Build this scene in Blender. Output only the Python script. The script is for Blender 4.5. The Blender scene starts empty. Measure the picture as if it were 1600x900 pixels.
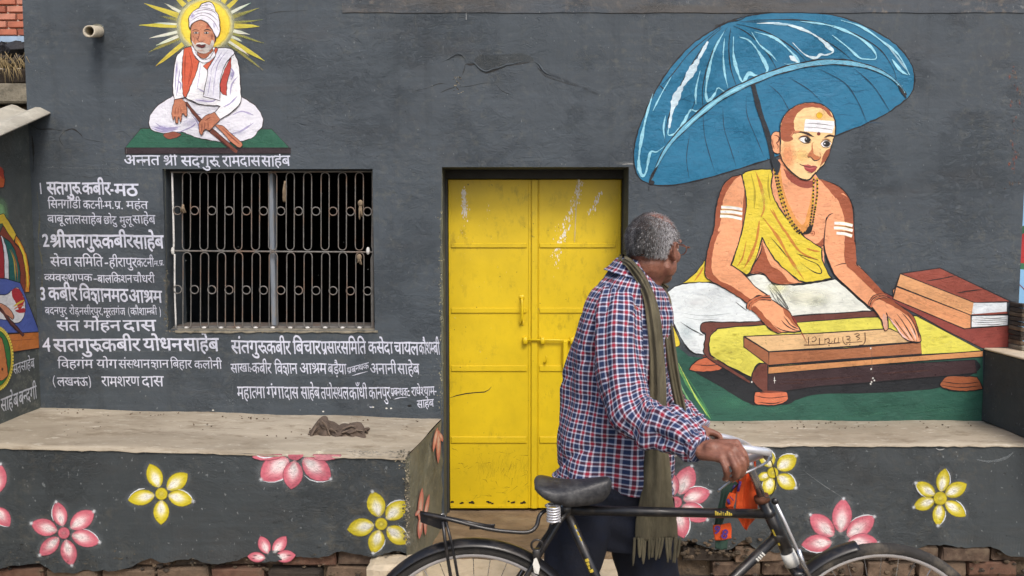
import bpy, bmesh, math, random
import numpy as np
from mathutils import Vector, Matrix
from mathutils.geometry import tessellate_polygon
random.seed(7); rng = np.random.default_rng(7)
S = bpy.context.scene
COL = S.collection
R = math.radians
# ------------------------------------------------------------------ camera
HC, DW, FPX, PITCH = 1.65, 4.0, 1245.0, R(4.36)
cam = bpy.data.cameras.new("camera"); camo = bpy.data.objects.new("camera", cam); COL.objects.link(camo)
cam.sensor_width = 36.0; cam.lens = FPX/1600*36.0; cam.clip_start = .05; cam.clip_end = 500
camo.location = (0, -DW, HC); camo.rotation_euler = (R(90)-PITCH, 0, 0)
cam.dof.use_dof = True; cam.dof.focus_distance = 3.85; cam.dof.aperture_fstop = 5.0
S.camera = camo
# ------------------------------------------------------------------ sky and sun
w = bpy.data.worlds.new("World"); S.world = w; w.use_nodes = True
nt = w.node_tree; bg = nt.nodes["Background"]
sky = nt.nodes.new("ShaderNodeTexSky"); sky.sky_type = 'NISHITA'; sky.sun_disc = False
SUN_EL, SUN_AZ = R(48), R(163)
sky.sun_elevation = SUN_EL; sky.sun_rotation = SUN_AZ; sky.air_density = 1.0; sky.dust_density = 4.0; sky.ozone_density = 1.0
nt.links.new(sky.outputs[0], bg.inputs[0]); bg.inputs[1].default_value = 0.12
sd = bpy.data.lights.new("sun", 'SUN'); sd.energy = 1.15; sd.angle = R(18); sd.color = (1, .96, .91)
so = bpy.data.objects.new("sun", sd); COL.objects.link(so)
dv = Vector((math.sin(SUN_AZ)*math.cos(SUN_EL), math.cos(SUN_AZ)*math.cos(SUN_EL), math.sin(SUN_EL)))
so.rotation_euler = dv.to_track_quat('Z', 'Y').to_euler(); so.location = (-2, -6, 8)
S.view_settings.view_transform = 'Standard'; S.view_settings.look = 'None'; S.view_settings.gamma = 1
S.view_settings.exposure = 0.62
S.cycles.transparent_max_bounces = 48
# ------------------------------------------------------------------ picture point -> point in the place
ca, sa = math.cos(PITCH), math.sin(PITCH)
def ray(px, py):
    u = (px-800)/FPX; v = (450-py)/FPX
    return Vector((u, ca+v*sa, -sa+v*ca))
CAMP = Vector((0, -DW, HC))
def P(px, py, Y=0.0):
    d = ray(px, py); return CAMP + d*((Y+DW)/d.y)
def PX(px, py, X):
    d = ray(px, py); return CAMP + d*(X/d.x)
def PZ(px, py, z):
    d = ray(px, py); return CAMP + d*((z-HC)/d.z)
def lin(c):
    return tuple(((x/255/12.92) if x/255 <= .04045 else ((x/255+.055)/1.055)**2.4) for x in c)
# ------------------------------------------------------------------ objects
def put(name, me, parent=None, label=None, cat=None, group=None, kind=None):
    o = bpy.data.objects.new(name, me); COL.objects.link(o)
    if parent is not None: o.parent = parent
    if label: o['label'] = label
    if cat: o['category'] = cat
    if group: o['group'] = group
    if kind: o['kind'] = kind
    return o
def thing(name, label, cat, loc=(0, 0, 0), group=None):
    o = bpy.data.objects.new(name, None); COL.objects.link(o); o.location = loc
    o.empty_display_size = .1; o['label'] = label; o['category'] = cat
    if group: o['group'] = group
    return o
def mesh(name, verts, faces, mat=None, smooth=False):
    me = bpy.data.meshes.new(name); me.from_pydata([tuple(v) for v in verts], [], faces)
    if mat is not None: me.materials.append(mat)
    if smooth: me.shade_smooth()
    me.update(); return me
def part(name, verts, faces, mat, parent=None, smooth=False, **k):
    """verts are in world metres; a parent Empty may stand anywhere"""
    off = Vector((0, 0, 0)); p = parent
    while p is not None: off += p.location; p = p.parent
    return put(name, mesh(name, [Vector(v)-off for v in verts], faces, mat, smooth), parent, **k)
class MB:
    def __init__(s): s.v = []; s.f = []
    def add(s, v, f):
        n = len(s.v); s.v += [Vector(q) for q in v]; s.f += [tuple(i+n for i in q) for q in f]; return s
    def box(s, a, b, ch=0.0, jit=0.0):
        bm = bmesh.new(); bmesh.ops.create_cube(bm, size=1)
        for v in bm.verts:
            v.co = Vector([(a[i]+b[i])/2 + v.co[i]*(b[i]-a[i]) for i in range(3)])
        if ch > 0: bmesh.ops.bevel(bm, geom=list(bm.edges), offset=ch, segments=1, affect='EDGES')
        if jit > 0:
            for v in bm.verts: v.co += Vector([random.uniform(-jit, jit) for _ in range(3)])
        bm.verts.index_update()
        s.add([v.co.copy() for v in bm.verts], [[v.index for v in f.verts] for f in bm.faces]); bm.free(); return s
    def build(s, name, mat, parent=None, smooth=False, **k):
        return part(name, s.v, s.f, mat, parent, smooth, **k)
def cr(pts, n=6, closed=False):
    """smooth curve through 3-D points (Vectors, or longer tuples)"""
    p = [np.array(q, float) for q in pts]; out = []; N = len(p)
    for i in range(N if closed else N-1):
        b, c = p[i], p[(i+1) % N]
        a = p[i-1] if (i > 0 or closed) else b*2-c
        d = p[(i+2) % N] if (i+2 < N or closed) else c*2-b
        for k in range(n):
            t = k/n
            out.append(.5*((2*b)+(-a+c)*t+(2*a-5*b+4*c-d)*t*t+(-a+3*b-3*c+d)*t**3))
    if not closed: out.append(p[-1])
    return out
def tube_mb(pts, rad, seg=10, smooth_n=0, closed=False, flat=1.0, mb=None, caps=True, upv=None):
    """a tube along points; rad a number or one per point"""
    if not hasattr(rad, '__len__'): rad = [rad]*len(pts)
    q = [list(p)+[r] for p, r in zip(pts, rad)]
    if smooth_n: q = cr(q, smooth_n, closed)
    q = [np.array(a, float) for a in q]; N = len(q); C = [Vector(a[:3]) for a in q]; rr = [max(a[3], 1e-4) for a in q]
    T = []
    for i in range(N):
        a = C[i-1] if (i > 0 or closed) else C[i]; b = C[(i+1) % N] if (i < N-1 or closed) else C[i]
        t = (b-a); T.append(t.normalized() if t.length > 1e-9 else Vector((0, 0, 1)))
    up = Vector(upv) if upv else (Vector((0, 0, 1)) if abs(T[0].z) < .9 else Vector((0, 1, 0)))
    n = (up - T[0]*up.dot(T[0])).normalized(); v = []; f = []
    for i in range(N):
        n = (n - T[i]*n.dot(T[i])).normalized(); b = T[i].cross(n)
        for k in range(seg):
            a = 2*math.pi*k/seg
            v.append(C[i] + n*(math.cos(a)*rr[i]*flat) + b*(math.sin(a)*rr[i]))
    M = N if closed else N-1
    for i in range(M):
        for k in range(seg):
            j = (i+1) % N
            f.append((i*seg+k, i*seg+(k+1) % seg, j*seg+(k+1) % seg, j*seg+k))
    if caps and not closed:
        f.append(tuple(range(seg))[::-1]); f.append(tuple((N-1)*seg+k for k in range(seg)))
    mb = mb or MB(); mb.add(v, f); return mb
def sphere_mb(c, r, mb=None, seg=14, rings=9, mat3=None):
    if not hasattr(r, '__len__'): r = (r, r, r)
    v = []; f = []
    for i in range(rings+1):
        th = math.pi*i/rings
        for k in range(seg):
            ph = 2*math.pi*k/seg
            q = Vector((math.sin(th)*math.cos(ph)*r[0], math.sin(th)*math.sin(ph)*r[1], math.cos(th)*r[2]))
            if mat3 is not None: q = mat3 @ q
            v.append(q+Vector(c))
    for i in range(rings):
        for k in range(seg):
            a, b = i*seg+k, i*seg+(k+1) % seg
            if i == 0: f.append((a, b+seg, a+seg)[::-1])
            elif i == rings-1: f.append((a, b, a+seg)[::-1])
            else: f.append((a, b, b+seg, a+seg)[::-1])
    mb = mb or MB(); mb.add(v, f); return mb
# ------------------------------------------------------------------ materials
def newmat(name):
    m = bpy.data.materials.new(name); m.use_nodes = True; nt = m.node_tree
    return m, nt, nt.nodes["Principled BSDF"]
def N(nt, t, **k):
    n = nt.nodes.new(t)
    for a, b in k.items():
        if a.startswith('i_'):
            key = a[2:]; key = int(key) if key.isdigit() else key.replace('_', ' ')
            n.inputs[key].default_value = b
        else: setattr(n, a, b)
    return n
def pos(nt, sc=(1, 1, 1), obj=False):
    g = N(nt, "ShaderNodeTexCoord") if obj else N(nt, "ShaderNodeNewGeometry")
    mp = N(nt, "ShaderNodeMapping"); mp.inputs['Scale'].default_value = sc
    nt.links.new(g.outputs['Object' if obj else 'Position'], mp.inputs[0]); return mp.outputs[0]
def noise(nt, vec, scale, detail=4, rough=.55, dist=0.0):
    n = N(nt, "ShaderNodeTexNoise"); n.inputs['Scale'].default_value = scale; n.inputs['Detail'].default_value = detail
    n.inputs['Roughness'].default_value = rough; n.inputs['Distortion'].default_value = dist
    nt.links.new(vec, n.inputs['Vector']); return n.outputs['Fac']
def ramp(nt, fac, stops, interp='LINEAR'):
    r = N(nt, "ShaderNodeValToRGB"); r.color_ramp.interpolation = interp
    el = r.color_ramp.elements
    while len(el) < len(stops): el.new(.5)
    for e, (p, c) in zip(el, stops):
        e.position = p; e.color = (c, c, c, 1) if not hasattr(c, '__len__') else (*c, 1)
    nt.links.new(fac, r.inputs[0]); return r.outputs[0]
def mth(nt, op, a, b=None, c=None):
    n = N(nt, "ShaderNodeMath", operation=op)
    for i, x in enumerate((a, b, c)):
        if x is None: continue
        if isinstance(x, (int, float)): n.inputs[i].default_value = x
        else: nt.links.new(x, n.inputs[i])
    return n.outputs[0]
def mixc(nt, fac, a, b, blend='MIX'):
    n = N(nt, "ShaderNodeMix", data_type='RGBA', blend_type=blend)
    for s, x in ((0, fac), (6, a), (7, b)):
        if isinstance(x, (int, float)): n.inputs[s].default_value = x
        elif isinstance(x, tuple): n.inputs[s].default_value = (*x[:3], 1)
        else: nt.links.new(x, n.inputs[s])
    return n.outputs[2]
def bump(nt, bs, h, dist, strength=1.0, prev=None):
    b = N(nt, "ShaderNodeBump"); b.inputs['Distance'].default_value = dist; b.inputs['Strength'].default_value = strength
    nt.links.new(h, b.inputs['Height'])
    if prev is not None: nt.links.new(prev, b.inputs['Normal'])
    nt.links.new(b.outputs[0], bs.inputs['Normal']); return b.outputs[0]
def plaster_relief(nt, bs, amt=1.0):
    """trowelled plaster: the same relief under bare wall and paint alike"""
    p = pos(nt, (1, 1, 1)); ps = pos(nt, (.8, 1, 1.25))
    a = noise(nt, p, 2.6, 5, .6, .4)
    b = noise(nt, ps, 13, 5, .62, 1.2)
    c = noise(nt, p, 85, 3, .6)
    pits = ramp(nt, noise(nt, ps, 30, 3, .7, 1.5), [(0.0, 0.0), (.33, 0.0), (.40, 1.0)])
    zone = ramp(nt, noise(nt, p, 1.7, 2), [(.45, 0.0), (.62, 1.0)])
    b2 = mth(nt, 'MULTIPLY', b, mth(nt, 'ADD', .25, zone))
    pit2 = mth(nt, 'MULTIPLY', mth(nt, 'SUBTRACT', pits, 1.0), zone)
    ridg = ramp(nt, noise(nt, pos(nt, (.9, 1, 1.25)), 24, 6, .75, 1.2), [(.44, 0.0), (.50, 1.0), (.53, 1.0), (.60, 0.0)])
    zone2 = ramp(nt, noise(nt, pos(nt, (1, 1, 1.2)), 2.4, 3, .6), [(.48, 0.0), (.60, 1.0)])
    h = mth(nt, 'ADD', mth(nt, 'MULTIPLY', a, 1.5), mth(nt, 'MULTIPLY', b2, .60))
    h = mth(nt, 'ADD', h, mth(nt, 'MULTIPLY', c, .06))
    h = mth(nt, 'ADD', h, mth(nt, 'MULTIPLY', mth(nt, 'MULTIPLY', ridg, zone2), .16))
    h = mth(nt, 'ADD', h, mth(nt, 'MULTIPLY', pit2, .16))
    return bump(nt, bs, h, .0125*amt, .85)
def plaster(name, base, var=.25, dirt=None, amt=1.0, rough=.78, flip=None):
    m, nt, bs = newmat(name)
    p = pos(nt); c = lin(base)
    n1 = noise(nt, p, 1.3, 6, .6, .3); n2 = noise(nt, pos(nt, (1, 1, .35)), 9, 5, .65)
    col = mixc(nt, ramp(nt, n1, [(.3, 0.0), (.7, 1.0)]), tuple(x*(1-var) for x in c), tuple(x*(1+var) for x in c))
    col = mixc(nt, ramp(nt, n2, [(.35, 0.0), (.75, .35)]), col, tuple(x*1.4+.002 for x in c))
    # faded and repainted patches, brushed sideways and rain streaks
    pf = noise(nt, pos(nt, (.5, 1, .9)), 1.1, 5, .62, .8)
    col = mixc(nt, ramp(nt, pf, [(.42, 0.0), (.58, .55)]), col, (c[0]*1.38, c[1]*1.34, c[2]*1.34))
    pf2 = noise(nt, pos(nt, (.6, 1, 1.4)), 2.0, 5, .7, .5)
    col = mixc(nt, ramp(nt, pf2, [(.55, 0.0), (.66, .5)]), col, (c[0]*1.25, c[1]*1.05, c[2]*.95))
    br = noise(nt, pos(nt, (.16, 1, 3.2)), 12, 4, .6, .3)
    col = mixc(nt, ramp(nt, br, [(.5, 0.0), (.66, .28)]), col, tuple(x*1.6 for x in c))
    dr = noise(nt, pos(nt, (2.6, 1, .10)), 5, 4, .6)
    col = mixc(nt, ramp(nt, dr, [(.56, 0.0), (.68, .30)]), col, tuple(x*.62 for x in c))
    if dirt:
        d = lin(dirt)
        sp = noise(nt, p, 24, 4, .7); z = noise(nt, p, 2.3, 4, .7)
        fac = mth(nt, 'MULTIPLY', ramp(nt, sp, [(.5, 0.0), (.66, 1.0)]), ramp(nt, z, [(.45, .05), (.7, .8)]))
        col = mixc(nt, fac, col, d)
    # pale chips and dark specks
    sp2 = ramp(nt, noise(nt, pos(nt, (1, 1, .6)), 70, 2, .5), [(.70, 0.0), (.74, .55)])
    col = mixc(nt, sp2, col, lin((128, 134, 136)))
    sp3 = ramp(nt, noise(nt, pos(nt, (1.3, 1, 1)), 52, 2, .5), [(.71, 0.0), (.75, .7)])
    col = mixc(nt, sp3, col, (.02, .02, .022))
    nt.links.new(col, bs.inputs['Base Color']); bs.inputs['Roughness'].default_value = rough
    plaster_relief(nt, bs, amt); return m
def simple(name, base, rough=.6, var=.15, scale=20, metal=0.0, bumpd=0.0, bscale=60, spec=.5, coat=0.0, dust=None, dscale=6, stretch=(1, 1, 1)):
    m, nt, bs = newmat(name); p = pos(nt, stretch, True); c = lin(base)
    f = ramp(nt, noise(nt, p, scale, 5, .6), [(.3, 0.0), (.7, 1.0)])
    col = mixc(nt, f, tuple(x*(1-var) for x in c), tuple(min(1, x*(1+var)) for x in c))
    if dust:
        g = ramp(nt, noise(nt, p, dscale, 6, .7), [(.5, 0.0), (.68, .75)])
        col = mixc(nt, g, col, lin(dust))
        nt.links.new(mth(nt, 'ADD', rough, mth(nt, 'MULTIPLY', g, .25)), bs.inputs['Roughness'])
    else: bs.inputs['Roughness'].default_value = rough
    nt.links.new(col, bs.inputs['Base Color']); bs.inputs['Metallic'].default_value = metal
    bs.inputs['Specular IOR Level'].default_value = spec; bs.inputs['Coat Weight'].default_value = coat
    if bumpd: bump(nt, bs, noise(nt, p, bscale, 4, .6), bumpd)
    return m
def paint_mat(name="wall_paint", wear=.4):
    m, nt, bs = newmat(name)
    a = N(nt, "ShaderNodeAttribute", attribute_name='Col')
    p = pos(nt); f = noise(nt, pos(nt, (1, 1, 2.6)), 22, 5, .65, .8)
    dark = mixc(nt, ramp(nt, f, [(.3, 1.0), (.55, 0.0)]), a.outputs[0], (.80, .80, .82), 'MULTIPLY')
    strk = noise(nt, pos(nt, (.5, 1, 4)), 16, 5, .7, 1.5)
    lite = mixc(nt, ramp(nt, strk, [(.52, 0.0), (.75, .30)]), dark, (1.18, 1.16, 1.14), 'MULTIPLY')
    nt.links.new(lite, bs.inputs['Base Color']); bs.inputs['Roughness'].default_value = .62
    chips = ramp(nt, noise(nt, p, 58, 3, .6), [(.28, 1.0-wear), (.33, 1.0)])
    thin = ramp(nt, noise(nt, pos(nt, (1, 1, 1.8)), 9, 5, .75), [(.30, .80), (.42, 1.0)]); chips = mth(nt, 'MULTIPLY', chips, thin)
    al = mth(nt, 'MULTIPLY', a.outputs['Alpha'], chips)
    nt.links.new(al, bs.inputs['Alpha']); plaster_relief(nt, bs, .8); return m
MP = paint_mat()
M_LETTER = paint_mat("letter_paint", .8)
# ------------------------------------------------------------------ painting on a wall
def parse(s, z):
    ox, oy, sc = z; out = []
    for t in s.split():
        c = t.endswith('!'); x, y = t.rstrip('!').split(',')
        out.append((ox+float(x)/sc, oy+float(y)/sc, c))
    return out
def spl(pts, closed, n=5):
    out = []; K = len(pts)
    for i in range(K if closed else K-1):
        b, c = pts[i], pts[(i+1) % K]
        a = pts[i-1] if (closed or i > 0) else b
        d = pts[(i+2) % K] if (closed or i+2 < K) else c
        if b[2]: a = b
        if c[2]: d = c
        L = math.hypot(c[0]-b[0], c[1]-b[1]); m = max(1, min(n, int(L/2.2)+1))
        if b[2] and c[2]: m = 1
        for k in range(m):
            t = k/m
            out.append(tuple(.5*(2*b[j]+(c[j]-a[j])*t+(2*a[j]-5*b[j]+4*c[j]-d[j])*t*t+(3*b[j]-a[j]-3*c[j]+d[j])*t**3) for j in (0, 1)))
    if not closed: out.append(pts[-1][:2])
    return out
class Canvas:
    """one flat wall face; every stroke lies a hair (0.1 mm) over those it covers"""
    def __init__(s, proj, normal): s.proj = proj; s.n = Vector(normal); s.boxes = []
    def level(s, q):
        xs = [a[0] for a in q]; ys = [a[1] for a in q]; b = (min(xs)-1, max(xs)+1, min(ys)-1, max(ys)+1); L = 0
        for c in s.boxes:
            if c[4] >= L and c[0] < b[1] and c[1] > b[0] and c[2] < b[3] and c[3] > b[2]: L = c[4]+1
        s.boxes.append((*b, L)); return L
class Paint:
    def __init__(s, cv, name, parent, mat=None, z=(0, 0, 1), **k):
        s.cv = cv; s.name = name; s.parent = parent; s.v = []; s.f = []; s.c = []; s.z = z; s.k = k; s.mat = mat or MP
    def _add(s, pts, tris, cols, lift=0.0):
        L = s.cv.level(pts); n = len(s.v); o = s.cv.n*(.0006+.0001*L+lift)
        for i, p in enumerate(pts): s.v.append(s.cv.proj(p[0], p[1])+o+s.cv.n*(1e-7*i))
        for t in tris: s.f.append(tuple(n+i for i in t))
        s.c += cols
    def poly(s, st, col, smooth=True, out=None, ow=2.0, alpha=1.0, n=5):
        pts = parse(st, s.z) if isinstance(st, str) else [(p[0], p[1], False) for p in st]
        q = spl(pts, True, n) if smooth else [p[:2] for p in pts]
        if smooth and len(q) > 14:
            f1, f2 = random.uniform(0, 6), random.uniform(0, 6); q = [(a+.32*math.sin(b*.55+f1)+.18*math.sin(b*1.7+f2), b+.32*math.sin(a*.5+f2)+.18*math.sin(a*1.6+f1)) for a, b in q]
        tr = tessellate_polygon([[Vector((a[0], a[1], 0)) for a in q]])
        s._add(q, tr, [(*lin(col), alpha)]*len(q))
        if out is not None: s.line(q+[q[0]], out, ow, raw=True, taper=False)
        return s
    def line(s, st, col, width=2.0, raw=False, taper=True, alpha=1.0, vary=.25, n=6, a1=None):
        q = [p[:2] for p in st] if raw else spl(parse(st, s.z), False, n)
        r = [q[0]]
        for p in q[1:]:
            if math.hypot(p[0]-r[-1][0], p[1]-r[-1][1]) > .25: r.append(p)
        q = r; K = len(q)
        if K < 2: return s
        ph = random.uniform(0, 6); pts = []; tr = []; cols = []; dist = 0
        tot = sum(math.hypot(q[i+1][0]-q[i][0], q[i+1][1]-q[i][1]) for i in range(K-1))
        for i in range(K):
            a = q[max(0, i-1)]; b = q[min(K-1, i+1)]
            if i: dist += math.hypot(q[i][0]-q[i-1][0], q[i][1]-q[i-1][1])
            tx, ty = b[0]-a[0], b[1]-a[1]; L = math.hypot(tx, ty) or 1; nx, ny = -ty/L, tx/L
            u = dist/max(tot, 1e-6)
            wv = width/2*(1+vary*math.sin(ph+dist*.13)+vary*.5*math.sin(ph*2+dist*.51))
            if taper: wv *= min(1, .22+3.2*u, .22+3.2*(1-u))
            pts += [(q[i][0]+nx*wv, q[i][1]+ny*wv), (q[i][0]-nx*wv, q[i][1]-ny*wv)]
            al = alpha if a1 is None else alpha+(a1-alpha)*u
            cols += [(*lin(col), al)]*2
            if i: tr += [(2*i-2, 2*i-1, 2*i+1), (2*i-2, 2*i+1, 2*i)]
        s._add(pts, tr, cols); return s
    def soft(s, cx, cy, rx, ry, col, a=1.0, inner=0.0, rot=0.0, raw=False, seg=20, col2=None):
        """airbrushed spot: solid to `inner`, fading to nothing at the rim"""
        if not raw: cx, cy = s.z[0]+cx/s.z[2], s.z[1]+cy/s.z[2]; rx /= s.z[2]; ry /= s.z[2]
        pts = [(cx, cy)]; cols = [(*lin(col), a)]; tr = []
        cr_, sr_ = math.cos(rot), math.sin(rot)
        levels = [max(inner, .2), (1+max(inner, .2))*.5, 1.0]; al = [a if inner else a*.8, a*.35, 0.0]
        for j, (l, aa) in enumerate(zip(levels, al)):
            for k in range(seg):
                t = 2*math.pi*k/seg; x, y = math.cos(t)*rx*l, math.sin(t)*ry*l
                pts.append((cx+x*cr_-y*sr_, cy+x*sr_+y*cr_)); cols.append((*lin(col2 or col), aa))
        for k in range(seg):
            k2 = (k+1) % seg; tr.append((0, 1+k, 1+k2))
            for j in range(2):
                b = 1+j*seg; tr += [(b+k, b+seg+k, b+seg+k2), (b+k, b+seg+k2, b+k2)]
        s._add(pts, tr, cols); return s
    def petal(s, c, tip, wid, edge, mid, core, base=.22, out=None, ow=1.0, round_=.5):
        cx, cy = c; tx, ty = tip; dx, dy = tx-cx, ty-cy; L = math.hypot(dx, dy); dx /= L; dy /= L; nx, ny = -dy, dx
        b = base*L; H = L-b
        prof = [(0, .10), (.06, .42), (.18, .74), (.34, .95), (.5, 1.0), (.66, .9), (.8, .68), (.91, .38), (1, .03)]
        rim = [(cx+dx*(b+H*t)+nx*w_*wid/2, cy+dy*(b+H*t)+ny*w_*wid/2) for t, w_ in prof] + \
              [(cx+dx*(b+H*t)-nx*w_*wid/2, cy+dy*(b+H*t)-ny*w_*wid/2) for t, w_ in prof[::-1]]
        mx, my = cx+dx*(b+H*.26), cy+dy*(b+H*.26)
        pts = []; cols = []; tr = []; K = len(rim)
        for l, col in ((1.0, edge), (.82, edge), (.6, mid), (.34, core)):
            for x, y in rim: pts.append((mx+(x-mx)*l, my+(y-my)*l)); cols.append((*lin(col), 1))
        pts.append((mx, my)); cols.append((*lin(core), 1))
        for j in range(3):
            for k in range(K):
                k2 = (k+1) % K; a, d = j*K, j*K+K
                tr += [(a+k, a+k2, d+k2), (a+k, d+k2, d+k)]
        for k in range(K): tr.append((3*K+k, 3*K+(k+1) % K, 4*K))
        s._add(pts, tr, cols)
        if out is not None: s.line(rim+[rim[0]], out, ow, raw=True, taper=False)
        return s
    def build(s):
        off = Vector((0, 0, 0)); p = s.parent
        while p is not None: off += p.location; p = p.parent
        me = mesh(s.name, [v-off for v in s.v], s.f, s.mat)
        at = me.color_attributes.new('Col', 'FLOAT_COLOR', 'POINT')
        at.data.foreach_set('color', np.array(s.c, np.float32).ravel())
        return put(s.name, me, s.parent, **s.k)
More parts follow.
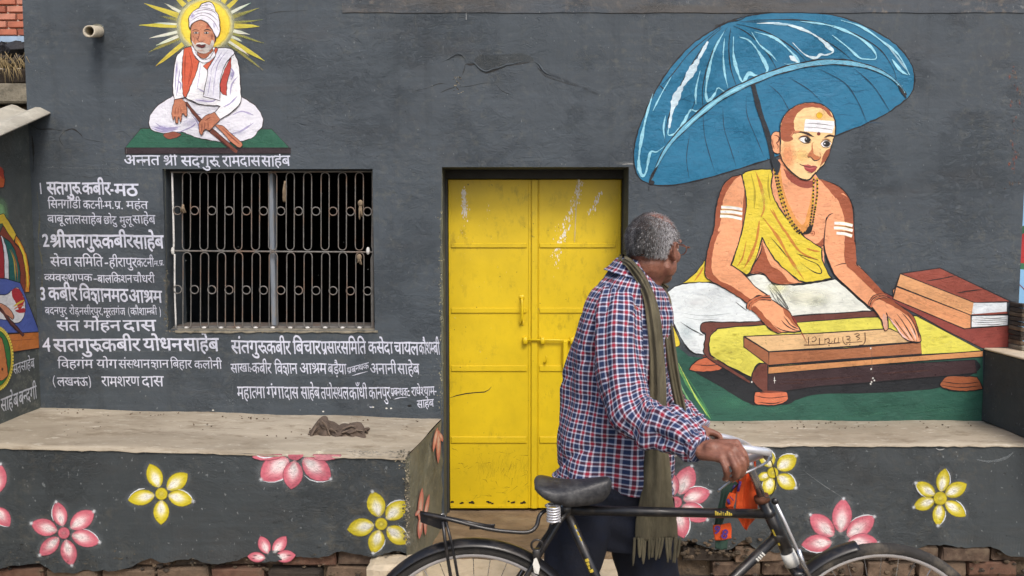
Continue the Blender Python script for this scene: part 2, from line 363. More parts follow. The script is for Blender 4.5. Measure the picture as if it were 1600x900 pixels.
# ------------------------------------------------------------------ sign painter's letters: outlines, two characters per coordinate
GLYPHS={
 "(":(323,["+Y+{+_,b+l-C,(-{,G.S,-.S+_-}+@-C+-,`+%+{+-+;+@*W+_)y,-)G,G)G,()z+l*V+_+9"]),
 ")":(323,["+T+{+O+9+B*W++)z*g)G+%)G+O)y+n*W,%+;,-+{,%,`+n-C+O-}+%.S*g.S++-{+B-C+O,b"]),
 ",":(219,["*~*$+=*1+O*B+Z*W+_*n+Y+,+M+=+:+C+++@*|+5*x+&*{*s+(*j+5*f+6*Q+0*=*~*."]),
 "-":(323,[",9,1*u,1*u+^,9+^"]),
 ".":(219,["+<+=+-+9*}+.*y*z*}*k+-*`+<*[+K*`+V*k+Z*z+V+.+K+9"]),
 "1":(500,[",B.M+l.M+l*a,B*a"]),
 "2":(500,["-;+4+m+4,C+r,e,H,w,s,}-A,v-m,`.4,>.I+o.Q+S.N+9.C*y.1*y-M+8-j+R-x+l-|,/-t,D-^,K-;,I,},A,f,3,L+u,$+U+V*r*d*r*a-;*a"]),
 "3":(500,["+.-o+D-x+V-|+i-~,.-x,B-f,I-J,B-/,+,y+a,s+a,E,%,B,<,6,J,#,O+g,H+I,5+7+s+0+Y+3+?+;+%+J+%*p+>*e+V*_+o*[,@*d,c*y,y+?-%+j,~,),u,@,f,T,O,a,i,t,w-1,{-R,t-x,`.9,?.K+q.Q+X.P+C.K+..C"]),
 "4":(500,[",t.Q,_.Q*f,2*f+w,B+w,B*a,t*a,t+w-=+w-=,H,t,H", ",A-O,B-O,B,H+M,H"]),
 "8":(500,["-<+c-9+|-0,8,|,K,g,Z-#,p-2-.-7-H-/-q,u.5,T.J,,.Q+^.J+<.5+%-q*y-I*~--+0,p+F,Z+1,J*},7*t+|*q+c*y+<+6*x+X*d,**[,T*d,x*x-3+<", ",a-I,X-0,E,x,*,q+j,y+V-0+O-J+V-f+j-w,+-~,F-w,Y-e", ",f+g,_+K,J+7,)+0+e+7+O+J+G+g+N,(+d,;,*,B,H,;,^,("]),
 "9":(500,["+d*[,@+.,m+f-.,J-8-/-0-a,u..,Q.H,%.Q+U.I+4.2*z-l*s-F*z,z+4,Z+R,D+y,=,1,?,C,C,S,K,G,*,1+d+m+C+E+$", "+I-G+P-d+e-w,&-~,D-u,X-_,a-?,^-#,K,t,9,n,),l+f,t+Q-,"]),
 ":":(219,["+<-7+--3*}-(*y,t*},e+-,Y+<,U+K,Y+V,e+Z,t+V-(+K-3", "+<+=+-+9*}+.*y*z*}*k+-*`+<*[+K*`+V*k+Z*z+V+.+K+9"]),
 "B":(563,["++*a,F*a,~*i-G+#-[+A-b+b-],&-K,A-2,T,j,a,j,b--,s->-0-C-P-=-p-*.1,e.E,4.M++.M", "+]-|,/-|,S-u,f-d,l-K,g-3,Y,},B,s+~,p+],p", "+],C,=,C,`,?,w,4-*+~-/+i-++U,{+C,d+7,@+2+]+2"]),
 "ँ":(0,[")]/E)_/O)d/W)l/])u/_*#/]*,/W*1/O*3/E*1/<*,/4*#/.)u/,)l/.)d/4)_/<", "+(/M*z//*m.s*].b*I.U*3.N)v.L)_.N)I.V)6.c)$.u(q/1(e/M),/Y)5/D)?/2)J/$)W.v)f.p)w.n*..p*<.w*G/%*P/4*W/F*^/Z"]),
 "ं":(0,[")^.{)`/+)f/4)o/;)z/=*)/;*2/4*8/+*:.{*8.p*2.f*).`)z.^)o.`)f.f)`.p"]),
 "अ":(764,["-=+t-:+^-3+L-%+?,q+5,^+0,H+.,,+1+n+<+U+N+E+a+4+y+#,;*o,_+8,l+C,R+Z,(+g+r+y+a,0+V,D+R,P+S,Z+V,d+[,k+c,o+l,p+x,o,),l,4,f,>,U,Q,K,Y,.,V,+,z,@,|,P-$,]-+,d-3,i-=,k-I,h-X,_-d,Q-j,C-l,,-j+r-c+[-X+O-|+d.*+}.1,1.3,A.4,Y.2,n.+,~-{-.-m-5-]-7-I-4-1-(,x,q,h,{,^-9,[-T,[-o,_-|,b-|-f-V-f-V./.~./.~-f.I-f.I*a-|*a-|,=-d,9-K,7-5,9-9,/"]),
 "आ":(1023,["-=+t-:+^-3+L-%+?,q+5,^+0,H+.,,+1+n+<+U+N+E+a+4+y+#,;*o,_+8,l+C,R+Z,(+g+r+y+a,0+V,D+R,P+S,Z+V,d+[,k+c,o+l,p+x,o,),l,4,f,>,U,Q,K,Y,.,V,+,z,@,|,P-$,]-+,d-3,i-=,k-I,h-X,_-d,Q-j,C-l,,-j+r-c+[-X+O-|+d.*+}.1,1.3,A.4,Y.2,n.+,~-{-.-m-5-]-7-I-4-1-(,x,q,h,{,^-9,[-T,[-o,_-|,b-|-f-V-f-V./0K./0K-f/r-f/r*a/H*a/H-f.I-f.I*a-|*a-|,=-d,9-K,7-5,9-9,/"]),
 "ऊ":(765,["*a.//#.//#-f-4-f-=-X-B-I-D-:-@,y-3,c,x,P-1,<-E,H-Z,P-q,R.+,P.<,I.L,?.W,0._+y.a+c.`+S.Y+4.S+$.J*p.@*a-w*u.#+#.0+;.5+G.7+S.8+a.7+o.4+y..,%-},--m,0-`,.-R,(-D+x-I+g-K+R-J+B-F+4-@+(-8*x--*p,|*i,o*e,`*b,P*a,=*b,+*h+u*p+d*|+R+2+B+G+6+Y*z,-*o,H+8,U+A,<+L,$+c+X+o+H+|+<,/+2,=+-,L++,Y+,,e+/,o+4,v+<,z+G,|+V,{+d,w+q,q+},h,-,^,8,P,B,0,?,-,c,D,e,V,i,e,p,o,y,u-*,w-9,u-G,o-T,g-_,[-f*a-f"]),
 "क":(762,[".}-f-4-f-4,Z-E,i-X,q-o,t.),r.:,k.I,`.U,O.[,;._+~.Z+^.V+L.P+;.H+*.=*t-t+.-|+9..+S.2+b.6+}.5,1.1,<.,,E-{,N-l,Q-Y,M-F,A-4,--4*a,f*a,f+^,S+P,H+J,;+E,-+B+x+A+h+B+Y+E+K+J+>+R+3+[+)+h*}+v*y,+*x,=*{,V+),l+8,}+L-/+e-7,%-:,@-8,U-5,R,k,>,o,(,p+q,o+b,j+U,c+L,X+G,L+E,>+G,.+L+|+U+r+`+j+l+f+y+e,,+f,9+i,E+o,[,#,f,.,f-f*a-f*a./.}./"]),
 "ख":(818,[".e-f.e*a.<*a.<*w.0*q-q*i-T*e-F*d-+*f,l*k,Q*s,9+#+{+4+b+H+I+a+(,.*y,@*v,K*u,U*w,`*|,i++,o+:,q+E,p+P,l+X,e+a,[+j,g+p,t+r-(+s-C+r-P+o-[+k-f*a-f*a.//>.//>-f", "-^+{-t+~.,,,.<,8.<-f,8-f,=-X,@-H,A-7,?,x,9,c,/,P+},A+m,4+Y,*+k+q+~+`,5+P,I+D,^+:,s+3-/+/-G+--d+/-~+6.<+C.<+j.*+a-p+Z-V+X-G+Y-9+]-,+c,{+j,r+s,j+~,d,/,`,=,_,K,a,c,i,v,w-*---5-C-<-[->-r-=.,-9.),r-s,u-a,w-Q,v-D,r-:,l-2,c-.,W-,,J-.,=-2,2-:,*-D,#-P+|"]),
 "ग":(563,["+o-f+o+|+m+p+i+g+a+b+V+`+I+b+;+j+2+r+#,)*y,3*v,<*u,F*w,P*|,X+*,_+E,`+E-f*a-f*a./-t./-t-f-?-f-?*a,q*a,q-f"]),
 "च":(634,[".<-f-c-f-c*a-:*a-:+X-&+M,i+D,Z+B,J+A,2+C+x+J+f+V+W+g+O+z+L,5+N,C+S,Q+Z,]+c,f*t,e*t-.,o-.,l,f,I,d,9,`,,,Y+},O+w,C+u,5+w,(+|+x,)+p,3+j,>+f,J+e,Z+f,i+j,v+p-1,$-:,.-:-f*a-f*a./.<./"]),
 "छ":(701,[",@+),Y+*,q+0-,+9-?+D-P+S-_+d-i+w-p,1-r,G-p,V-m,d-f,o-^,w-R,}-E,~-7,|--,u-(,k-%,`-&,T-,,K-3,B->,:-L,4-^,.-M+j-4+r,|+},m,/,b,=,[,M,Y,_,[,n,`,|,h--,s-7-$->-5-B-5-f*a-f*a./.^./.^-f-^-f-^-@-n-:-|-1..-$.7,p.<,].>,F.=,3.9+{.2+h.(+V-w+E-i+6-W+(-E*w-0*n,t*g,Z*b,@*a+}*c+e*j+Q*v+C+*+;+;+8+O+9+Z+<+f+A+q+H+z+;,&+0,/+&,:*{,E*x,R*v,`*y,s+$-&+2-3+B-<+V-A+n-C,(-B,<->,9,w,),{+q,|+W,y+I,n+D,[+G,N+O,D+W,?+l,8,$,<,F,;,C+s,6+t+w+p+g+d+b+P+c+D+i+:+q+2+}+-,0+*"]),
 "ज":(742,[".>-f.>*a-q*a-q,f,u,f,j,g-#,P-,,C-2,6-6,&-7+t-6+e-2+W--+L-$+C,w+;,m+5,T+/,G+.,5+/,$+5+o+=+_+I+O+Z+@+q+5,)*{,X*p,u+9-&+D,b+P,F+],.+j+v+{+c,2+V,E+R,S+T,`+[,f+c,i+l,j+x,i,,,c,9,Z,G,O,S,4,i,C-.-q-.-q-f*a-f*a./.s./.s-f"]),
 "ट":(504,["-U-f,f-f,f,Z,;,Z+},V+n,Q+a,K+Q,=+H,++E+r+F+c+J+U+P+J+X+@+b+8+n+2+z+.,,+,,9++,J++,h+1-&+;-5+B-C*x-#*l,^*d,;*a,$*b+k*g+W*n+F*x+8+)+,+8+#+J*y+_*x+u*z,.+#,A+.,Q+:,_+I,j+[,s+n,z,&,},=-#,=-f*a-f*a./-U./"]),
 "ठ":(585,[".#-f,f-f,f,|-#,p-9,b-I,P-U,<-^,%-`+j-^+S-X+@-O+0-C*~-4*s,~*k,k*e,V*b,@*a,$*c+h*h+R*q+?*}+,+7*|+R*x+s*z,-+#,@+.,P+:,_+I,j+[,s+n,z,&,},=-#,=-f*a-f*a./.#./", ",>+*,U++,i+1,z+9-,+E-4+U-7+k-5+z-0,.-(,;,x,G,j,Q,W,Z,/,Y+u,T+d,L+S,?+M,6+H,,+F+|+E+p+G+Y+O+H+^+;+o+1,(+,"]),
 "ड":(577,[",`+v,B+r,(+i+t+s+g+~+Z,/+Q,=+L,K+J,]+L,j+O,u+U,~+^-*+j-2+y-7,6-:,u-:,u-f*a-f*a./-{./-{-f-C-f-C,r,4,q,+,p+{,k+u,d+s,Y+u,N+z,E,.,6,>,;,O,>,b,?,y,=-3,6-D,,-R+y-Z+h-^+S-Z+>-R++-D*w-1*j,s*c,T*a,<*b,%*f+l*m+W*w+>+,+&+?*m+U+1+n+D+Y+W+H+l+;,%+2,<+-,T++,u+/-.+<-4+R-1+b-(+m,z+r,n+u"]),
 "ण":(723,[".5-f.5*a-g*a-g-f-#-f,~,?,{,),u+v,m+j,f+b,]+[,E+R,)+O+h+R+P+]+?+m+5,#+/,<+-,]+--f*a-f*a./.i./.i-f", ",(+s,8+u,D+z,L,(,Q,1,T,<,U,O,U-f+V-f+V,P+X,=+Z,2+`,)+f+}+n+x+w+t"]),
 "त":(570,["-B-f-B*a,u*a,u,P,+,O+k,M+],H+Q,A+J,:+F,/+E+}+G+m+M+]+W+M+f+=+x+,,3*u+s*Z+H+(+;+5+1+C+(+Q*|+a*y+p*w,$*z,;*~,D++,Q+4,[+?,d+J,j+W,o+g,r+z,t,u,t,u-f*a-f*a./-w./-w-f"]),
 "थ":(642,["-g-f-g*a->*a->+a-(+T,h+K,F+H,++J+n+S+X+a+F+t+8,0+/,M+L,T+c,_+s,j+~,v,)-*,+-;,*-K,%-W+{-b+r-i+h-m+[-o+P-m+G-i+A-a+?-V+C-H+Q->+h-8+d,p+O,t+>,{+0-)+$-5*z-C*x-U*z-g+$-u+/.%+<.-+K.2+].4+j.3,).+,5.#,?-v,H-k,N-^,R-N,T-<,R-$,K,l,@,Z,1,L+y,?+b,5+j,*+r+|+|+u,,+p,9+m,I+l,Y+m,i+q,v+v-3,+->,5->-f,p-f,p./.@./.@-f"]),
 "द":(520,[",{*C,a*q,W+*,C+(,-+(+l+-+^+1+P+7+9+G+/+Q+(+_*}+m*y+}*x,4*y,B*{,N+$,Z+1,m+9,u+E,~+R-*+b-/,*-5,?-6,?-f*a-f*a./-^./-^-f,i-f,i,m,=,m+|,j+f,c+],^+R,U+K,J+F,>+E,/+G+y+N+k+Y+^+i+S+}+N,A+L,H+L,E+_,G+n,O+x,Z+},g,#,t+}-#+y--+s-5+f-8+W-6+I-1+>-)+6,z+1--*s-B*T"]),
 "ध":(615,[".3-f-Y-f-Y*a-0*a-0+Q,u+E,[+<,9+9+|+<+g+B+U+N+H+]+@+o+=,)+>,7+B,C+H,O+P,Z+A,b+4,k+*,v*|-&*w-7*v-H*x-[+#-m+/-{+>.++O.2+d.4+u.2,)..,5.%,?-v,E-j,G-[,E-L,>-=,3-/+p-C+x-N+z-Y+y-a+u-h+n-m+c-o+U-l+J-d+D-[+A-Q+@-F+B-8+H--+P-#+],y+v,s,0,w,R,v,O,R,1,Q,#,N+u,H+m,@+h,6+f,++h+y+m+o+u+g,#+b,0+^,>+],O+^,_+b,l+h-&+x-0,%-0-f,l-f,l./.3./"]),
 "न":(555,["*a./-o./-o-f-;-f-;*a,m*a,m,A+m,A+m,%+k+u+f+l+^+g+R+e+F+g+9+o+),#*},.*w,8*t,A*s,K*u,U*z,^+(,d+7,e,m,e,m-f*a-f"]),
 "प":(568,["-A-f-A*a,t*a,t+f,_+Z,G+R,:+O,++O+m+R+V+Z+F+h+8+|+0,:+.,K+--f*a-f*a./-v./-v-f", ",t-f+V-f+V,X+W,D+Y,9+a,*+f,#+o+x+{+u,/+s,<+t,I+w,a,(,t,8"]),
 "ब":(571,["-w-f-C-f-C*a,u*a,u+X,l+R,T+H,F+D,#+A+m+B+[+E+L+K+>+S+3+^+)+j*}+w*y,+*x,;*{,U+*,l+;,~+Q-0+m-7,0-:,U-7,e-5,b,m,>,r+z,q,c+w,u,,,u-f*a-f*a./-w./", "+E,;+G,++M+y+V+p+c+h+q+d,$+c,6+d,F+h+Z,f+N,Z+H,L"]),
 "म":(598,["-P-f-P*a-(*a-(,)+n,)+n+q+l+c+g+Y+_+S+U+Q+L+S+A+X+7+`+.+i+%+s*z+}*v,-*t,7*v,?*{,F+),K+E,L+E-f*a-f*a./.*./.*-f", "-(-f+n-f+n,L-(,L"]),
 "य":(580,["-|./-|-f-G-f-G*a,z*a,z+`,e+T,J+K,*+H+i+K+P+U+<+g+++}*{,=*t,]+,,b+;,h+G,p+O,x+T-)+V-6+T-D+P-P+C-f*a-f*a./", "+F,B+N,3+V,&+a+y+l+r+y+n,-+l,=+m,L+q,Y+w,f+~,z,5,z-f+p-f+x-T+}-B,#-0+{,s+q,^+`,N"]),
 "र":(409,[",r*v,V*Z+z+1+>+o++,,*},:*x,D*u,V*w,`*|,i++,o+:,q+E,p+P,l+X,e+a,Z+m,b+w,k+~,t,(-#,+-/,+-G+~-f*a-f*a./-%./-%-f,L-f,P-X,S-I,T-7,S-$,O,q,I,c,A,V,7,K+x,:+Y,++{+b,H+="]),
 "ल":(678,["*a-f*a./.R./.R-f-y-f-y*a-P*a-P,^-I,_-=,]-0,X-(,S,s,B,l,6,_+o,7+{,A,<,G,H,/,W+~,[+o,]+c,[+X,W+P,Q+J,H+F,?+E,3+F,&+J+v+X+^+p+E,F*u,+*Z+P+0+A+?+5+N+*+_*}+n*y,#*w,5*y,F*},T+),b+1,l+<,t+G,z+a-%+m-&,--#,:,{,R,n,^,f,s,u-0-#-P-&-P-f"]),
 "व":(556,["-p-f-;-f-;*a,n*a,n+X,Y+M,@+D+{+A+j+B+Y+E+J+K+=+S+2+^+)+j*}+w*y,+*x,;*{,U+*,l+:,~+O-0+i-7,3-:,O-7,^-5,Z,k,E,o,-,p+u,o+e,j+W,c+M,W+G,K+E,;+G,,+L+z+U+q+a+j+n+f+|+e,2+f,A+j,N+p,e,$,n,.,n-f*a-f*a./-p./"]),
 "श":(680,["+C+e+8+f+.+i+%+n*x+x*u,+*w,8*~,A+-,G+:,I+M,E+X,?+f,6+v,=,),F,4,S,=,d,B,v,D-/,C-A,>-P,5-],+-f+y-l+j-n+]-l+R-g+M-_+K-T+L-L+P-D+W-;+d-5+o-1+}-/,3-.,*,f+i,j+P,r+>,~+1-1+)-B+&-T+)-e+/-s+9.#+F.-+W.2+m.4+|.3,0./,>.),K-|,V-q,`-d,g-T,k-B,m-.,k,r,e,],[,H,N,6,>,&,++u,H+X,e+9,|*v,[*`,-+A+`+h+Q+f", "-z-f-z*a-Q*a-Q-f-#-f-#./.S./.S-f"]),
 "स":(676,["-x-f-x*a-O*a-O,1-2,+,w,),],*,>,-+},3+q,6+Y,*+y+b,B+=,k*v,O*Z+u+1+<+o+*,,*|,:*u,M*u,V*w,`*|,i++,o+:,q+E,p+P,l+X,e+a,[+j,g+p,t+r-(+s-E+q-R+k-f*a-f*a./.Q./.Q-f", ",r,M-.,O-O,U-O-f,8-f,<-],@-E,@-),<,m,6,_,/,R,R,M"]),
 "ह":(531,[",L+(,X+,,k+7,s+B,v+P,u+[,p+f,h+o,[+t,K+x,8+y+~+x+l+s+^+k+S+`+M+S+K+D+M+0+V*w+_*l+w*S,C*3,()t+Y*;+I*K+<*[+.*r+%+.*~+G+#+S+%+_+*+j+7+{+?,(+6,2++,G+(,]+*,j+-,u+3,~+;-*+G-2+U-7+l-:,a-:,a-f*a-f*a./-d./-d-f-/-f-/,r+m,q+d,p+X,k+R,d+P,Y+R,P+U,H+b,:+r,>,(,A,:,B,O,A,c,=,s,7-$,0-0,%-8+w->+l-A+`-B+R-@+@-;+0-1*}-#*r,o*i,Z*b"]),
 "़":(0,["(l)x(n*((t*1(}*8),*:)7*8)@*1)F*()H)x)F)l)@)c)7)]),)Z(})](t)c(n)l"]),
 "ा":(259,["+[-f+[*a+2*a+2-f*a-f*a./,4./,4-f"]),
 "ि":(259,["+2-f*a-f*a./+../+(.:*|.S*{.c*~.{+-/5+=/F+S/S+n/[,1/_,S/[,t/T-8/H-T/8-o.~.-.f.C.J.X.+...+-b.Y-7.{,g/3,9/:,#/8+l/3+^/++R.{+K.n+I.^+J.O+S.8+X./,4./,4-f+[-f+[*a+2*a"]),
 "ी":(259,[")^.+)T.B)N.X)L.o)N/()U/:)b/I)r/U**/[*A/_*T/]*f/W*t/P+%/D+1/5+<.~+E.h+W./,4./,4-f+[-f+[*a+2*a+2-f*a-f*a./+1./+(.N*y.i*o.}*c//*T/8*C/:*7/9*-/5*$/.)z/$)v.u)v.[)w.Q)~.>*+.+"]),
 "ु":(0,[")>*Z)P*a)d*e)w*f*3*d*F*^*V*R*c*D*i*3*l)z*i)g*a)U*S)G*B)<*,)6)l)4)L)6)0)>(r)K([)](E)q(0*.(O*C(i*&(u)w)%)m)?)`)M)[)l)X*/)]*@)i*F)~*C*1*:*;*-*A)y*C)l*C)a*A)K*8"]),
 "ू":(0,["*@)?*$)7)d)4)L)6)8)=)()G(x)V(q)h(n)|(q*3(x*C)**Q);*])P*d)j*f*&*e*=*`*P*W*c*M*t*A+6)~+N)[+/)H*x)b*f)w*R*-*?*9*)*A)m*C)]*B)O*?)E*9)<*.)8){);)k)E)`)R)Z)b)X)n)X)z)Z*4)c"]),
 "े":(0,[")f.+)W.X)P.k)I.x)B/():/0)1/5)&/8(m/9(S/2(G/W(U/[(v/_),/])</X)I/Q)V/G)c/8)n/%)x.i*&.L*1.+"]),
 "ै":(0,[")a.+)O.A)G.I)<.P)1.U)%.W(k.W(K.M(>.p(V.x(d.{)$.z)3.v)?.q)T._)].R)_.S)Q.q)K.|)A/-)6/5)*/:(w/;(c/9(S/4(G/W(U/[(v/_),/])</X)I/Q)V/G)c/8)n/%)x.i*&.L*1.+"]),
 "ो":(259,["+[-f+[*a+2*a+2-f*a-f*a./,4./,4-f", "+3.+*y.k*r.x*j/(*b/0*X/5*O/8*9/9)|/2)p/W)}/[*B/_*S/]*d/X*r/Q+#/G+0/8+;/%+E.i+O.L+X.+"]),
 "ौ":(259,["+[-f+[*a+2*a+2-f*a-f*a./,4./,4-f", "+..+*x.A*p.I*e.P*Y.U*N.W*7.W)s.M)f.p)~.x*0.{*M.z*Z.v*g.q*|._+*.R+,.S*z.q*s.|*i/-*_/5*R/:*C/;*//9){/4)p/W)}/[*B/_*S/]*d/X*r/Q+#/G+0/8+;/%+E.i+O.L+X.+"]),
 "्":(0,[")a*J)m*L)y*L*4*K*H*G*Y*?*k*6*z*++-)x+F)Y+Q)H+5)4+#)L*n)a*])o*K)z*7*$)v*&)g*$"]),
}
GA = "".join(chr(c) for c in range(35, 127) if chr(c) not in '\\"\'')
def gdec(s):
    v = [(GA.index(s[i])*90+GA.index(s[i+1])-600)*2 for i in range(0, len(s), 2)]
    return [(v[i], v[i+1]) for i in range(0, len(v), 2)]
def gfill(cons):
    cu = bpy.data.curves.new("g", 'CURVE'); cu.dimensions = '2D'; cu.fill_mode = 'BOTH'
    for c in cons:
        sp = cu.splines.new('POLY'); sp.points.add(len(c)-1); sp.use_cyclic_u = True
        for p, q in zip(sp.points, c): p.co = (q[0]/100, q[1]/100, 0, 1)
    o = bpy.data.objects.new("g", cu); COL.objects.link(o)
    bpy.context.view_layer.update()
    me = bpy.data.meshes.new_from_object(o, depsgraph=bpy.context.evaluated_depsgraph_get())
    r = ([(v.co.x*100, v.co.y*100) for v in me.vertices], [tuple(p.vertices) for p in me.polygons])
    bpy.data.objects.remove(o); bpy.data.meshes.remove(me); bpy.data.curves.remove(cu); return r
def strokepoly(pts, w_):
    q = spl([(x, y, False) for x, y in pts], False, 5) if len(pts) > 2 else pts
    l, r = [], []
    for i in range(len(q)):
        a = q[max(0, i-1)]; b = q[min(len(q)-1, i+1)]; tx, ty = b[0]-a[0], b[1]-a[1]; L = math.hypot(tx, ty) or 1
        l.append((q[i][0]-ty/L*w_/2, q[i][1]+tx/L*w_/2)); r.append((q[i][0]+ty/L*w_/2, q[i][1]-tx/L*w_/2))
    v = []; f = []
    for i, (a, b) in enumerate(zip(l, r)):
        v += [a, b]
        if i: f.append((2*i-2, 2*i-1, 2*i+1, 2*i))
    return v, f
GC = {}
def clipx(v, f, xc, ax=0, sg=1):
    """keep what lies left of xc (or above / below along the other axis)"""
    V = []; F = []
    for t in f:
        poly = [v[i] for i in t]; out = []
        for i in range(len(poly)):
            a, b = poly[i-1], poly[i]; ia, ib = a[ax]*sg <= xc*sg, b[ax]*sg <= xc*sg
            if ia != ib:
                k = (xc-a[ax])/(b[ax]-a[ax]); out.append((a[0]+(b[0]-a[0])*k, a[1]+(b[1]-a[1])*k))
            if ib: out.append(b)
        if len(out) >= 3:
            n = len(V); V += out; F.append(tuple(range(n, n+len(out))))
    return V, F
def rimstrip(cons, w_):
    """a brushed rim round the outline makes the letter bolder"""
    V = []; F = []
    for c in cons:
        K = len(c); n0 = len(V)
        for i in range(K):
            a, b, d = c[i-1], c[i], c[(i+1) % K]; n = Vector((0, 0))
            for p, q in ((a, b), (b, d)):
                t = Vector((q[0]-p[0], q[1]-p[1]))
                if t.length > 0: n += Vector((t.y, -t.x)).normalized()
            n = n.normalized()*w_ if n.length > 1e-6 else Vector((0, 0))
            V += [(b[0]+n.x, b[1]+n.y), (b[0]-n.x, b[1]-n.y)]
        for i in range(K):
            j = (i+1) % K; F.append((n0+2*i, n0+2*i+1, n0+2*j+1, n0+2*j))
    return V, F
def glyph(key, bold):
    """-> advance, list of (points, faces)"""
    kk = (key, bold)
    if kk in GC: return GC[kk]
    SW = 88+2*bold
    if key.startswith('h'):
        adv, g = glyph(key[1:], bold); xc = adv-158-bold; r = (xc+6, [clipx(v, f, xc+24) for v, f in g])
    elif key == 'SHR':
        adv, g = glyph('श', bold)
        up = [clipx(*clipx(v, f, 250, 1, -1), adv-190) for v, f in g]; st_ = [clipx(v, f, adv-190, 0, -1) for v, f in g]
        r = (adv, up+st_+[strokepoly([(adv-115, 330), (adv-300, 190), (adv-540, 30)], SW)])
    elif key == 'GYA':
        adv, g = glyph('ा', bold)
        r = (400+adv, [strokepoly([(440, 335), (290, 330), (200, 430), (90, 420), (70, 320)], SW*.92), strokepoly([(290, 330), (340, 210), (260, 95), (130, 110), (80, 190)], SW*.92),
                strokepoly([(230, 90), (320, 20), (385, -110)], SW*.9),
                strokepoly([(0, 584), (430, 584)], 76+bold*2)]+[([(x+400, y) for x, y in v], f) for v, f in g])
    else:
        adv, cons = GLYPHS[key]; c = [gdec(q) for q in cons]; g = [gfill(c)]
        if bold: g.append(rimstrip(c, bold))
        r = (adv, g)
    GC[kk] = r; return r
HAL = '्'
def layout(word):
    out = []; i = 0; w_ = word
    while i < len(w_):
        cl = []; ra = False; j = i
        while True:
            if w_[j:j+3] == 'ज'+HAL+'ञ': cl.append('GYA'); j += 3
            else: cl.append(w_[j]); j += 1
            if j < len(w_) and w_[j] == HAL:
                if w_[j+1] == 'र':
                    j += 2
                    if cl[-1] == 'श': cl[-1] = 'SHR'
                    else: ra = True
                    break
                if cl[-1] == 'द': cl[-1] = 'DH'
                else: cl[-1] = 'h'+cl[-1]
                j += 1; continue
            break
        if j < len(w_) and w_[j] == '़': nuk = True; j += 1
        else: nuk = False
        if j < len(w_) and w_[j] == 'ि': out.append(('ि', 0)); j += 1
        for c in cl: out.append(('द' if c == 'DH' else c, 3 if c == 'DH' else 0))
        if ra: out[-1] = (out[-1][0], 1)
        if nuk: out.append(('़', 0))
        if j < len(w_) and w_[j] == 'ू' and cl[-1] == 'र': out[-1] = (out[-1][0], 2); j += 1
        while j < len(w_) and w_[j] in 'ािीुूेैोौंँः': out.append((w_[j], 0)); j += 1
        i = j
    return out
def wordgeo(word, bold):
    x = 0; runs = []; gi = 0
    for key, fl in layout(word):
        n_before = len(runs); gi += key not in 'ािीुूेैोौंँः़'
        adv, g = glyph(key, bold)
        for v, f in g: runs.append(([(a+x, b) for a, b in v], f))
        if fl == 1: runs.append(strokepoly([(x+adv-100, 250), (x+adv-230, 110), (x+adv-380, -10)], 80+bold))
        if fl == 3: runs.append(strokepoly([(x+adv*.55, -20), (x+adv*.8, -120)], 70))
        if fl == 2:
            runs.append(strokepoly([(x+adv-130, 330), (x+adv+20, 360), (x+adv+110, 250), (x+adv+40, 130), (x+adv-70, 170)], 70+bold))
            runs.append(strokepoly([(x+adv+30, 150), (x+adv+140, 60), (x+adv+200, -20)], 66+bold))
            runs.append(strokepoly([(x+adv-20, 584), (x+adv+190, 584)], 74+bold)); adv += 175
        x += adv
        runs[n_before:] = [(gi, x-adv/2, q[0], q[1]) for q in runs[n_before:]]
    return x, runs
def write(cv, parent, words, z, col=(205, 208, 222), bold=14, name="text_line", jit=1.0, **k):
    """words: (text, x0, x1, y of the headline at x0, letter height[, y at x1]) in zoomed picture units"""
    pt = Paint(cv, name, parent, M_LETTER, **k); ox, oy, sc = z
    for w_ in words:
        t, x0, x1, y0, h = w_[:5]; y1 = w_[5] if len(w_) > 5 else y0
        wd, runs = wordgeo(t, bold); x0, x1, y0, y1, h = ox+x0/sc, ox+x1/sc, oy+y0/sc, oy+y1/sc, h/sc
        kx = (x1-x0)/wd; ky = h/622; ls = (y1-y0)/(x1-x0)
        wob = random.uniform(-.03, .03)
        jt = {}
        for i, (gi, gx, v, f) in enumerate(runs):
            if gi not in jt: jt[gi] = (random.uniform(-9, 9), random.gauss(0, .022), random.uniform(.95, 1.05))
            dy, ro, sc_ = jt[gi]; v = [(gx+(a-gx)-(b-600)*ro, 600+(b-600)*sc_+(a-gx)*ro+dy) for a, b in v]
            pts = []
            for a, b in v:
                X = a*kx + (b-311)*ky*wob; Y = (622-b)*ky
                if b < 260: X += (260-b)*ky*.17
                pts.append((x0+X, y0+ls*X+Y+.12*jit*math.sin(a*.013+i)))
            fj = random.uniform(.92, 1.04); c = tuple(min(1, q*fj) for q in lin(col))
            pt._add(pts, [tuple(q) for q in f], [(*c, 1)]*len(pts))
    return pt.build()
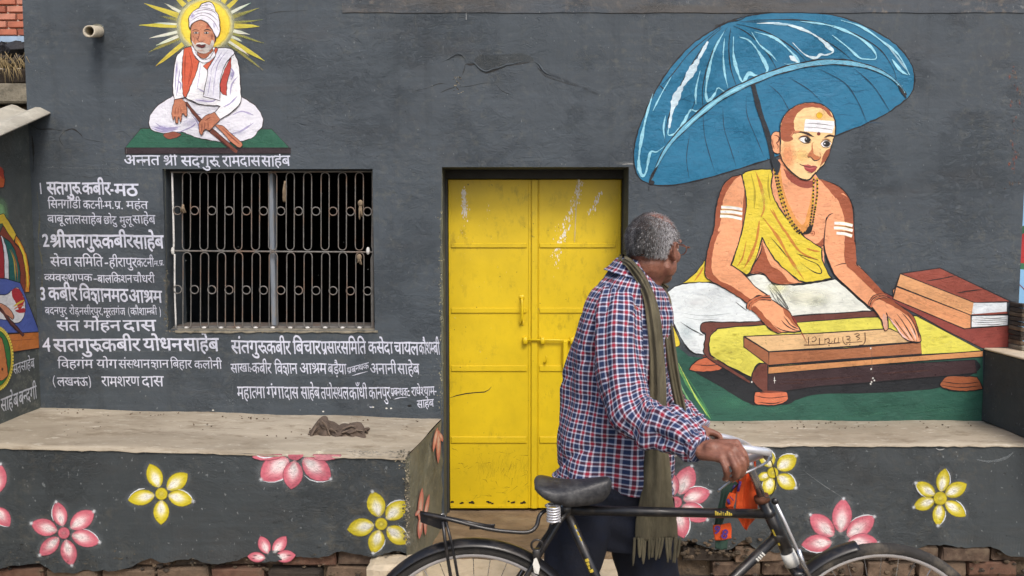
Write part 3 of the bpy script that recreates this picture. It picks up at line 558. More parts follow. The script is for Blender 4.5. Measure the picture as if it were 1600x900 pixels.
# ------------------------------------------------------------------ materials of the place
M_WALL = plaster("slate_plaster", (61, 69, 76), .11, dirt=(92, 94, 90))
M_WALL2 = plaster("side_plaster", (72, 77, 75), .14, dirt=(130, 130, 118))
M_LEDGE = plaster("ledge_plaster", (52, 58, 61), .15, dirt=(84, 82, 74))
M_ROUGHP = plaster("scuffed_plaster", (110, 110, 96), .25, dirt=(168, 160, 138), amt=1.8)
M_TAN = None
def tan_mat():
    m, nt, bs = newmat("worn_cement"); p = pos(nt, (.45, 1, 1))
    n1 = noise(nt, p, 3.5, 6, .65, .5); n2 = noise(nt, p, 28, 4, .7)
    col = mixc(nt, ramp(nt, n1, [(.3, 0.0), (.7, 1.0)]), lin((142, 132, 115)), lin((180, 170, 152)))
    col = mixc(nt, ramp(nt, n2, [(.58, 0.0), (.72, .7)]), col, lin((208, 201, 186)))
    col = mixc(nt, ramp(nt, noise(nt, p, 12, 5, .75), [(.52, 0.0), (.66, .7)]), col, lin((120, 107, 88)))
    nt.links.new(col, bs.inputs['Base Color']); bs.inputs['Roughness'].default_value = .85
    h = mth(nt, 'ADD', noise(nt, p, 9, 5, .6), mth(nt, 'MULTIPLY', noise(nt, p, 90, 3), .2)); bump(nt, bs, h, .006); return m
M_TAN = tan_mat()
M_BRICK = [simple("brick_%s" % n, c, .9, .35, 30, bumpd=.004, bscale=60, dust=d, dscale=14) for n, c, d in
           (("red", (100, 72, 58), (84, 74, 62)), ("brown", (84, 68, 56), (112, 100, 84)), ("dark", (60, 52, 45), (42, 39, 36)), ("pale", (108, 90, 74), (72, 64, 54)))]
M_FAR = [simple("far_brick_%d" % i, c, .9, .2, 9) for i, c in enumerate(((172, 104, 82), (152, 88, 70), (184, 124, 104)))]
M_MORTAR = simple("crumbling_mortar", (96, 82, 66), .95, .4, 25, bumpd=.01, bscale=40, dust=(58, 50, 42), dscale=9)
M_FMORT = simple("far_mortar", (196, 186, 174), .9, .1, 20)
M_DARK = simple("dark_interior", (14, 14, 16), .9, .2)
M_CONC = simple("weathered_concrete", (124, 118, 104), .9, .35, 14, bumpd=.006, bscale=70, dust=(58, 56, 50), dscale=20)
M_PALEC = simple("pale_concrete", (196, 182, 158), .9, .2, 9, bumpd=.004, bscale=50, dust=(158, 142, 118), dscale=9)
M_MUD = simple("mud_plaster", (118, 100, 78), .95, .3, 12, bumpd=.012, bscale=25, dust=(140, 124, 100), dscale=8, stretch=(.5, 1, 1))
M_STONE = simple("black_stone", (44, 44, 48), .85, .4, 18, bumpd=.01, bscale=30)
M_STRAW = simple("dry_straw", (150, 132, 96), .9, .4, 60)
M_SHEET = simple("cement_sheet", (160, 156, 144), .8, .15, 7, bumpd=.002, bscale=90, dust=(196, 192, 178), dscale=10)
def ground_mat():
    m, nt, bs = newmat("dusty_ground"); p = pos(nt)
    col = mixc(nt, ramp(nt, noise(nt, p, 1.2, 7, .65), [(.3, 0.0), (.7, 1.0)]), lin((116, 100, 80)), lin((158, 142, 116)))
    col = mixc(nt, ramp(nt, noise(nt, p, 38, 4, .7), [(.55, 0.0), (.7, .6)]), col, lin((84, 74, 62)))
    nt.links.new(col, bs.inputs['Base Color']); bs.inputs['Roughness'].default_value = .95
    bump(nt, bs, mth(nt, 'ADD', noise(nt, p, 6, 6, .6), mth(nt, 'MULTIPLY', noise(nt, p, 90, 3), .3)), .02); return m
M_GROUND = ground_mat()
def tarmac_mat():
    m, nt, bs = newmat("worn_tarmac"); p = pos(nt)
    col = mixc(nt, ramp(nt, noise(nt, p, 2, 6, .6), [(.3, 0.0), (.7, 1.0)]), (.06, .058, .055), (.10, .095, .085))
    nt.links.new(col, bs.inputs['Base Color']); bs.inputs['Roughness'].default_value = .9
    bump(nt, bs, noise(nt, p, 120, 3), .006); return m
# ------------------------------------------------------------------ ground
put('ground', mesh('ground', [(-60, -60, 0), (60, -60, 0), (60, 60, 0), (-60, 60, 0)], [(0, 1, 2, 3)], M_GROUND), kind='structure')
put('road', mesh('road', [(-60, -9, .004), (60, -9, .004), (60, -2.3, .004), (-60, -2.3, .004)], [(0, 1, 2, 3)], tarmac_mat()), kind='structure')
# ------------------------------------------------------------------ the grey house
X0 = P(58, 500).x; XL = X0-.002; XR = P(1593, 450).x; ZTOP = 3.25
house = thing('house', 'slate grey plastered house with painted wall and yellow door', 'house', (0, 0, 0))
wx0, wx1, wz0, wz1 = P(258, 400).x, P(584, 400).x, P(420, 516).z, P(420, 264).z
dx0, dx1, dz0, dz1 = P(692, 500).x, P(980, 500).x, P(835, 800, .0).z, P(835, 261).z
TH = .24
def wall_with_holes(x0, x1, z0, z1, holes, y, th):
    xs = sorted({x0, x1} | {h[0] for h in holes} | {h[1] for h in holes}); zs = sorted({z0, z1} | {h[2] for h in holes} | {h[3] for h in holes})
    v = []; f = []; idx = {}
    def vi(x, yy, z):
        k = (round(x, 5), round(yy, 5), round(z, 5))
        if k not in idx: idx[k] = len(v); v.append((x, yy, z))
        return idx[k]
    for a, b in zip(xs, xs[1:]):
        for c, d in zip(zs, zs[1:]):
            if any(h[0] <= a and b <= h[1] and h[2] <= c and d <= h[3] for h in holes): continue
            f.append((vi(a, y, c), vi(b, y, c), vi(b, y, d), vi(a, y, d)))
            f.append((vi(a, y+th, c), vi(a, y+th, d), vi(b, y+th, d), vi(b, y+th, c)))
    for h in holes:
        a, b, c, d = h
        for (p, q) in (((a, c), (a, d)), ((a, d), (b, d)), ((b, d), (b, c)), ((b, c), (a, c))):
            f.append((vi(p[0], y, p[1]), vi(q[0], y, q[1]), vi(q[0], y+th, q[1]), vi(p[0], y+th, p[1])))
    for (p, q) in (((x0, z0), (x0, z1)), ((x0, z1), (x1, z1)), ((x1, z1), (x1, z0))):
        f.append((vi(p[0], y, p[1]), vi(p[0], y+th, p[1]), vi(q[0], y+th, q[1]), vi(q[0], y, q[1])))
    return v, f
v, f = wall_with_holes(XL, XR, -.3, ZTOP, [(wx0, wx1, wz0, wz1), (dx0, dx1, -.3, dz1)], 0, TH)
wall = part('wall', v, f, M_WALL, house)
# side, back walls and flat roof: a closed dark room behind the window
MB().box((XL, TH+.002, -.3), (XL+.2, 3.4, ZTOP)).build('side_wall', M_WALL, house)
MB().box((XR-.2, TH+.002, -.3), (XR, 3.4, ZTOP)).build('side_wall', M_WALL, house)
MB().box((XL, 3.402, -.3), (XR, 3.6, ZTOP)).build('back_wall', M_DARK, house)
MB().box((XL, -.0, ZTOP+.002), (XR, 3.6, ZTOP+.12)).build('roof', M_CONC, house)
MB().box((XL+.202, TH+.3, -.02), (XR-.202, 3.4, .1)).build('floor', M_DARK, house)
# band along the top
bz = P(900, 21).z
v = []; f = []; K = 60
for i in range(K+1):
    x = P(535, 10).x+(XR-P(535, 10).x)*i/K; z = bz + .0015*math.sin(i*.7)+.001*math.sin(i*2.1)
    v += [(x, -.0, z), (x, -.004, z+.003), (x, -.004, ZTOP)]
    if i: a = 3*i-3; f += [(a, a+3, a+4, a+1), (a+1, a+4, a+5, a+2)]
def band_mat():
    m = plaster("top_band", (66, 73, 80), .2, dirt=(150, 138, 122)); nt = m.node_tree; bs = nt.nodes["Principled BSDF"]
    old = bs.inputs['Base Color'].links[0].from_socket
    g = ramp(nt, noise(nt, pos(nt, (.35, 1, 2.5)), 2.6, 5, .6), [(.44, 0.0), (.56, .85)])
    nt.links.new(mixc(nt, g, old, lin((84, 82, 80))), bs.inputs['Base Color']); return m
part('cornice_band', v, f, band_mat(), house)
# ---------------- window with wrought bars
M_IRON = simple("bar_iron", (108, 106, 103), .6, .25, 40, metal=.15, dust=(124, 96, 76), dscale=9)
M_CHIP = simple("bar_white_paint", (206, 206, 204), .7, .15, 60, dust=(120, 116, 110), dscale=40)
M_POST = simple("blue_grey_post", (120, 128, 138), .6, .2, 14, dust=(150, 138, 120), dscale=22, stretch=(3, 1, .5))
YB = .045
bx = lambda px, py: P(px, py, YB)
fr = MB()
for a, b in (((266, 269), (582, 268)), ((268, 514), (583, 516)), ((582, 268), (583, 516))):
    tube_mb([bx(*a), bx(*b)], .004, 6, mb=fr)
fr.box((wx0+.002, .055, wz0-.0), (wx1-.002, TH-.002, wz0+.012), .003)
win = fr.build('window', M_IRON, house)
v = []; f = []; K = 40     # crumbling cement lip of the sill
for i in range(K+1):
    p = P(258+326*i/K, 0); x = p.x; j = random.uniform(-.004, .005)
    v += [(x, -.006, wz0-.012+j), (x, -.009, wz0-.002), (x, .05, wz0+.004+j*.3)]
    if i: a = 3*i-3; f += [(a, a+3, a+4, a+1), (a+1, a+4, a+5, a+2)]
part('sill', v, f, M_CONC, win, True)
tube_mb([bx(270, 392), bx(583, 394)], .0042, 8).build('crossbar', M_IRON, win)
def stadium(x, ya, yb, wpx=12.6):
    a, b = bx(x, ya), bx(x, yb); r = (bx(x+wpx/2, ya)-bx(x-wpx/2, ya)).length/2; pts = []
    for k in range(9):
        t = math.pi*k/8; pts.append((a.x-r*math.cos(t), a.y, a.z-r+r*math.sin(t)))
    for k in range(9):
        t = math.pi*k/8; pts.append((b.x+r*math.cos(t), b.y, b.z+r-r*math.sin(t)))
    return pts
cxs = [250+c/3.214 for c in (133, 221, 306, 392, 480, 566, 654, 741, 829, 916, 1001)]
for i, c in enumerate(cxs):
    tube_mb(stadium(c, 269.5, 391), .0028, 8, closed=True).build('bar', M_IRON, win, True)
    tube_mb(stadium(c+.8, 394.5, 513.5), .0028, 8, closed=True).build('bar', M_IRON, win, True)
tube_mb([bx(583, 270), bx(581, 384), bx(583, 392)], .0036, 6).build('bar', M_IRON, win)
tube_mb([bx(581, 513), bx(580, 404), bx(583, 395)], .0036, 6).build('bar', M_IRON, win)
tube_mb(cr([bx(269, 270), bx(270.5, 330), bx(271.5, 385), bx(268, 392)], 5), .005, 8).build('bar', M_CHIP, win, True, label="edge bar flecked with white paint")
tube_mb(cr([bx(273, 397), bx(273, 450), bx(275, 512)], 5), .0045, 8).build('bar', M_CHIP, win, True)
for i, c in enumerate((90, 175, 262, 348, 435, 521, 608, 697, 784, 870, 957, 1043)):
    for yy in (254+i*.45, 650+i*.7):
        o = bx(250+c/3.214, 250+yy/3.214); r = .0205
        tube_mb([(o.x+r*math.cos(t), o.y-.004, o.z+r*math.sin(t)) for t in np.linspace(0, 2*math.pi, 21)[:-1]], .0032, 7, closed=True).build('ring', M_IRON, win, True)
pa, pb = P(421, 270, .1), P(434, 515, .1)
MB().box((pa.x, .07, wz0+.013), (pb.x, .12, wz1-.002), .004).build('window_post', M_POST, win)
w2 = MB()
for c in cxs: sphere_mb(bx(c, 512), (.012, .006, .006), w2, 8, 6)
for c in (575, 262+8): sphere_mb(bx(c, 392), (.01, .008, .02), w2, 8, 6)
w2.build('weld_blob', M_CHIP, win, True, kind='stuff')
# rags tied to the bars
M_RAG = simple("rag_cloth", (128, 112, 92), .95, .35, 40, bumpd=.004, bscale=50)
def rag(x, y0, y1, wpx, label, knot=True):
    t = thing('rag', label, 'rag', bx(x, y0))
    m = MB()
    for k in range(7):
        dx = random.uniform(-wpx, wpx)*.5
        q = cr([Vector((bx(x, y0).x, YB-.008, bx(x, y0).z)), Vector((bx(x+dx*.7, y0).x, YB-.012-random.random()*.01, bx(x, y0+(y1-y0)*.45).z)), Vector((bx(x+dx, y0).x, YB-.01, bx(x, y1-random.uniform(0, (y1-y0)*.4)).z))], 5)
        tube_mb(q, [.003+.004*random.random()]*(len(q)-1)+[.001], 6, mb=m, flat=.5)
    m.build('cloth_strip', M_RAG, t, True)
    if knot: sphere_mb(bx(x, y0+3)+Vector((0, -.012, 0)), (.014, .012, .018), seg=9, rings=7).build('knot', M_RAG, t, True)
rag(564, 315, 345, 9, "larger knotted brown rag tied near the top right of the window bars")
rag(562, 399, 416, 7, "small brown rag tied just under the middle crossbar of the window")
rag(287, 320, 334, 12, "wisp of torn cloth caught on the left window bars", False)
rag(446, 283, 318, 7, "thin dangling thread of cloth on the window bars right of the post", False)
# ---------------- yellow door
def yellow_mat():
    m, nt, bs = newmat("yellow_enamel"); p = pos(nt)
    n1 = noise(nt, p, 3.2, 5, .6); c = lin((214, 184, 18))
    col = mixc(nt, ramp(nt, n1, [(.3, 0.0), (.75, 1.0)]), tuple(x*.84 for x in c), tuple(min(1, x*1.1) for x in c))
    dirt = mth(nt, 'MULTIPLY', ramp(nt, noise(nt, pos(nt, (1, 1, .5)), 26, 5, .75), [(.52, 0.0), (.66, 1.0)]), ramp(nt, noise(nt, p, 2.1, 4, .7), [(.46, .06), (.66, .6)]))
    col = mixc(nt, dirt, col, lin((112, 92, 26)))
    sp = ramp(nt, noise(nt, pos(nt, (1.1, 1, .9)), 46, 2, .5), [(.73, 0.0), (.76, .8)])
    col = mixc(nt, sp, col, lin((90, 76, 30)))
    nt.links.new(col, bs.inputs['Base Color']); bs.inputs['Roughness'].default_value = .42
    h = mth(nt, 'ADD', noise(nt, p, 2.3, 3, .5), mth(nt, 'MULTIPLY', noise(nt, p, 60, 4, .6), .05)); bump(nt, bs, h, .012, .6); return m
M_YEL = yellow_mat()
M_RUST = simple("rust_gap", (38, 26, 18), .9, .4, 30)
YD = TH-.02
dp = lambda px, py, y=YD: P(px, py, y)
fm = MB()
zt = dp(700, 280).z; zb = dp(700, 794).z; xa = dp(701.5, 500).x; xb = dp(969, 500).x; xm = dp(838, 500).x
fm.box((dx0+.001, YD-.03, dz0-.2), (xa-.002, TH+.03, zt+.001)); fm.box((xb+.002, YD-.03, dz0-.2), (dx1-.001, TH+.03, zt+.001))
fm.box((dx0+.001, YD-.03, zt+.002), (dx1-.001, TH+.03, dz1-.002))
M_FRAME = simple("dark_frame", (48, 50, 50), .7, .25, 20)
fm.build('door_frame', M_FRAME, house)
def leaf(x0, x1, label, z0):
    w_ = MB().box((x0, YD, z0), (x1, YD+.03, zt-.002), .002); return w_.build('door_leaf', M_YEL, house, label=label)
l1 = leaf(xa, xm, "left door leaf with pull handle", zb)
l2 = leaf(xm+.004, xb, "right door leaf half hidden behind the man", zb+.0)
for lf, a, b in ((l1, 705, 823), (l2, 843, 962)):
    for y0, y1 in ((380, 387), (481, 489), (571, 580), (682, 692)):
        MB().box((dp(a, y0).x, YD-.007, dp(a, y1).z), (dp(b, y0).x, YD-.0005, dp(a, y0).z), .0022).build('rail', M_YEL, lf)
    # welded edge strips round each leaf, with grooves between
for lf, a, b in ((l1, 825.5, 829), (l1, 830.5, 839.5), (l2, 841, 842.3), (l2, 963.5, 968)):
    MB().box((dp(a, 500).x, YD-(.012 if a == 830.5 else .004), zb+.002), (dp(b, 500).x, YD-.0005, zt-.004), .0015).build('stile', M_YEL, lf)
MB().box((xa+.003, YD-.003, dp(700, 789.5).z), (dp(825, 500).x, YD-.0004, zb+.001)).build('stile', M_YEL, l1)
# rotten gap near the foot
rg = MB()
for k in range(26):
    px = random.uniform(705, 822)
    if 745 < px < 758 or 772 < px < 778: continue
    q = dp(px, 785+random.uniform(-1.5, 1.5)); rg.box((q.x-.006*random.random()-.004, YD-.0012, q.z-.004), (q.x+.006*random.random()+.004, YD-.0002, q.z+.004*random.random()+.001), 0, .0015)
rg.build('rust_hole', M_RUST, l1)
hd = tube_mb(cr([dp(815, 466, YD-.004), dp(815.5, 469, YD-.035), dp(816, 485, YD-.042), dp(815.5, 501, YD-.035), dp(815, 505, YD-.004)], 5), .0065, 8, flat=.7)
hd.box((dp(811, 466).x, YD-.006, dp(811, 467).z), (dp(819, 466).x, YD-.0005, dp(811, 461).z), .002); hd.box((dp(811, 466).x, YD-.006, dp(811, 508).z), (dp(819, 466).x, YD-.0005, dp(811, 502).z), .002)
hd.build('handle', M_YEL, l1, True)
b1 = MB(); tube_mb([dp(819, 531, YD-.022), dp(905, 532, YD-.022)], .006, 8, mb=b1)
for x in (820, 847, 893): b1.box((dp(x-3, 520).x, YD-.03, dp(x, 537).z), (dp(x+4, 520).x, YD-.0005, dp(x, 526).z), .004)
b1.build('bolt', M_YEL, l2, True)
MB().box((dp(879, 540).x, YD-.034, dp(880, 574).z), (dp(886.5, 540).x, YD-.026, dp(880, 531).z), .004).build('hasp', M_YEL, l2)
tube_mb(cr([dp(850, 566, YD), dp(852, 567, YD-.02), dp(854, 562, YD-.03), dp(853.5, 556, YD-.03)], 4), .004, 7).build('hook', M_YEL, l2, True)
cvD = Canvas(lambda x, y: dp(x, y, YD), (0, -1, 0))
spw = Paint(cvD, 'paint_splatter', l2, kind='stuff', z=(660, 240, 4.444))
def splat(n, x0, y0, x1, y1, sp, r0=.3, r1=1.5):
    for _ in range(n):
        t = random.random(); x = x0+(x1-x0)*t+random.gauss(0, sp); y = y0+(y1-y0)*t+random.gauss(0, sp*1.6); r = random.uniform(r0, r1)**1.3*.8
        spw.poly([(x+r*.6*math.cos(a)*random.uniform(.7, 1.2), y+r*1.4*math.sin(a)*random.uniform(.8, 1.2)) for a in np.linspace(0, 6.28, 8)[:-1]], (236, 230, 214), False)
splat(170, 909, 285, 866, 405, 3.2, .4, 2.0); splat(40, 905, 284, 902, 305, 2.2, .5, 2.2); splat(50, 938, 300, 922, 333, 1.8, .4, 2.0); splat(40, 873, 350, 865, 425, 4, .2, .9)
spw.line([(904, 281), (900, 330), (898, 379)], (214, 206, 180), 1.1, raw=True); spw.line([(901, 283), (897, 378)], (214, 206, 180), .9, raw=True)
spw.build()
spw = Paint(cvD, 'paint_splatter', l1, kind='stuff', z=(660, 240, 4.444))
splat(150, 725, 297, 726, 340, 2.2, .3, 1.8); splat(14, 762, 322, 764, 332, 1.5, .2, .8); splat(16, 727, 342, 724, 368, 3, .2, .7); splat(40, 765, 320, 765, 420, 40, .15, .6)
spw.line([(701.5, 622), (714, 618), (728, 615), (742, 613.5), (757, 612.5), (764, 609), (768, 604)], (20, 18, 16), 1.7, raw=True)
spw.build()
spw = Paint(cvD, 'scuff', l1, kind='stuff', z=(680, 400, 2.143))
for _ in range(150):
    x = random.uniform(745, 836); y = random.gauss(727, 9); spw.line([(x, y), (x+random.uniform(-5, 2), y+random.uniform(6, 14))], (112, 98, 30), random.uniform(.4, 1.1), raw=True, alpha=random.uniform(.25, .6))
for _ in range(60):
    x = random.uniform(706, 826); y = random.uniform(690, 775); spw.line([(x, y), (x+random.uniform(-8, 8), y+random.uniform(-5, 5)), (x+random.uniform(-10, 10), y+random.uniform(-2, 9))], (120, 104, 34), random.uniform(.3, .8), raw=True, alpha=.5)
spw.build()
# ---------------- threshold and step
st = thing('door_step', 'worn mud plastered step below the yellow door', 'step', (P(835, 800).x, -.1, 0))
zt2 = dp(835, 796, TH).z
def slab(x0, x1, y0, y1, z0, z1, mat, name, parent, jit=.006, nx=26, ny=8):
    v = []; f = []
    for i in range(nx+1):
        for j in range(ny+1):
            x = x0+(x1-x0)*i/nx; y = y0+(y1-y0)*j/ny
            v.append((x+random.uniform(-jit, jit)*.5, y+(random.uniform(-jit, jit) if 0 < j < ny else random.uniform(-jit, jit)*1.2), z1+random.uniform(-jit, jit)*.5-(.012 if j == 0 or i in (0, nx) else 0)))
    for i in range(nx):
        for j in range(ny):
            a = i*(ny+1)+j; f.append((a, a+ny+1, a+ny+2, a+1))
    b = len(v); rim = [i*(ny+1) for i in range(nx+1)] + [nx*(ny+1)+j for j in range(1, ny+1)] + [i*(ny+1)+ny for i in range(nx-1, -1, -1)] + [j for j in range(ny-1, 0, -1)]
    for r in rim: v.append((v[r][0]+random.uniform(-jit, jit), v[r][1]+random.uniform(-jit, jit), z0))
    for k in range(len(rim)):
        k2 = (k+1) % len(rim); f.append((rim[k], b+k, b+k2, rim[k2]))
    return part(name, v, f, mat, parent)
slab(dx0-.16, dx1+.1, -.34, TH+.02, -.05, zt2-.003, M_MUD, 'step_top', st)
slab(P(632, 880, -.5).x, P(1010, 880, -.5).x, -.66, -.342, -.05, zt2-.03, M_PALEC, 'step_slab', st, .004)
slab(P(580, 880, -.68).x, P(665, 880, -.68).x, -.8, -.662, -.05, P(600, 878, -.74).z, M_PALEC, 'step_block', st, .008, 8, 4)
slab(P(670, 880, -.68).x, P(1100, 880, -.68).x, -.98, -.664, -.05, .05, M_PALEC, 'step_slab', st, .005, 20, 5)
# ------------------------------------------------------------------ masonry ledges either side of the door
def ledge(name, label, back, front, bottom, xl_back=None, end=None):
    """back/front: top edge points in the picture; bottom: ragged lower edge of the plaster face"""
    zb_ = [P(x, y, 0).z for x, y in back]
    return zb_
zL = (P(61, 636).z + P(690, 655).z)/2
zl_l, zl_r = P(61, 637.5).z, P(690, 654).z
fl = PZ(0, 710, zl_l); fr_ = PZ(640, 701, zl_r)
YFL = (fl.y+fr_.y)/2
left = thing('masonry_ledge', 'long grey masonry ledge with flowers painted on it left of the yellow door', 'ledge', ((X0+fr_.x)/2, YFL/2, 0))
zr = (P(1035, 657).z+P(1535, 657.5).z)/2
YFR = PZ(1300, 695, zr).y
right = thing('masonry_ledge', 'grey masonry ledge with end block right of the yellow door, behind the bicycle', 'ledge', (P(1350, 650).x, YFR/2, 0))
print("YFL", YFL, "YFR", YFR, 'zl', zl_l, zl_r, zr)
def face(parent, xa, xb, za, zb2, Y, bottom, mat, name='plaster_face', th=.022, zback=0):
    """plaster skin with a broken lower edge, standing proud of the bricks"""
    top = [(xa+(xb-xa)*i/40, za+(zb2-za)*i/40+random.uniform(-.0025, .0025)) for i in range(41)]
    bp = [P(x, y, Y) for x, y in bottom]; bx_ = [p.x for p in bp]; bz_ = [p.z for p in bp]
    n = 150; low = []
    for i in range(n+1):
        x = xa+(xb-xa)*i/n; z = float(np.interp(x, bx_, bz_)) + random.uniform(-.0025, .0025)+.004*math.sin(i*.37+xa)+.003*math.sin(i*.93+2)*math.sin(i*.11)
        low.append((x, z))
    # strip mesh: top row resampled to n
    v = []; f = []; rows = 6
    for i in range(n+1):
        x, zl_ = low[i]; zt_ = float(np.interp(x, [t[0] for t in top], [t[1] for t in top]))
        for r in range(rows+1):
            t = r/rows; z = zl_+(zt_-zl_)*t
            bul = .006*math.exp(-((t-0)/.12)**2)*math.sin(i*.35+2)
            v.append((x, Y-bul+(.004 if r == rows else 0), z-(.003 if r == rows else 0)))
    w_ = rows+1
    for i in range(n):
        for r in range(rows): a = i*w_+r; f.append((a, a+w_, a+w_+1, a+1))
    b = len(v)
    for i in range(n+1): v.append((low[i][0], Y+th, low[i][1]+random.uniform(-.002, .012)))
    for i in range(n): f.append((i*w_, b+i, b+i+1, (i+1)*w_))
    return part(name, v, f, mat, parent)
botL = [(-90, 884), (0, 887), (15, 883), (43, 883), (63, 882), (87, 893), (117, 895), (150, 892), (207, 887), (233, 872), (253, 877), (300, 875), (317, 880), (367, 877), (388, 872), (410, 878), (450, 873), (500, 870), (527, 863), (560, 867), (583, 868), (620, 862), (645, 868)]
face(left, X0-.0, fr_.x, zl_l, zl_r, YFL, botL, M_LEDGE)
botR = [(960, 860), (1060, 843), (1079, 843), (1090, 852), (1116, 859), (1140, 858), (1163, 843), (1176, 856), (1210, 862), (1300, 862), (1400, 858), (1432, 856), (1449, 853), (1466, 852), (1507, 855), (1547, 855), (1578, 869), (1600, 869), (1700, 872)]
XRR = P(1700, 700, YFR).x
xri = P(1000, 660, YFR).x
face(right, xri, XRR, zr, zr, YFR, botR, M_LEDGE)
def top_sheet(parent, corners, mat, name='ledge_top', nx=60, ny=10, over=.004):
    (a, b, c, d) = [Vector(q) for q in corners]   # back-left, back-right, front-right, front-left
    v = []; f = []
    for i in range(nx+1):
        for j in range(ny+1):
            s, t = i/nx, j/ny; p = a.lerp(b, s).lerp(d.lerp(c, s), t)
            e = 1 if j == ny else 0
            z = p.z + .003*math.sin(i*.31+j*.8)*(1-e)+random.uniform(-.0012, .0012)-(.002 if e else 0)
            v.append((p.x, p.y-(over+random.uniform(-.002, .004))*e, z))
    w_ = ny+1
    for i in range(nx):
        for j in range(ny): q = i*w_+j; f.append((q, q+1, q+w_+1, q+w_))
    b0 = len(v)
    for i in range(nx+1):
        p = v[i*w_+ny]; v.append((p[0], p[1]+.001, p[2]-.003-random.uniform(0, .005)))
    for i in range(nx): f.append((i*w_+ny, b0+i, b0+i+1, (i+1)*w_+ny))
    return part(name, v, f, mat, parent, True)
bl, br = P(58, 637.5), P(690, 654)
top_sheet(left, (Vector((X0, 0, bl.z)), Vector((br.x, 0, br.z)), Vector((fr_.x, YFL, zl_r)), Vector((X0, YFL, zl_l))), M_TAN)
top_sheet(right, (Vector((P(985, 657).x, 0, zr)), Vector((XRR, 0, zr)), Vector((XRR, YFR, zr)), Vector((xri, YFR, zr))), M_TAN)
# splayed end faces by the door
def endface(parent, A, B, z0, mat, name='end_face', n=16, m=10):
    A, B = Vector(A), Vector(B); v = []; f = []
    for i in range(n+1):
        for j in range(m+1):
            t, s = i/n, j/m; p = A.lerp(B, t); j_ = .006 if 0 < j < m else 0
            v.append((p.x+random.uniform(-j_, j_), p.y+random.uniform(-j_, j_), (p.z-.004)*s+z0*(1-s)))
    for i in range(n):
        for j in range(m): q = i*(m+1)+j; f.append((q, q+m+1, q+m+2, q+1))
    return part(name, v, f, mat, parent, True)
endface(left, (fr_.x, YFL+.001, zl_r), (br.x+.002, -.001, zl_r), -.05, M_ROUGHP)
endface(right, (P(985, 657).x, -.001, zr), (xri, YFR+.001, zr), -.05, M_ROUGHP)
# worn corner of bare cement on the left ledge
# end block at the right
xe = P(1535, 600).x; ze = P(1540, 545).z
bm_ = MB().box((xe, YFR-.25, zr+.002), (xe+.16, -.002, ze-.006), .006); bm_.build('end_block', M_LEDGE, right)
MB().box((xe-.004, YFR-.25, ze-.004), (xe+.164, -.002, ze+.006), .004).build('block_top', M_PALEC, right)
# backing and bricks under both ledges
MB().box((X0, YFL+.075, -.1), (fr_.x-.03, -.01, zl_r-.05)).build('core', M_MORTAR, left)
MB().box((xri+.03, YFR+.075, -.1), (XRR, -.01, zr-.05)).build('core', M_MORTAR, right)
def brick_mesh(sz, jit=.004):
    m = MB().box((-sz[0]/2, -sz[1]/2, -sz[2]/2), (sz[0]/2, sz[1]/2, sz[2]/2), .007, jit); return m
bms = []
for k in range(8):
    q = brick_mesh((.225, .11, .066), .005); bms.append([mesh('brick', q.v, q.f, M_BRICK[k % 4]) for _ in (0,)][0])
def lay(parent, xa, xb, Y, rows, skip=.0):
    off = parent.location
    for r, z in enumerate(rows):
        x = xa+random.uniform(0, .1)+(r % 2)*.1
        while x < xb-.1:
            if random.random() > skip:
                o = bpy.data.objects.new('brick', random.choice(bms)); COL.objects.link(o); o.parent = parent
                o.location = Vector((x+.11, Y+.055+random.uniform(-.012, .022), z+random.uniform(-.003, .003)))-off
                o.rotation_euler = (random.uniform(-.05, .05), random.uniform(-.03, .03), random.uniform(-.04, .04))
            x += .225+random.uniform(.008, .02)
lay(left, X0+.1, fr_.x-.06, YFL+.02, (-.005, .072, .149, .226), .03)
lay(right, P(1060, 800, YFR).x, XRR-.2, YFR+.02, (-.005, .072, .149, .226), .05)
# rubble and broken mortar clinging under the plaster
M_DUST = simple("dirt_clods", (74, 64, 52), .95, .4, 30, bumpd=.004, bscale=60)
def rubble(parent, x0, x1, Y, z0, z1, n, mats, smin=.008, smax=.03):
    for mi, mat in enumerate(mats):
        m = MB()
        for _ in range(n//len(mats)):
            s = random.uniform(smin, smax); c = (random.uniform(x0, x1), Y+random.uniform(-.01, .03), random.uniform(z0, z1)); n0 = len(m.v)
            sphere_mb(c, (s*1.4, s*.7, s*.8), m, 7, 5)
            for q in m.v[n0:]: q += Vector([random.uniform(-.25, .25)*s for _ in range(3)])
        m.build('rubble', mat, parent, kind='stuff')
rubble(left, X0+.05, fr_.x-.05, YFL+.02, .0, .2, 150, (M_MORTAR, M_DUST, M_BRICK[2]), .004, .012)
rubble(right, P(1065, 800, YFR).x, XRR-.1, YFR+.02, .0, .2, 150, (M_MORTAR, M_DUST, M_BRICK[2]), .004, .012)
rubble(right, P(1068, 800, YFR).x, P(1195, 800, YFR).x, YFR+.0, .14, .235, 70, (M_MORTAR, M_DUST),   .005, .012)
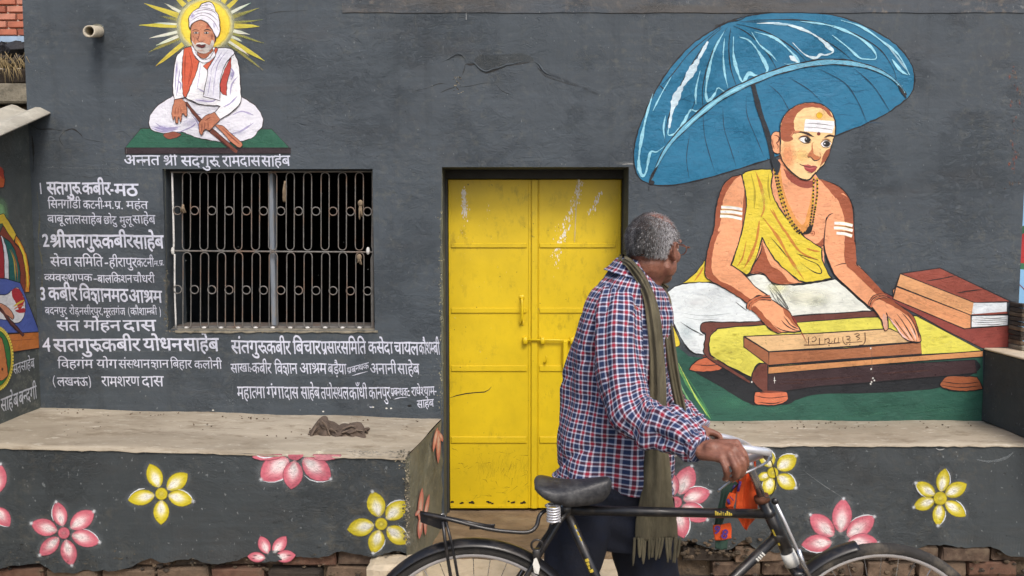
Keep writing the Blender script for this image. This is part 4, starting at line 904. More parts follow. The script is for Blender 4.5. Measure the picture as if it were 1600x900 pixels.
# ---------------- painted flowers
cvL = Canvas(lambda x, y: P(x, y, YFL-.002), (0, -1, 0)); cvR = Canvas(lambda x, y: P(x, y, YFR-.002), (0, -1, 0))
YE, YM, YC = (198, 182, 34), (218, 206, 96), (240, 238, 214); PE, PM, PC = (200, 104, 120), (214, 140, 150), (238, 214, 216)
WHT = (225, 232, 238)
def flower(cv, parent, c, tips, kind, wf_=.5, r=10, label=None, outl=True, cut=False):
    E_, M_, C_ = (YE, YM, YC) if kind == 'y' else (PE, PM, PC)
    p = Paint(cv, 'painted_flower', parent, label=label, z=(0, 0, 1)); wf = wf_
    for t in tips:
        L = math.hypot(t[0]-c[0], t[1]-c[1]); a = math.atan2(t[1]-c[1], t[0]-c[0]); mx, my = c[0]+(t[0]-c[0])*.62, c[1]+(t[1]-c[1])*.62
        if not cut: p.soft(mx, my, L*.52, L*wf*.72, WHT, .20, .35, a, raw=True)
        p.petal(c, t, L*wf*random.uniform(.92, 1.08), E_, M_, C_, out=tuple(int(q*.72) for q in E_), ow=.9)
        for _ in range(5):   # dry-brush streaks along the petal
            u0, u1 = random.uniform(.3, .5), random.uniform(.6, .9); k = random.uniform(-.22, .22)*L*wf
            nx, ny = -(t[1]-c[1])/L, (t[0]-c[0])/L
            p.line([(c[0]+(t[0]-c[0])*u0+nx*k, c[1]+(t[1]-c[1])*u0+ny*k), (c[0]+(t[0]-c[0])*u1+nx*k*.6, c[1]+(t[1]-c[1])*u1+ny*k*.6)], random.choice((E_, C_, M_)), .9, raw=True, alpha=.55)
        p.soft(c[0]+(t[0]-c[0])*.40, c[1]+(t[1]-c[1])*.40, L*.26, L*wf*.22, (250, 250, 248), .7, 0, a, raw=True)
        if not cut and random.random() < .7: p.soft(t[0], t[1], 4.2, 4.2, WHT, .75, .2, raw=True)
        if outl and random.random() < .6:
            s = random.choice((-1, 1)); nx, ny = -(t[1]-c[1])/L*s, (t[0]-c[0])/L*s; w2 = L*wf*.5
            p.line([(c[0]+(t[0]-c[0])*u+nx*w2*k, c[1]+(t[1]-c[1])*u+ny*w2*k) for u, k in ((.45, 1.03), (.62, 1.06), (.78, .86), (.9, .55), (1.0, .12))], WHT, 1.5, raw=True, alpha=.85)
    if r:
        p.poly([(c[0]+r*math.cos(a), c[1]+r*math.sin(a)) for a in np.linspace(0, 6.283, 17)[:-1]], E_, False, out=tuple(int(q*.7) for q in E_), ow=1)
        p.soft(c[0], c[1], r*.7, r*.7, M_, .7, .2, raw=True)
    return p.build()
flower(cvL, left, (253, 771), [(234, 725), (293, 740), (302, 783), (252, 819), (201, 781)], 'y', .48, 9.5, "yellow five petalled flower")
flower(cvL, left, (101, 832), [(88, 784), (147, 799), (156, 847), (113, 883), (63, 867), (50, 817)], 'p', .46, 9, "pink six petalled flower")
flower(cvL, left, (-14, 786), [(1, 725), (15, 822)], 'p', .5, 9, "pink petals cut by the left edge")
flower(cvL, left, (462, 708), [(408, 749), (455, 764), (517, 748)], 'p', .56, 0, "large pink flower cut off by the ledge top", cut=False)
pp = Paint(cvL, 'painted_petal', left, kind='stuff')
pp.poly("395,713 403,710.5! 441,710! 436,716 415,719 400,717", PE, out=(150, 78, 92), ow=1); pp.poly("490,710! 534,710! 528,715 510,719 492,717", PM, out=(150, 78, 92), ow=1)
pp.poly("450,710! 474,710! 473,714 462,719 452,715", PE); pp.soft(500, 706, 10, 3, YC, .8); pp.line("398,710 412,715 430,713", WHT, 1.6); pp.build()
flower(cvL, left, (422, 872), [(407, 838), (447, 838), (387, 869), (462, 867)], 'p', .48, 0, "small pink flower at the broken foot of the ledge", outl=False, cut=True)
flower(cvL, left, (596, 818), [(582, 768), (634, 783), (638, 848), (583, 864), (543, 827)], 'y', .52, 9.5, "yellow flower near the door end of the ledge")
flower(cvR, right, (1207, 738), [(1193, 699), (1244, 712), (1243, 762), (1197, 774), (1183, 748)], 'y', .56, 8.5, "yellow flower behind the handlebar")
flower(cvR, right, (1468, 778), [(1477, 732), (1510, 756), (1508, 806), (1465, 821), (1427, 792), (1430, 754)], 'y', .46, 10.5, "yellow six petalled flower near the right end")
flower(cvR, right, (1056, 784), [(1081, 728), (1110, 768), (1105, 812), (1068, 840), (1035, 825), (1020, 780), (1040, 735)], 'p', .5, 9, "pink flower behind the scarf")
flower(cvR, right, (1312, 846), [(1318, 779), (1266, 804), (1366, 807), (1252, 851), (1372, 848)], 'p', .44, 0, "pink lotus shaped flower above the front wheel")
pw = Paint(cvL, 'worn_corner', left, kind='stuff')
for k in range(260):
    y = random.uniform(703, 850); x = 640-abs(random.gauss(0, 5 if y > 735 else 11)); pw.soft(x, y, random.uniform(.8, 3.4), random.uniform(.8, 3), random.choice(((150, 142, 122), (112, 108, 92), (176, 166, 142), (88, 88, 80), (60, 60, 56))), .85, .5, random.uniform(0, 3), seg=7)
for k in range(60): x = random.uniform(545, 640); pw.soft(x, 704.5+random.expovariate(.35), random.uniform(2, 7), random.uniform(.6, 2), (150, 146, 134), .5, .3, seg=9)
for k in range(120): x = random.uniform(0, 640); pw.soft(x, random.gauss(872, 7), random.uniform(1, 6), random.uniform(.6, 2.2), random.choice(((120, 110, 92), (84, 80, 70), (44, 44, 42))), .5, .3, seg=8)
pw.build()
pr = Paint(cvR, 'chalk_mark', right, kind='stuff')
pr.line("1525,718 1545,721 1570,716 1585,705", (120, 128, 132), 4, alpha=.5); pr.line("1462,700 1468,703 1476,701", (190, 192, 190), 1.2, alpha=.7)
pr.line("1255,735 1285,757 1318,778", (130, 136, 138), 1, alpha=.6)
pr.build()
# flower petals on the end face and the jamb beside the door
def pe(x, y):   # onto the splayed end face of the left ledge
    a, b = Vector((fr_.x, YFL)), Vector((br.x, 0)); d = ray(x, y); n = Vector((b.y-a.y, -(b.x-a.x)))
    t = ((a.x-CAMP.x)*n.x+(a.y-CAMP.y)*n.y)/(d.x*n.x+d.y*n.y); return CAMP+d*t
nn = Vector((-(YFL), -(fr_.x-br.x)*-1, 0)); nn = Vector((0-YFL, -(br.x-fr_.x), 0)).normalized()
cvE = Canvas(lambda x, y: pe(x, y)+nn*.008, nn)
p = Paint(cvE, 'painted_flower', left, label="pink petals running round the corner beside the door")
SAL = (214, 126, 116)
for c, t, w_ in (((683, 672), (682, 724), 7), ((681, 668), (674, 706), 6), ((684, 676), (689, 690), 6)):
    p.petal(c, t, w_, SAL, (226, 160, 140), (236, 196, 180), base=0)
p.build(); p = Paint(cvE, 'painted_flower', left, label="lower pink petals beside the bicycle carrier")
for c, t, w_ in (((652, 812), (657, 762), 8), ((660, 812), (668, 772), 6), ((654, 796), (646, 806), 6), ((655, 806), (652, 842), 8), ((661, 806), (662, 836), 5)):
    p.petal(c, t, w_, SAL, (226, 160, 140), (236, 196, 180), base=0)
p.build()
# scuffs along the door reveal of the wall
# ---------------- crumpled cloth lying on the ledge
def cloth():
    t = thing('crumpled_cloth', 'crumpled dirty brown rag lying on the left ledge', 'rag', P(530, 684, -.25))
    z0 = zl_r; q = PZ(530, 681, z0); s = 1245/4.0
    def W(x, y): a = PZ(x, 682, z0); return Vector((a.x, a.y, z0+(682-y)/s*1.02))
    nx, ny = 90, 36; v = []; f = []
    top = [(487, 676), (493, 668), (499, 658), (503, 653), (508, 653), (514, 659), (520, 665), (527, 669), (534, 667), (541, 664), (548, 661), (556, 662), (564, 666), (571, 671), (573, 676)]
    for i in range(nx+1):
        u = i/nx; x = 487+86*u; yt = float(np.interp(x, [a[0] for a in top], [a[1] for a in top])); h = (683-yt)/s*.78
        c = PZ(x, 679+3*u, z0)
        for j in range(ny+1):
            a = math.pi*(j/ny); r = .5-.5*math.cos(a)
            fold = .009*math.sin(i*.20+j*.55)+.008*math.sin(i*.13-j*.7+1)+.003*math.sin(i*.42+j*.3)
            env = math.sin(a)**.7
            y = c.y-.055*math.cos(a)*(1+.2*math.sin(i*.3))+fold*.8*env; z = z0+.002+max(0.0, h*env+fold*.55*env)
            v.append((c.x+.008*math.sin(j*.8+i*.2), y, z))
    w_ = ny+1
    for i in range(nx):
        for j in range(ny): a = i*w_+j; f.append((a, a+w_, a+w_+1, a+1))
    part('cloth', v, f, simple("brown_rag", (86, 74, 65), .95, .3, 30, bumpd=.003, bscale=80), t, True)
    m = MB()
    for k, (a, b) in enumerate((((489, 679), (503, 656)), ((506, 655), (519, 678)), ((519, 667), (534, 681)), ((538, 668), (560, 664)), ((536, 673), (570, 670)), ((535, 679), (571, 677)), ((541, 682), (566, 680)))):
        A, B = W(*a), W(*b); M_ = (A+B)/2+Vector((0, -.03, .004)); A.y -= .045; B.y -= .045
        tube_mb(cr([A, M_, B], 6), [.003]+[.007]*5+[.008]+[.006]*5+[.002], 7, mb=m, flat=.6)
    m.build('fold', simple("brown_rag_light", (104, 91, 80), .95, .3, 30), t, True)
cloth()
def grit(parent, a, b, n, z):
    m = MB()
    for _ in range(n):
        s = random.uniform(.0012, .0042); n0 = len(m.v); sphere_mb((random.uniform(a[0], b[0]), random.uniform(a[1], b[1]), z(0)+s*.5), (s*1.3, s, s*.8), m, 5, 4)
    m.build('grit', M_MORTAR, parent, kind='stuff')
def zt_at(x): return zl_l+(zl_r-zl_l)*min(1, max(0, (x-X0)/(fr_.x-X0)))
for k in range(8):
    xa_, xb_ = X0+(fr_.x-X0)*k/8, X0+(fr_.x-X0)*(k+1)/8; grit(left, (xa_, -.03), (xb_, -.5 if k % 2 else -.12), 16, lambda q, c=(xa_+xb_)/2: zt_at(c))
grit(right, (xri+.1, -.02), (xe-.05, -.16), 70, lambda q: zr)
# ------------------------------------------------------------------ pipe, cracks and painted ridge shading, chalk marks on the house wall
def pipe():
    M_PIPE = simple("weathered_pipe", (176, 168, 150), .6, .2, 15, dust=(120, 108, 92), dscale=14)
    a = P(152, 47, 0); b = P(139, 49, -.15); d = (b-a).normalized(); v = []; f = []; n = 20
    ra, rb = .027, .021
    up = Vector((0, 0, 1)); u = (up-d*up.dot(d)).normalized(); s = d.cross(u)
    for (c, r, cut) in ((a+Vector((0, .03, 0)), ra, 0), (b, ra, .018), (b, rb, .018), (a+Vector((0, .03, 0)), rb, 0)):
        for k in range(n):
            t = 2*math.pi*k/n; q = c+u*math.cos(t)*r+s*math.sin(t)*r; q += d*cut*math.cos(t)*-1.0; v.append(q)
    for l in range(3):
        for k in range(n): k2 = (k+1) % n; f.append((l*n+k, l*n+k2, (l+1)*n+k2, (l+1)*n+k))
    part('drain_pipe', v, f, M_PIPE, house, True)
    sphere_mb(a+Vector((0, .004, 0)), (.04, .008, .036), seg=16, rings=8).build('pipe_collar', M_ROUGHP, house, True)
pipe()
cvW = Canvas(lambda x, y: P(x, y, 0), (0, -1, 0))
ZK = (600, 60, 4.444)
def ridge(pts, r, flat=.45, name='crack_lip', mat=None):
    q = [P(ZK[0]+x/ZK[2], ZK[1]+y/ZK[2], 0) for x, y in pts]
    q = [Vector(t[:3]) for t in cr(q, 5)]
    n = len(q); rad = [max(.0008, r*min(1, 4*i/n, 4*(n-1-i)/n)*random.uniform(.8, 1.15)) for i in range(n)]
    tube_mb(q, rad, 7, flat=1, upv=(0, 0, 1)).build(name, mat or M_WALL, house, True)
ridge([(400, 165), (450, 140), (500, 112), (540, 115), (572, 160)], .0045)
ridge([(570, 170), (600, 168), (628, 172), (645, 190), (668, 212), (708, 230), (752, 214), (800, 203), (850, 184), (900, 176), (960, 160), (1040, 152)], .0048)
ridge([(1040, 158), (1075, 182), (1100, 218), (1130, 243), (1180, 262)], .0045)
pc = Paint(cvW, 'crack_and_shade', house, kind='stuff', z=ZK)
DK = (30, 30, 30)
pc.line("558,230 562,190 575,178 628,180 655,212 705,240 800,212 900,185 1030,165 1060,185", DK, 1.2, vary=.9)
pc.line("575,178 600,182 628,180", (16, 16, 16), 2.6); pc.line("500,335 520,360", (40, 36, 30), 2); pc.line("560,200 545,250 520,290 495,330 470,345", DK, 1.0, vary=.8)
pc.line("215,365 300,345 380,315 435,318", DK, .9, vary=.6, alpha=.9); pc.line("390,378 440,355 490,340", DK, 1.0); pc.line("500,340 600,330 700,310 760,315", DK, .7, alpha=.8)
pc.line("780,325 820,365 880,390", DK, .9); pc.line("1060,190 1110,250 1200,290 1330,330", (52, 58, 62), 2.5, alpha=.7)
pc.poly("630,175 655,120 760,118 960,105 1040,155 900,178 800,205 705,232", (66, 70, 68), alpha=.3)
for k, (x, y) in enumerate(((1100, 222), (1150, 250), (1210, 272), (1270, 298), (1330, 322), (1400, 350), (1460, 378))): pc.soft(x, y, 46, 12, (40, 46, 52), .55, 0, .42); pc.soft(x+14, y-14, 46, 8, (104, 112, 118), .3, 0, .42)  # ridge shading painted on: soft dark spots with paler lit ones above
for _ in range(26):
    x, y = random.gauss(505, 18), random.gauss(320, 26); pc.soft(x, y, random.uniform(3, 9), random.uniform(3, 7), random.choice(((150, 142, 120), (60, 56, 48), (110, 104, 90))), .9, .5)
pc.build()
pc = Paint(cvW, 'crack_and_shade', house, kind='stuff', z=(0, 0, 3.333))
pc.line("175,650 200,672 270,672 330,682 380,672 420,700 440,722 520,738", DK, 1.3, vary=.7); pc.line("165,690 175,800 172,900", (38, 40, 40), 2.2, vary=.6)
pc.line("340,682 310,720 330,760", (52, 54, 54), .8, alpha=.7); pc.line("600,692 640,685 680,715", (50, 54, 56), .8); pc.line("1380,80 1450,62 1600,55", (44, 48, 52), 1.0, vary=.6)
pc.build()
pc = Paint(cvW, 'chalk_line', house, kind='stuff')
pc.line("728,10! 728.5,31!", (222, 226, 228), 1.9); pc.line("1132,25! 1132,10! 1146,22 1150,20", (50, 52, 56), 1.3); pc.line("1125,45 1118,40 1128,38 1133,32", (46, 48, 52), 2)
for s in ("70,262 160,263 250,264", "75,301! 250,303!", "72,332! 250,336!", "70,384! 252,385!", "70,419! 252,420!", "70,474! 250,476!", "66,549! 345,549!", "80,576! 340,577!", "360,551! 684,551!", "360,586! 684,586!", "360,622! 560,622!", "363,520! 364,648!", "226,86! 242,87!"):
    pc.line(s, (128, 136, 140), .8, alpha=.38, taper=False)
for x, y in ((583, 636), (604, 638), (611, 638), (788, 4), (333, 641), (505, 643)): pc.soft(x, y, 2.2, 1.4, (214, 214, 206), 1, .6)
pc.soft(640, 634, 4, 2.2, (16, 16, 16), 1, .6)
for _ in range(160):
    x, y = random.uniform(60, 1580), random.uniform(25, 640); r = random.uniform(.4, 1.1); pc.soft(x, y, r, r, random.choice(((150, 156, 158), (40, 42, 44), (120, 124, 120))), .7, .4, seg=7)
pc.build()
# bare weathered edges: door jamb, window corner, cable drip
pc = Paint(cvW, 'worn_edge', house, kind='stuff')
pc.line("691,270 690,400 691,520 690,648", (120, 122, 98), 3.2, alpha=.55, vary=.6)
for _ in range(120):
    y = random.uniform(330, 640); pc.soft(random.gauss(688.5, 2.0), y, random.uniform(.5, 1.6), random.uniform(.6, 2.2), random.choice(((176, 170, 140), (140, 138, 116), (60, 62, 58))), .8, .4, seg=8)
for _ in range(90):
    x = random.uniform(258, 584); pc.soft(x, 517.5+(x-258)*.006+random.gauss(0, .8), random.uniform(.8, 3), random.uniform(.5, 1.2), random.choice(((150, 136, 112), (110, 100, 84), (176, 164, 140))), .85, .4, seg=8)
for _ in range(60):
    pc.soft(random.gauss(260, 2.2), random.uniform(420, 512), random.uniform(.8, 2.2), random.uniform(1, 3), random.choice(((112, 104, 84), (150, 142, 118))), .5, .3, seg=8)
pc.line("258,262! 262,518!", (110, 112, 92), 3.5, alpha=.3); pc.line("58,300 62,340 60,380 66,415 64,500", (104, 104, 86), 1.5, alpha=.7, vary=.6)
for _ in range(60):
    pc.soft(random.gauss(1585, 5), random.uniform(100, 300), random.uniform(.8, 2.5), random.uniform(1, 5), random.choice(((60, 62, 64), (130, 112, 98), (150, 80, 60))), .55, .3, seg=8)
pc.soft(980, 255, 26, 3, (170, 172, 168), .25); pc.line("972,257 985,256 996,257", (190, 190, 186), 1.4, alpha=.7)
pc.build()
# ------------------------------------------------------------------ the neighbour's wall at the left, seen end on
nb = thing('side_building', 'grey side wall of the neighbouring lean-to with a painted seated figure, at the left edge', 'building', (X0-1, -.6, 0))
zs0 = PX(55, 193, X0).z; zs1 = PX(0, 213, X0).z; slope = (zs1-zs0)/(PX(0, 213, X0).y-PX(55, 193, X0).y)
ZW = lambda y: zs0+slope*(y-0)
YN = -1.5
v = [(X0, .0, -.1), (X0, YN, -.1), (X0, YN, ZW(YN)), (X0, 0, ZW(0)), (X0-2.5, 0, -.1), (X0-2.5, YN, -.1), (X0-2.5, YN, ZW(YN)), (X0-2.5, 0, ZW(0))]
part('wall', v, [(0, 3, 2, 1), (4, 5, 6, 7), (1, 2, 6, 5), (3, 7, 6, 2), (0, 4, 7, 3)], M_WALL2, nb)
# corrugated cement sheet
XS = P(79, 178).x; v = []; f = []; NX, NY = 90, 10
def zsh(x, y): return P(79, 178, 0).z + slope*1.15*y + .015*math.cos((x-XS)/.155*2*math.pi+2.6) - (.03 if False else 0)
for layer in (0, 1):
    for i in range(NX+1):
        for j in range(NY+1):
            x = XS-2.2*i/NX; y = .05-(1.75*j/NY); v.append((x, y, zsh(x, y)+.02-layer*.007))
w_ = NY+1; b = (NX+1)*w_
for i in range(NX):
    for j in range(NY): a = i*w_+j; f += [(a, a+1, a+w_+1, a+w_), (b+a, b+a+w_, b+a+w_+1, b+a+1)]
for j in range(NY): f.append((j, b+j, b+j+1, j+1))
for i in range(NX): a = i*w_+NY; f.append((a, b+a, b+a+w_, a+w_))
sh = thing('roof_sheet', 'weathered corrugated cement roof sheet above the side wall', 'roof sheet', (XS-1, -.8, 2.2))
part('sheet', v, f, M_SHEET, sh, True)
# stack on the neighbour's wall top: slab, bricks, dark stones, dry grass
XH = XL-.012
rw = thing('rubble_wall', 'crumbling wall end of concrete, brick and dark stones beyond the roof sheet', 'wall', (XH-.6, .2, 2.3))
def zy(py, Y=.06): return P(20, py, Y).z
MB().box((XH-1.6, .12, -.1), (XH-.02, .5, zy(163))).build('wall_core', M_MORTAR, rw)
MB().box((XH-1.6, .05, zy(161)), (XH+.0, .5, zy(131)), .008, .003).build('concrete_slab', M_CONC, rw)
x = XH-1.3
while x < XH-.05:
    l = min(random.uniform(.19, .23), XH-x); MB().box((x, .07+random.random()*.02, zy(130)), (x+l-.012, .3, zy(107)), .009, .005).build('brick', M_BRICK[2], rw); x += l
x = XH-1.3; k = 0
for row, (ya, yb) in enumerate(((100, 84), (84, 63))):
    x = XH-1.3-row*.07
    while x < XH-.1:
        l = random.uniform(.09, .14); h = zy(yb)-zy(ya)
        q = MB(); sphere_mb((x+l/2, .14, (zy(ya)+zy(yb))/2), (l*.56, .09, h*.62), q, 10, 7)
        for a in q.v: a += Vector([random.uniform(-.008, .008) for _ in range(3)])
        q.build('stone', M_STONE, rw); x += l*.95
g = MB()
for _ in range(330):
    x = random.uniform(XH-.5, XH+.01); z = zy(random.uniform(82, 104)); a = random.uniform(-2.6, -.5); L = random.uniform(.04, .12)
    p0 = Vector((x, .045-random.random()*.03, z)); p1 = p0+Vector((math.cos(a)*L*.7, -random.random()*.03, math.sin(a)*L)); n = Vector((.0014, 0, .0008))
    mid = (p0+p1)/2+Vector((0, -.02, .012)); g.add([p0-n, p0+n, mid+n, mid-n, p1], [(0, 1, 2, 3), (3, 2, 4)])
g.build('dry_grass', M_STRAW, rw, kind='stuff')
# red brick house far behind
fb = thing('brick_house', 'red brick wall of a house far behind at the top left corner', 'house', (-7, 6.2, 0))
YFB = 6.0; xr = P(41, 30, YFB).x+.25; zt_ = P(20, -60, YFB).z; zb3 = P(20, 57, YFB).z
MB().box((xr-2.2, YFB+.03, 0), (xr, YFB+.5, zt_)).build('wall', M_FMORT, fb)
MB().box((xr-2.2, YFB-.02, P(20, 66, YFB).z), (xr, YFB+.028, zb3)).build('blue_band', simple("pale_blue_band", (150, 172, 196), .8, .2, 5), fb)
proto = [MB().box((-.115, -.03, -.036), (.115, .03, .036), .006, .003) for _ in range(3)]
fbm = [mesh('brick', q.v, q.f, M_FAR[i]) for i, q in enumerate(proto)]
z = zb3+.05; r = 0
while z < zt_-.05:
    x = xr-1.0-(r % 2)*.12
    while x < xr-.1:
        o = bpy.data.objects.new('brick', random.choice(fbm)); COL.objects.link(o); o.parent = fb; o.location = Vector((x, YFB+.012, z))-fb.location; x += .255
    z += .092; r += 1
# ------------------------------------------------------------------ neighbour at the far right: bright painted wall and a broken brick edge
nr = thing('painted_wall', 'sky blue painted wall with red and green shapes at the right edge', 'wall', (XR+.8, .9, 0))
YR = .55
MB().box((XR+.003, YR, -.1), (XR+2, YR+.2, 3.1)).build('wall', simple("sky_blue_paint", (132, 182, 222), .7, .12, 4), nr)
cvN = Canvas(lambda x, y: P(x, y, YR), (0, -1, 0))
pn = Paint(cvN, 'mural', nr)
pn.poly("1585,355 1620,350 1620,415 1585,420", (46, 104, 70), False); pn.poly("1590,370 1625,365 1625,402 1590,410", (176, 40, 44)); pn.line("1588,440 1600,452 1615,470", (112, 60, 76), 1.6); pn.poly("1570,418 1630,424 1630,415 1570,408", (52, 110, 80), False)
pn.poly("1560,-20 1700,-20 1700,262 1596,268", (92, 100, 104), False); pn.build()
be = thing('brick_pier', 'narrow broken brick edge standing behind the end block at the right', 'brick pier', (P(1594, 540, -.05).x, -.06, 0))
for k in range(9):
    za, zb4 = P(1594, 538-k*7.2, -.07).z, P(1594, 538-k*7.2-6.3, -.07).z; xx = P(1589+random.uniform(-1, 1), 500, -.07).x
    MB().box((xx, -.11+random.uniform(0, .01), za), (xx+.022+random.uniform(0, .005), -.003, zb4), .003, .002).build('brick', M_BRICK[2] if k % 3 else M_MORTAR, be)
MB().box((P(1588, 540, -.07).x, -.115, P(1594, 546, -.07).z), (P(1588, 540, -.07).x+.05, -.003, P(1594, 539, -.07).z), .003).build('brick', M_CONC, be)
# ------------------------------------------------------------------ lettering
T1 = (0, 0, 3.333); T3 = (50, 270, 5); T4 = (50, 430, 4.737); T5 = (350, 510, 4.571)
LT = (206, 210, 226)
write(cvW, house, [("अन्नत", 645, 832, 809, 52), ("श्री", 850, 922, 811, 52), ("सदगुरू", 942, 1140, 812, 54), ("रामदास", 1158, 1355, 812, 54), ("साहेब", 1362, 1510, 812, 54)], T1, LT, 10, label="white line of lettering under the seated elder")
write(cvW, house, [("1", 48, 82, 88, 78), ("सतगुरू", 116, 378, 75, 92), ("कबीर", 393, 612, 78, 92), ("-", 612, 640, 78, 90), ("मठ", 645, 828, 88, 92)], T3, LT, 24)
write(cvW, house, [("सिनगौंडी", 122, 382, 212, 66), ("कटनी", 398, 552, 218, 62), ("-", 550, 566, 222, 60), ("म.", 568, 640, 222, 60), ("प्र.", 645, 712, 222, 60), ("महंत", 735, 907, 222, 62)], T3, LT, 3)
write(cvW, house, [("बाबू", 120, 246, 330, 62), ("लाल", 255, 382, 334, 64), ("साहेब", 384, 548, 338, 64), ("छोटु", 560, 662, 340, 60), ("मुलू", 684, 778, 342, 58), ("साहेब", 786, 964, 332, 66)], T3, LT, 3)
write(cvW, house, [("2", 78, 132, 488, 86), ("श्री", 140, 262, 484, 96), ("सतगुरू", 266, 545, 484, 96), ("कबीर", 548, 790, 486, 98), ("साहेब", 792, 1028, 490, 100)], T3, LT, 24)
write(cvW, house, [("सेवा", 142, 308, 660, 70), ("समिति", 328, 556, 660, 70), ("-", 564, 598, 664, 70), ("हीरापुर", 602, 818, 664, 72), ("कटनी", 820, 952, 668, 66), ("म.प्र.", 954, 1034, 690, 40, 682)], T3, LT, 5)
write(cvW, house, [("व्यवस्थापक", 95, 472, 792, 54), ("-", 480, 510, 796, 54), ("बालकिशन", 512, 784, 800, 58), ("चौधरी", 790, 960, 800, 58)], T3, LT, 5)
write(cvW, house, [("3", 55, 102, 98, 86), ("कबीर", 122, 334, 92, 92), ("विज्ञानमठ", 350, 712, 98, 92, 104), ("आश्रम", 718, 962, 110, 88, 118)], T4, LT, 20)
write(cvW, house, [("बदनपुर", 96, 258, 238, 52), ("रोड़", 276, 346, 240, 52), (",", 340, 350, 240, 52), ("नसीरपुर", 350, 514, 240, 54), (",", 514, 524, 240, 52), ("मूरतगंज", 530, 690, 242, 54), ("(", 708, 722, 240, 52), ("कौशाम्बी", 728, 925, 242, 52), (")", 940, 956, 240, 52)], T4, LT, 0)
write(cvW, house, [("संत", 182, 350, 336, 74), ("मोहन", 384, 654, 336, 74), ("दास", 674, 916, 334, 76)], T4, LT, 14)
write(cvW, house, [("4", 78, 138, 475, 90), ("सतगुरू", 158, 514, 474, 90), ("कबीर", 518, 800, 470, 90), ("योधन", 822, 1114, 468, 92), ("साहेब", 1122, 1380, 466, 92)], T4, LT, 18)
write(cvW, house, [("विहगंम", 188, 452, 626, 62), ("योग", 478, 630, 626, 62), ("संस्थान", 640, 872, 626, 62), ("ज्ञान", 880, 1014, 626, 60), ("बिहार", 1024, 1184, 628, 60), ("कलोनी", 1200, 1404, 632, 58)], T4, LT, 4)
write(cvW, house, [("(", 150, 170, 750, 60), ("लखनऊ", 186, 412, 756, 62), (")", 418, 440, 750, 60), ("रामशरण", 514, 796, 750, 72), ("दास", 812, 974, 748, 76)], T4, LT, 4)
write(cvW, house, [("संतगुरू", 52, 304, 102, 90), ("कबीर", 304, 474, 104, 90), ("बिचार", 490, 690, 104, 90), ("प्रसार", 692, 834, 108, 86), ("समिति", 836, 1012, 108, 88), ("कसेदा", 1030, 1204, 110, 86), ("चायल", 1214, 1388, 112, 86), ("कौशम्बी", 1392, 1538, 112, 86)], T5, LT, 14)
write(cvW, house, [("साखा", 48, 182, 268, 62, 262), (":", 178, 192, 275, 50), ("-", 186, 202, 270, 50), ("कबीर", 200, 338, 262, 72), ("विज्ञान", 360, 522, 264, 74), ("आश्रम", 540, 732, 264, 72), ("बड़ैया", 742, 872, 268, 70), ("प्रबन्धक", 880, 1034, 296, 44, 256), ("अनानी", 1042, 1230, 266, 72), ("साहेब", 1238, 1394, 266, 74)], T5, LT, 5)
write(cvW, house, [("महात्मा", 94, 292, 430, 84), ("गंगा", 304, 428, 430, 82), ("दास", 430, 530, 432, 84), ("साहेब", 548, 682, 432, 84), ("तपोस्थल", 692, 888, 434, 82), ("काँधी", 894, 1022, 434, 84), ("कानपुर", 1034, 1186, 434, 84), ("प्रबन्धक", 1190, 1312, 440, 56), (":", 1306, 1330, 440, 56), ("राधेश्याम", 1338, 1502, 434, 62, 428), ("-", 1500, 1520, 430, 50)], T5, LT, 5)
write(cvW, house, [("साहेब", 1378, 1498, 530, 56, 516)], T5, LT, 8)
p = Paint(cvW, 'underline', house, z=T5)
p.line("915,352 960,338 1030,320", LT, 1.2); p.line("1212,520 1260,508 1312,506", LT, 1.2); p.line("1040,572 1050,578 1062,572", LT, 1.4); p.build()
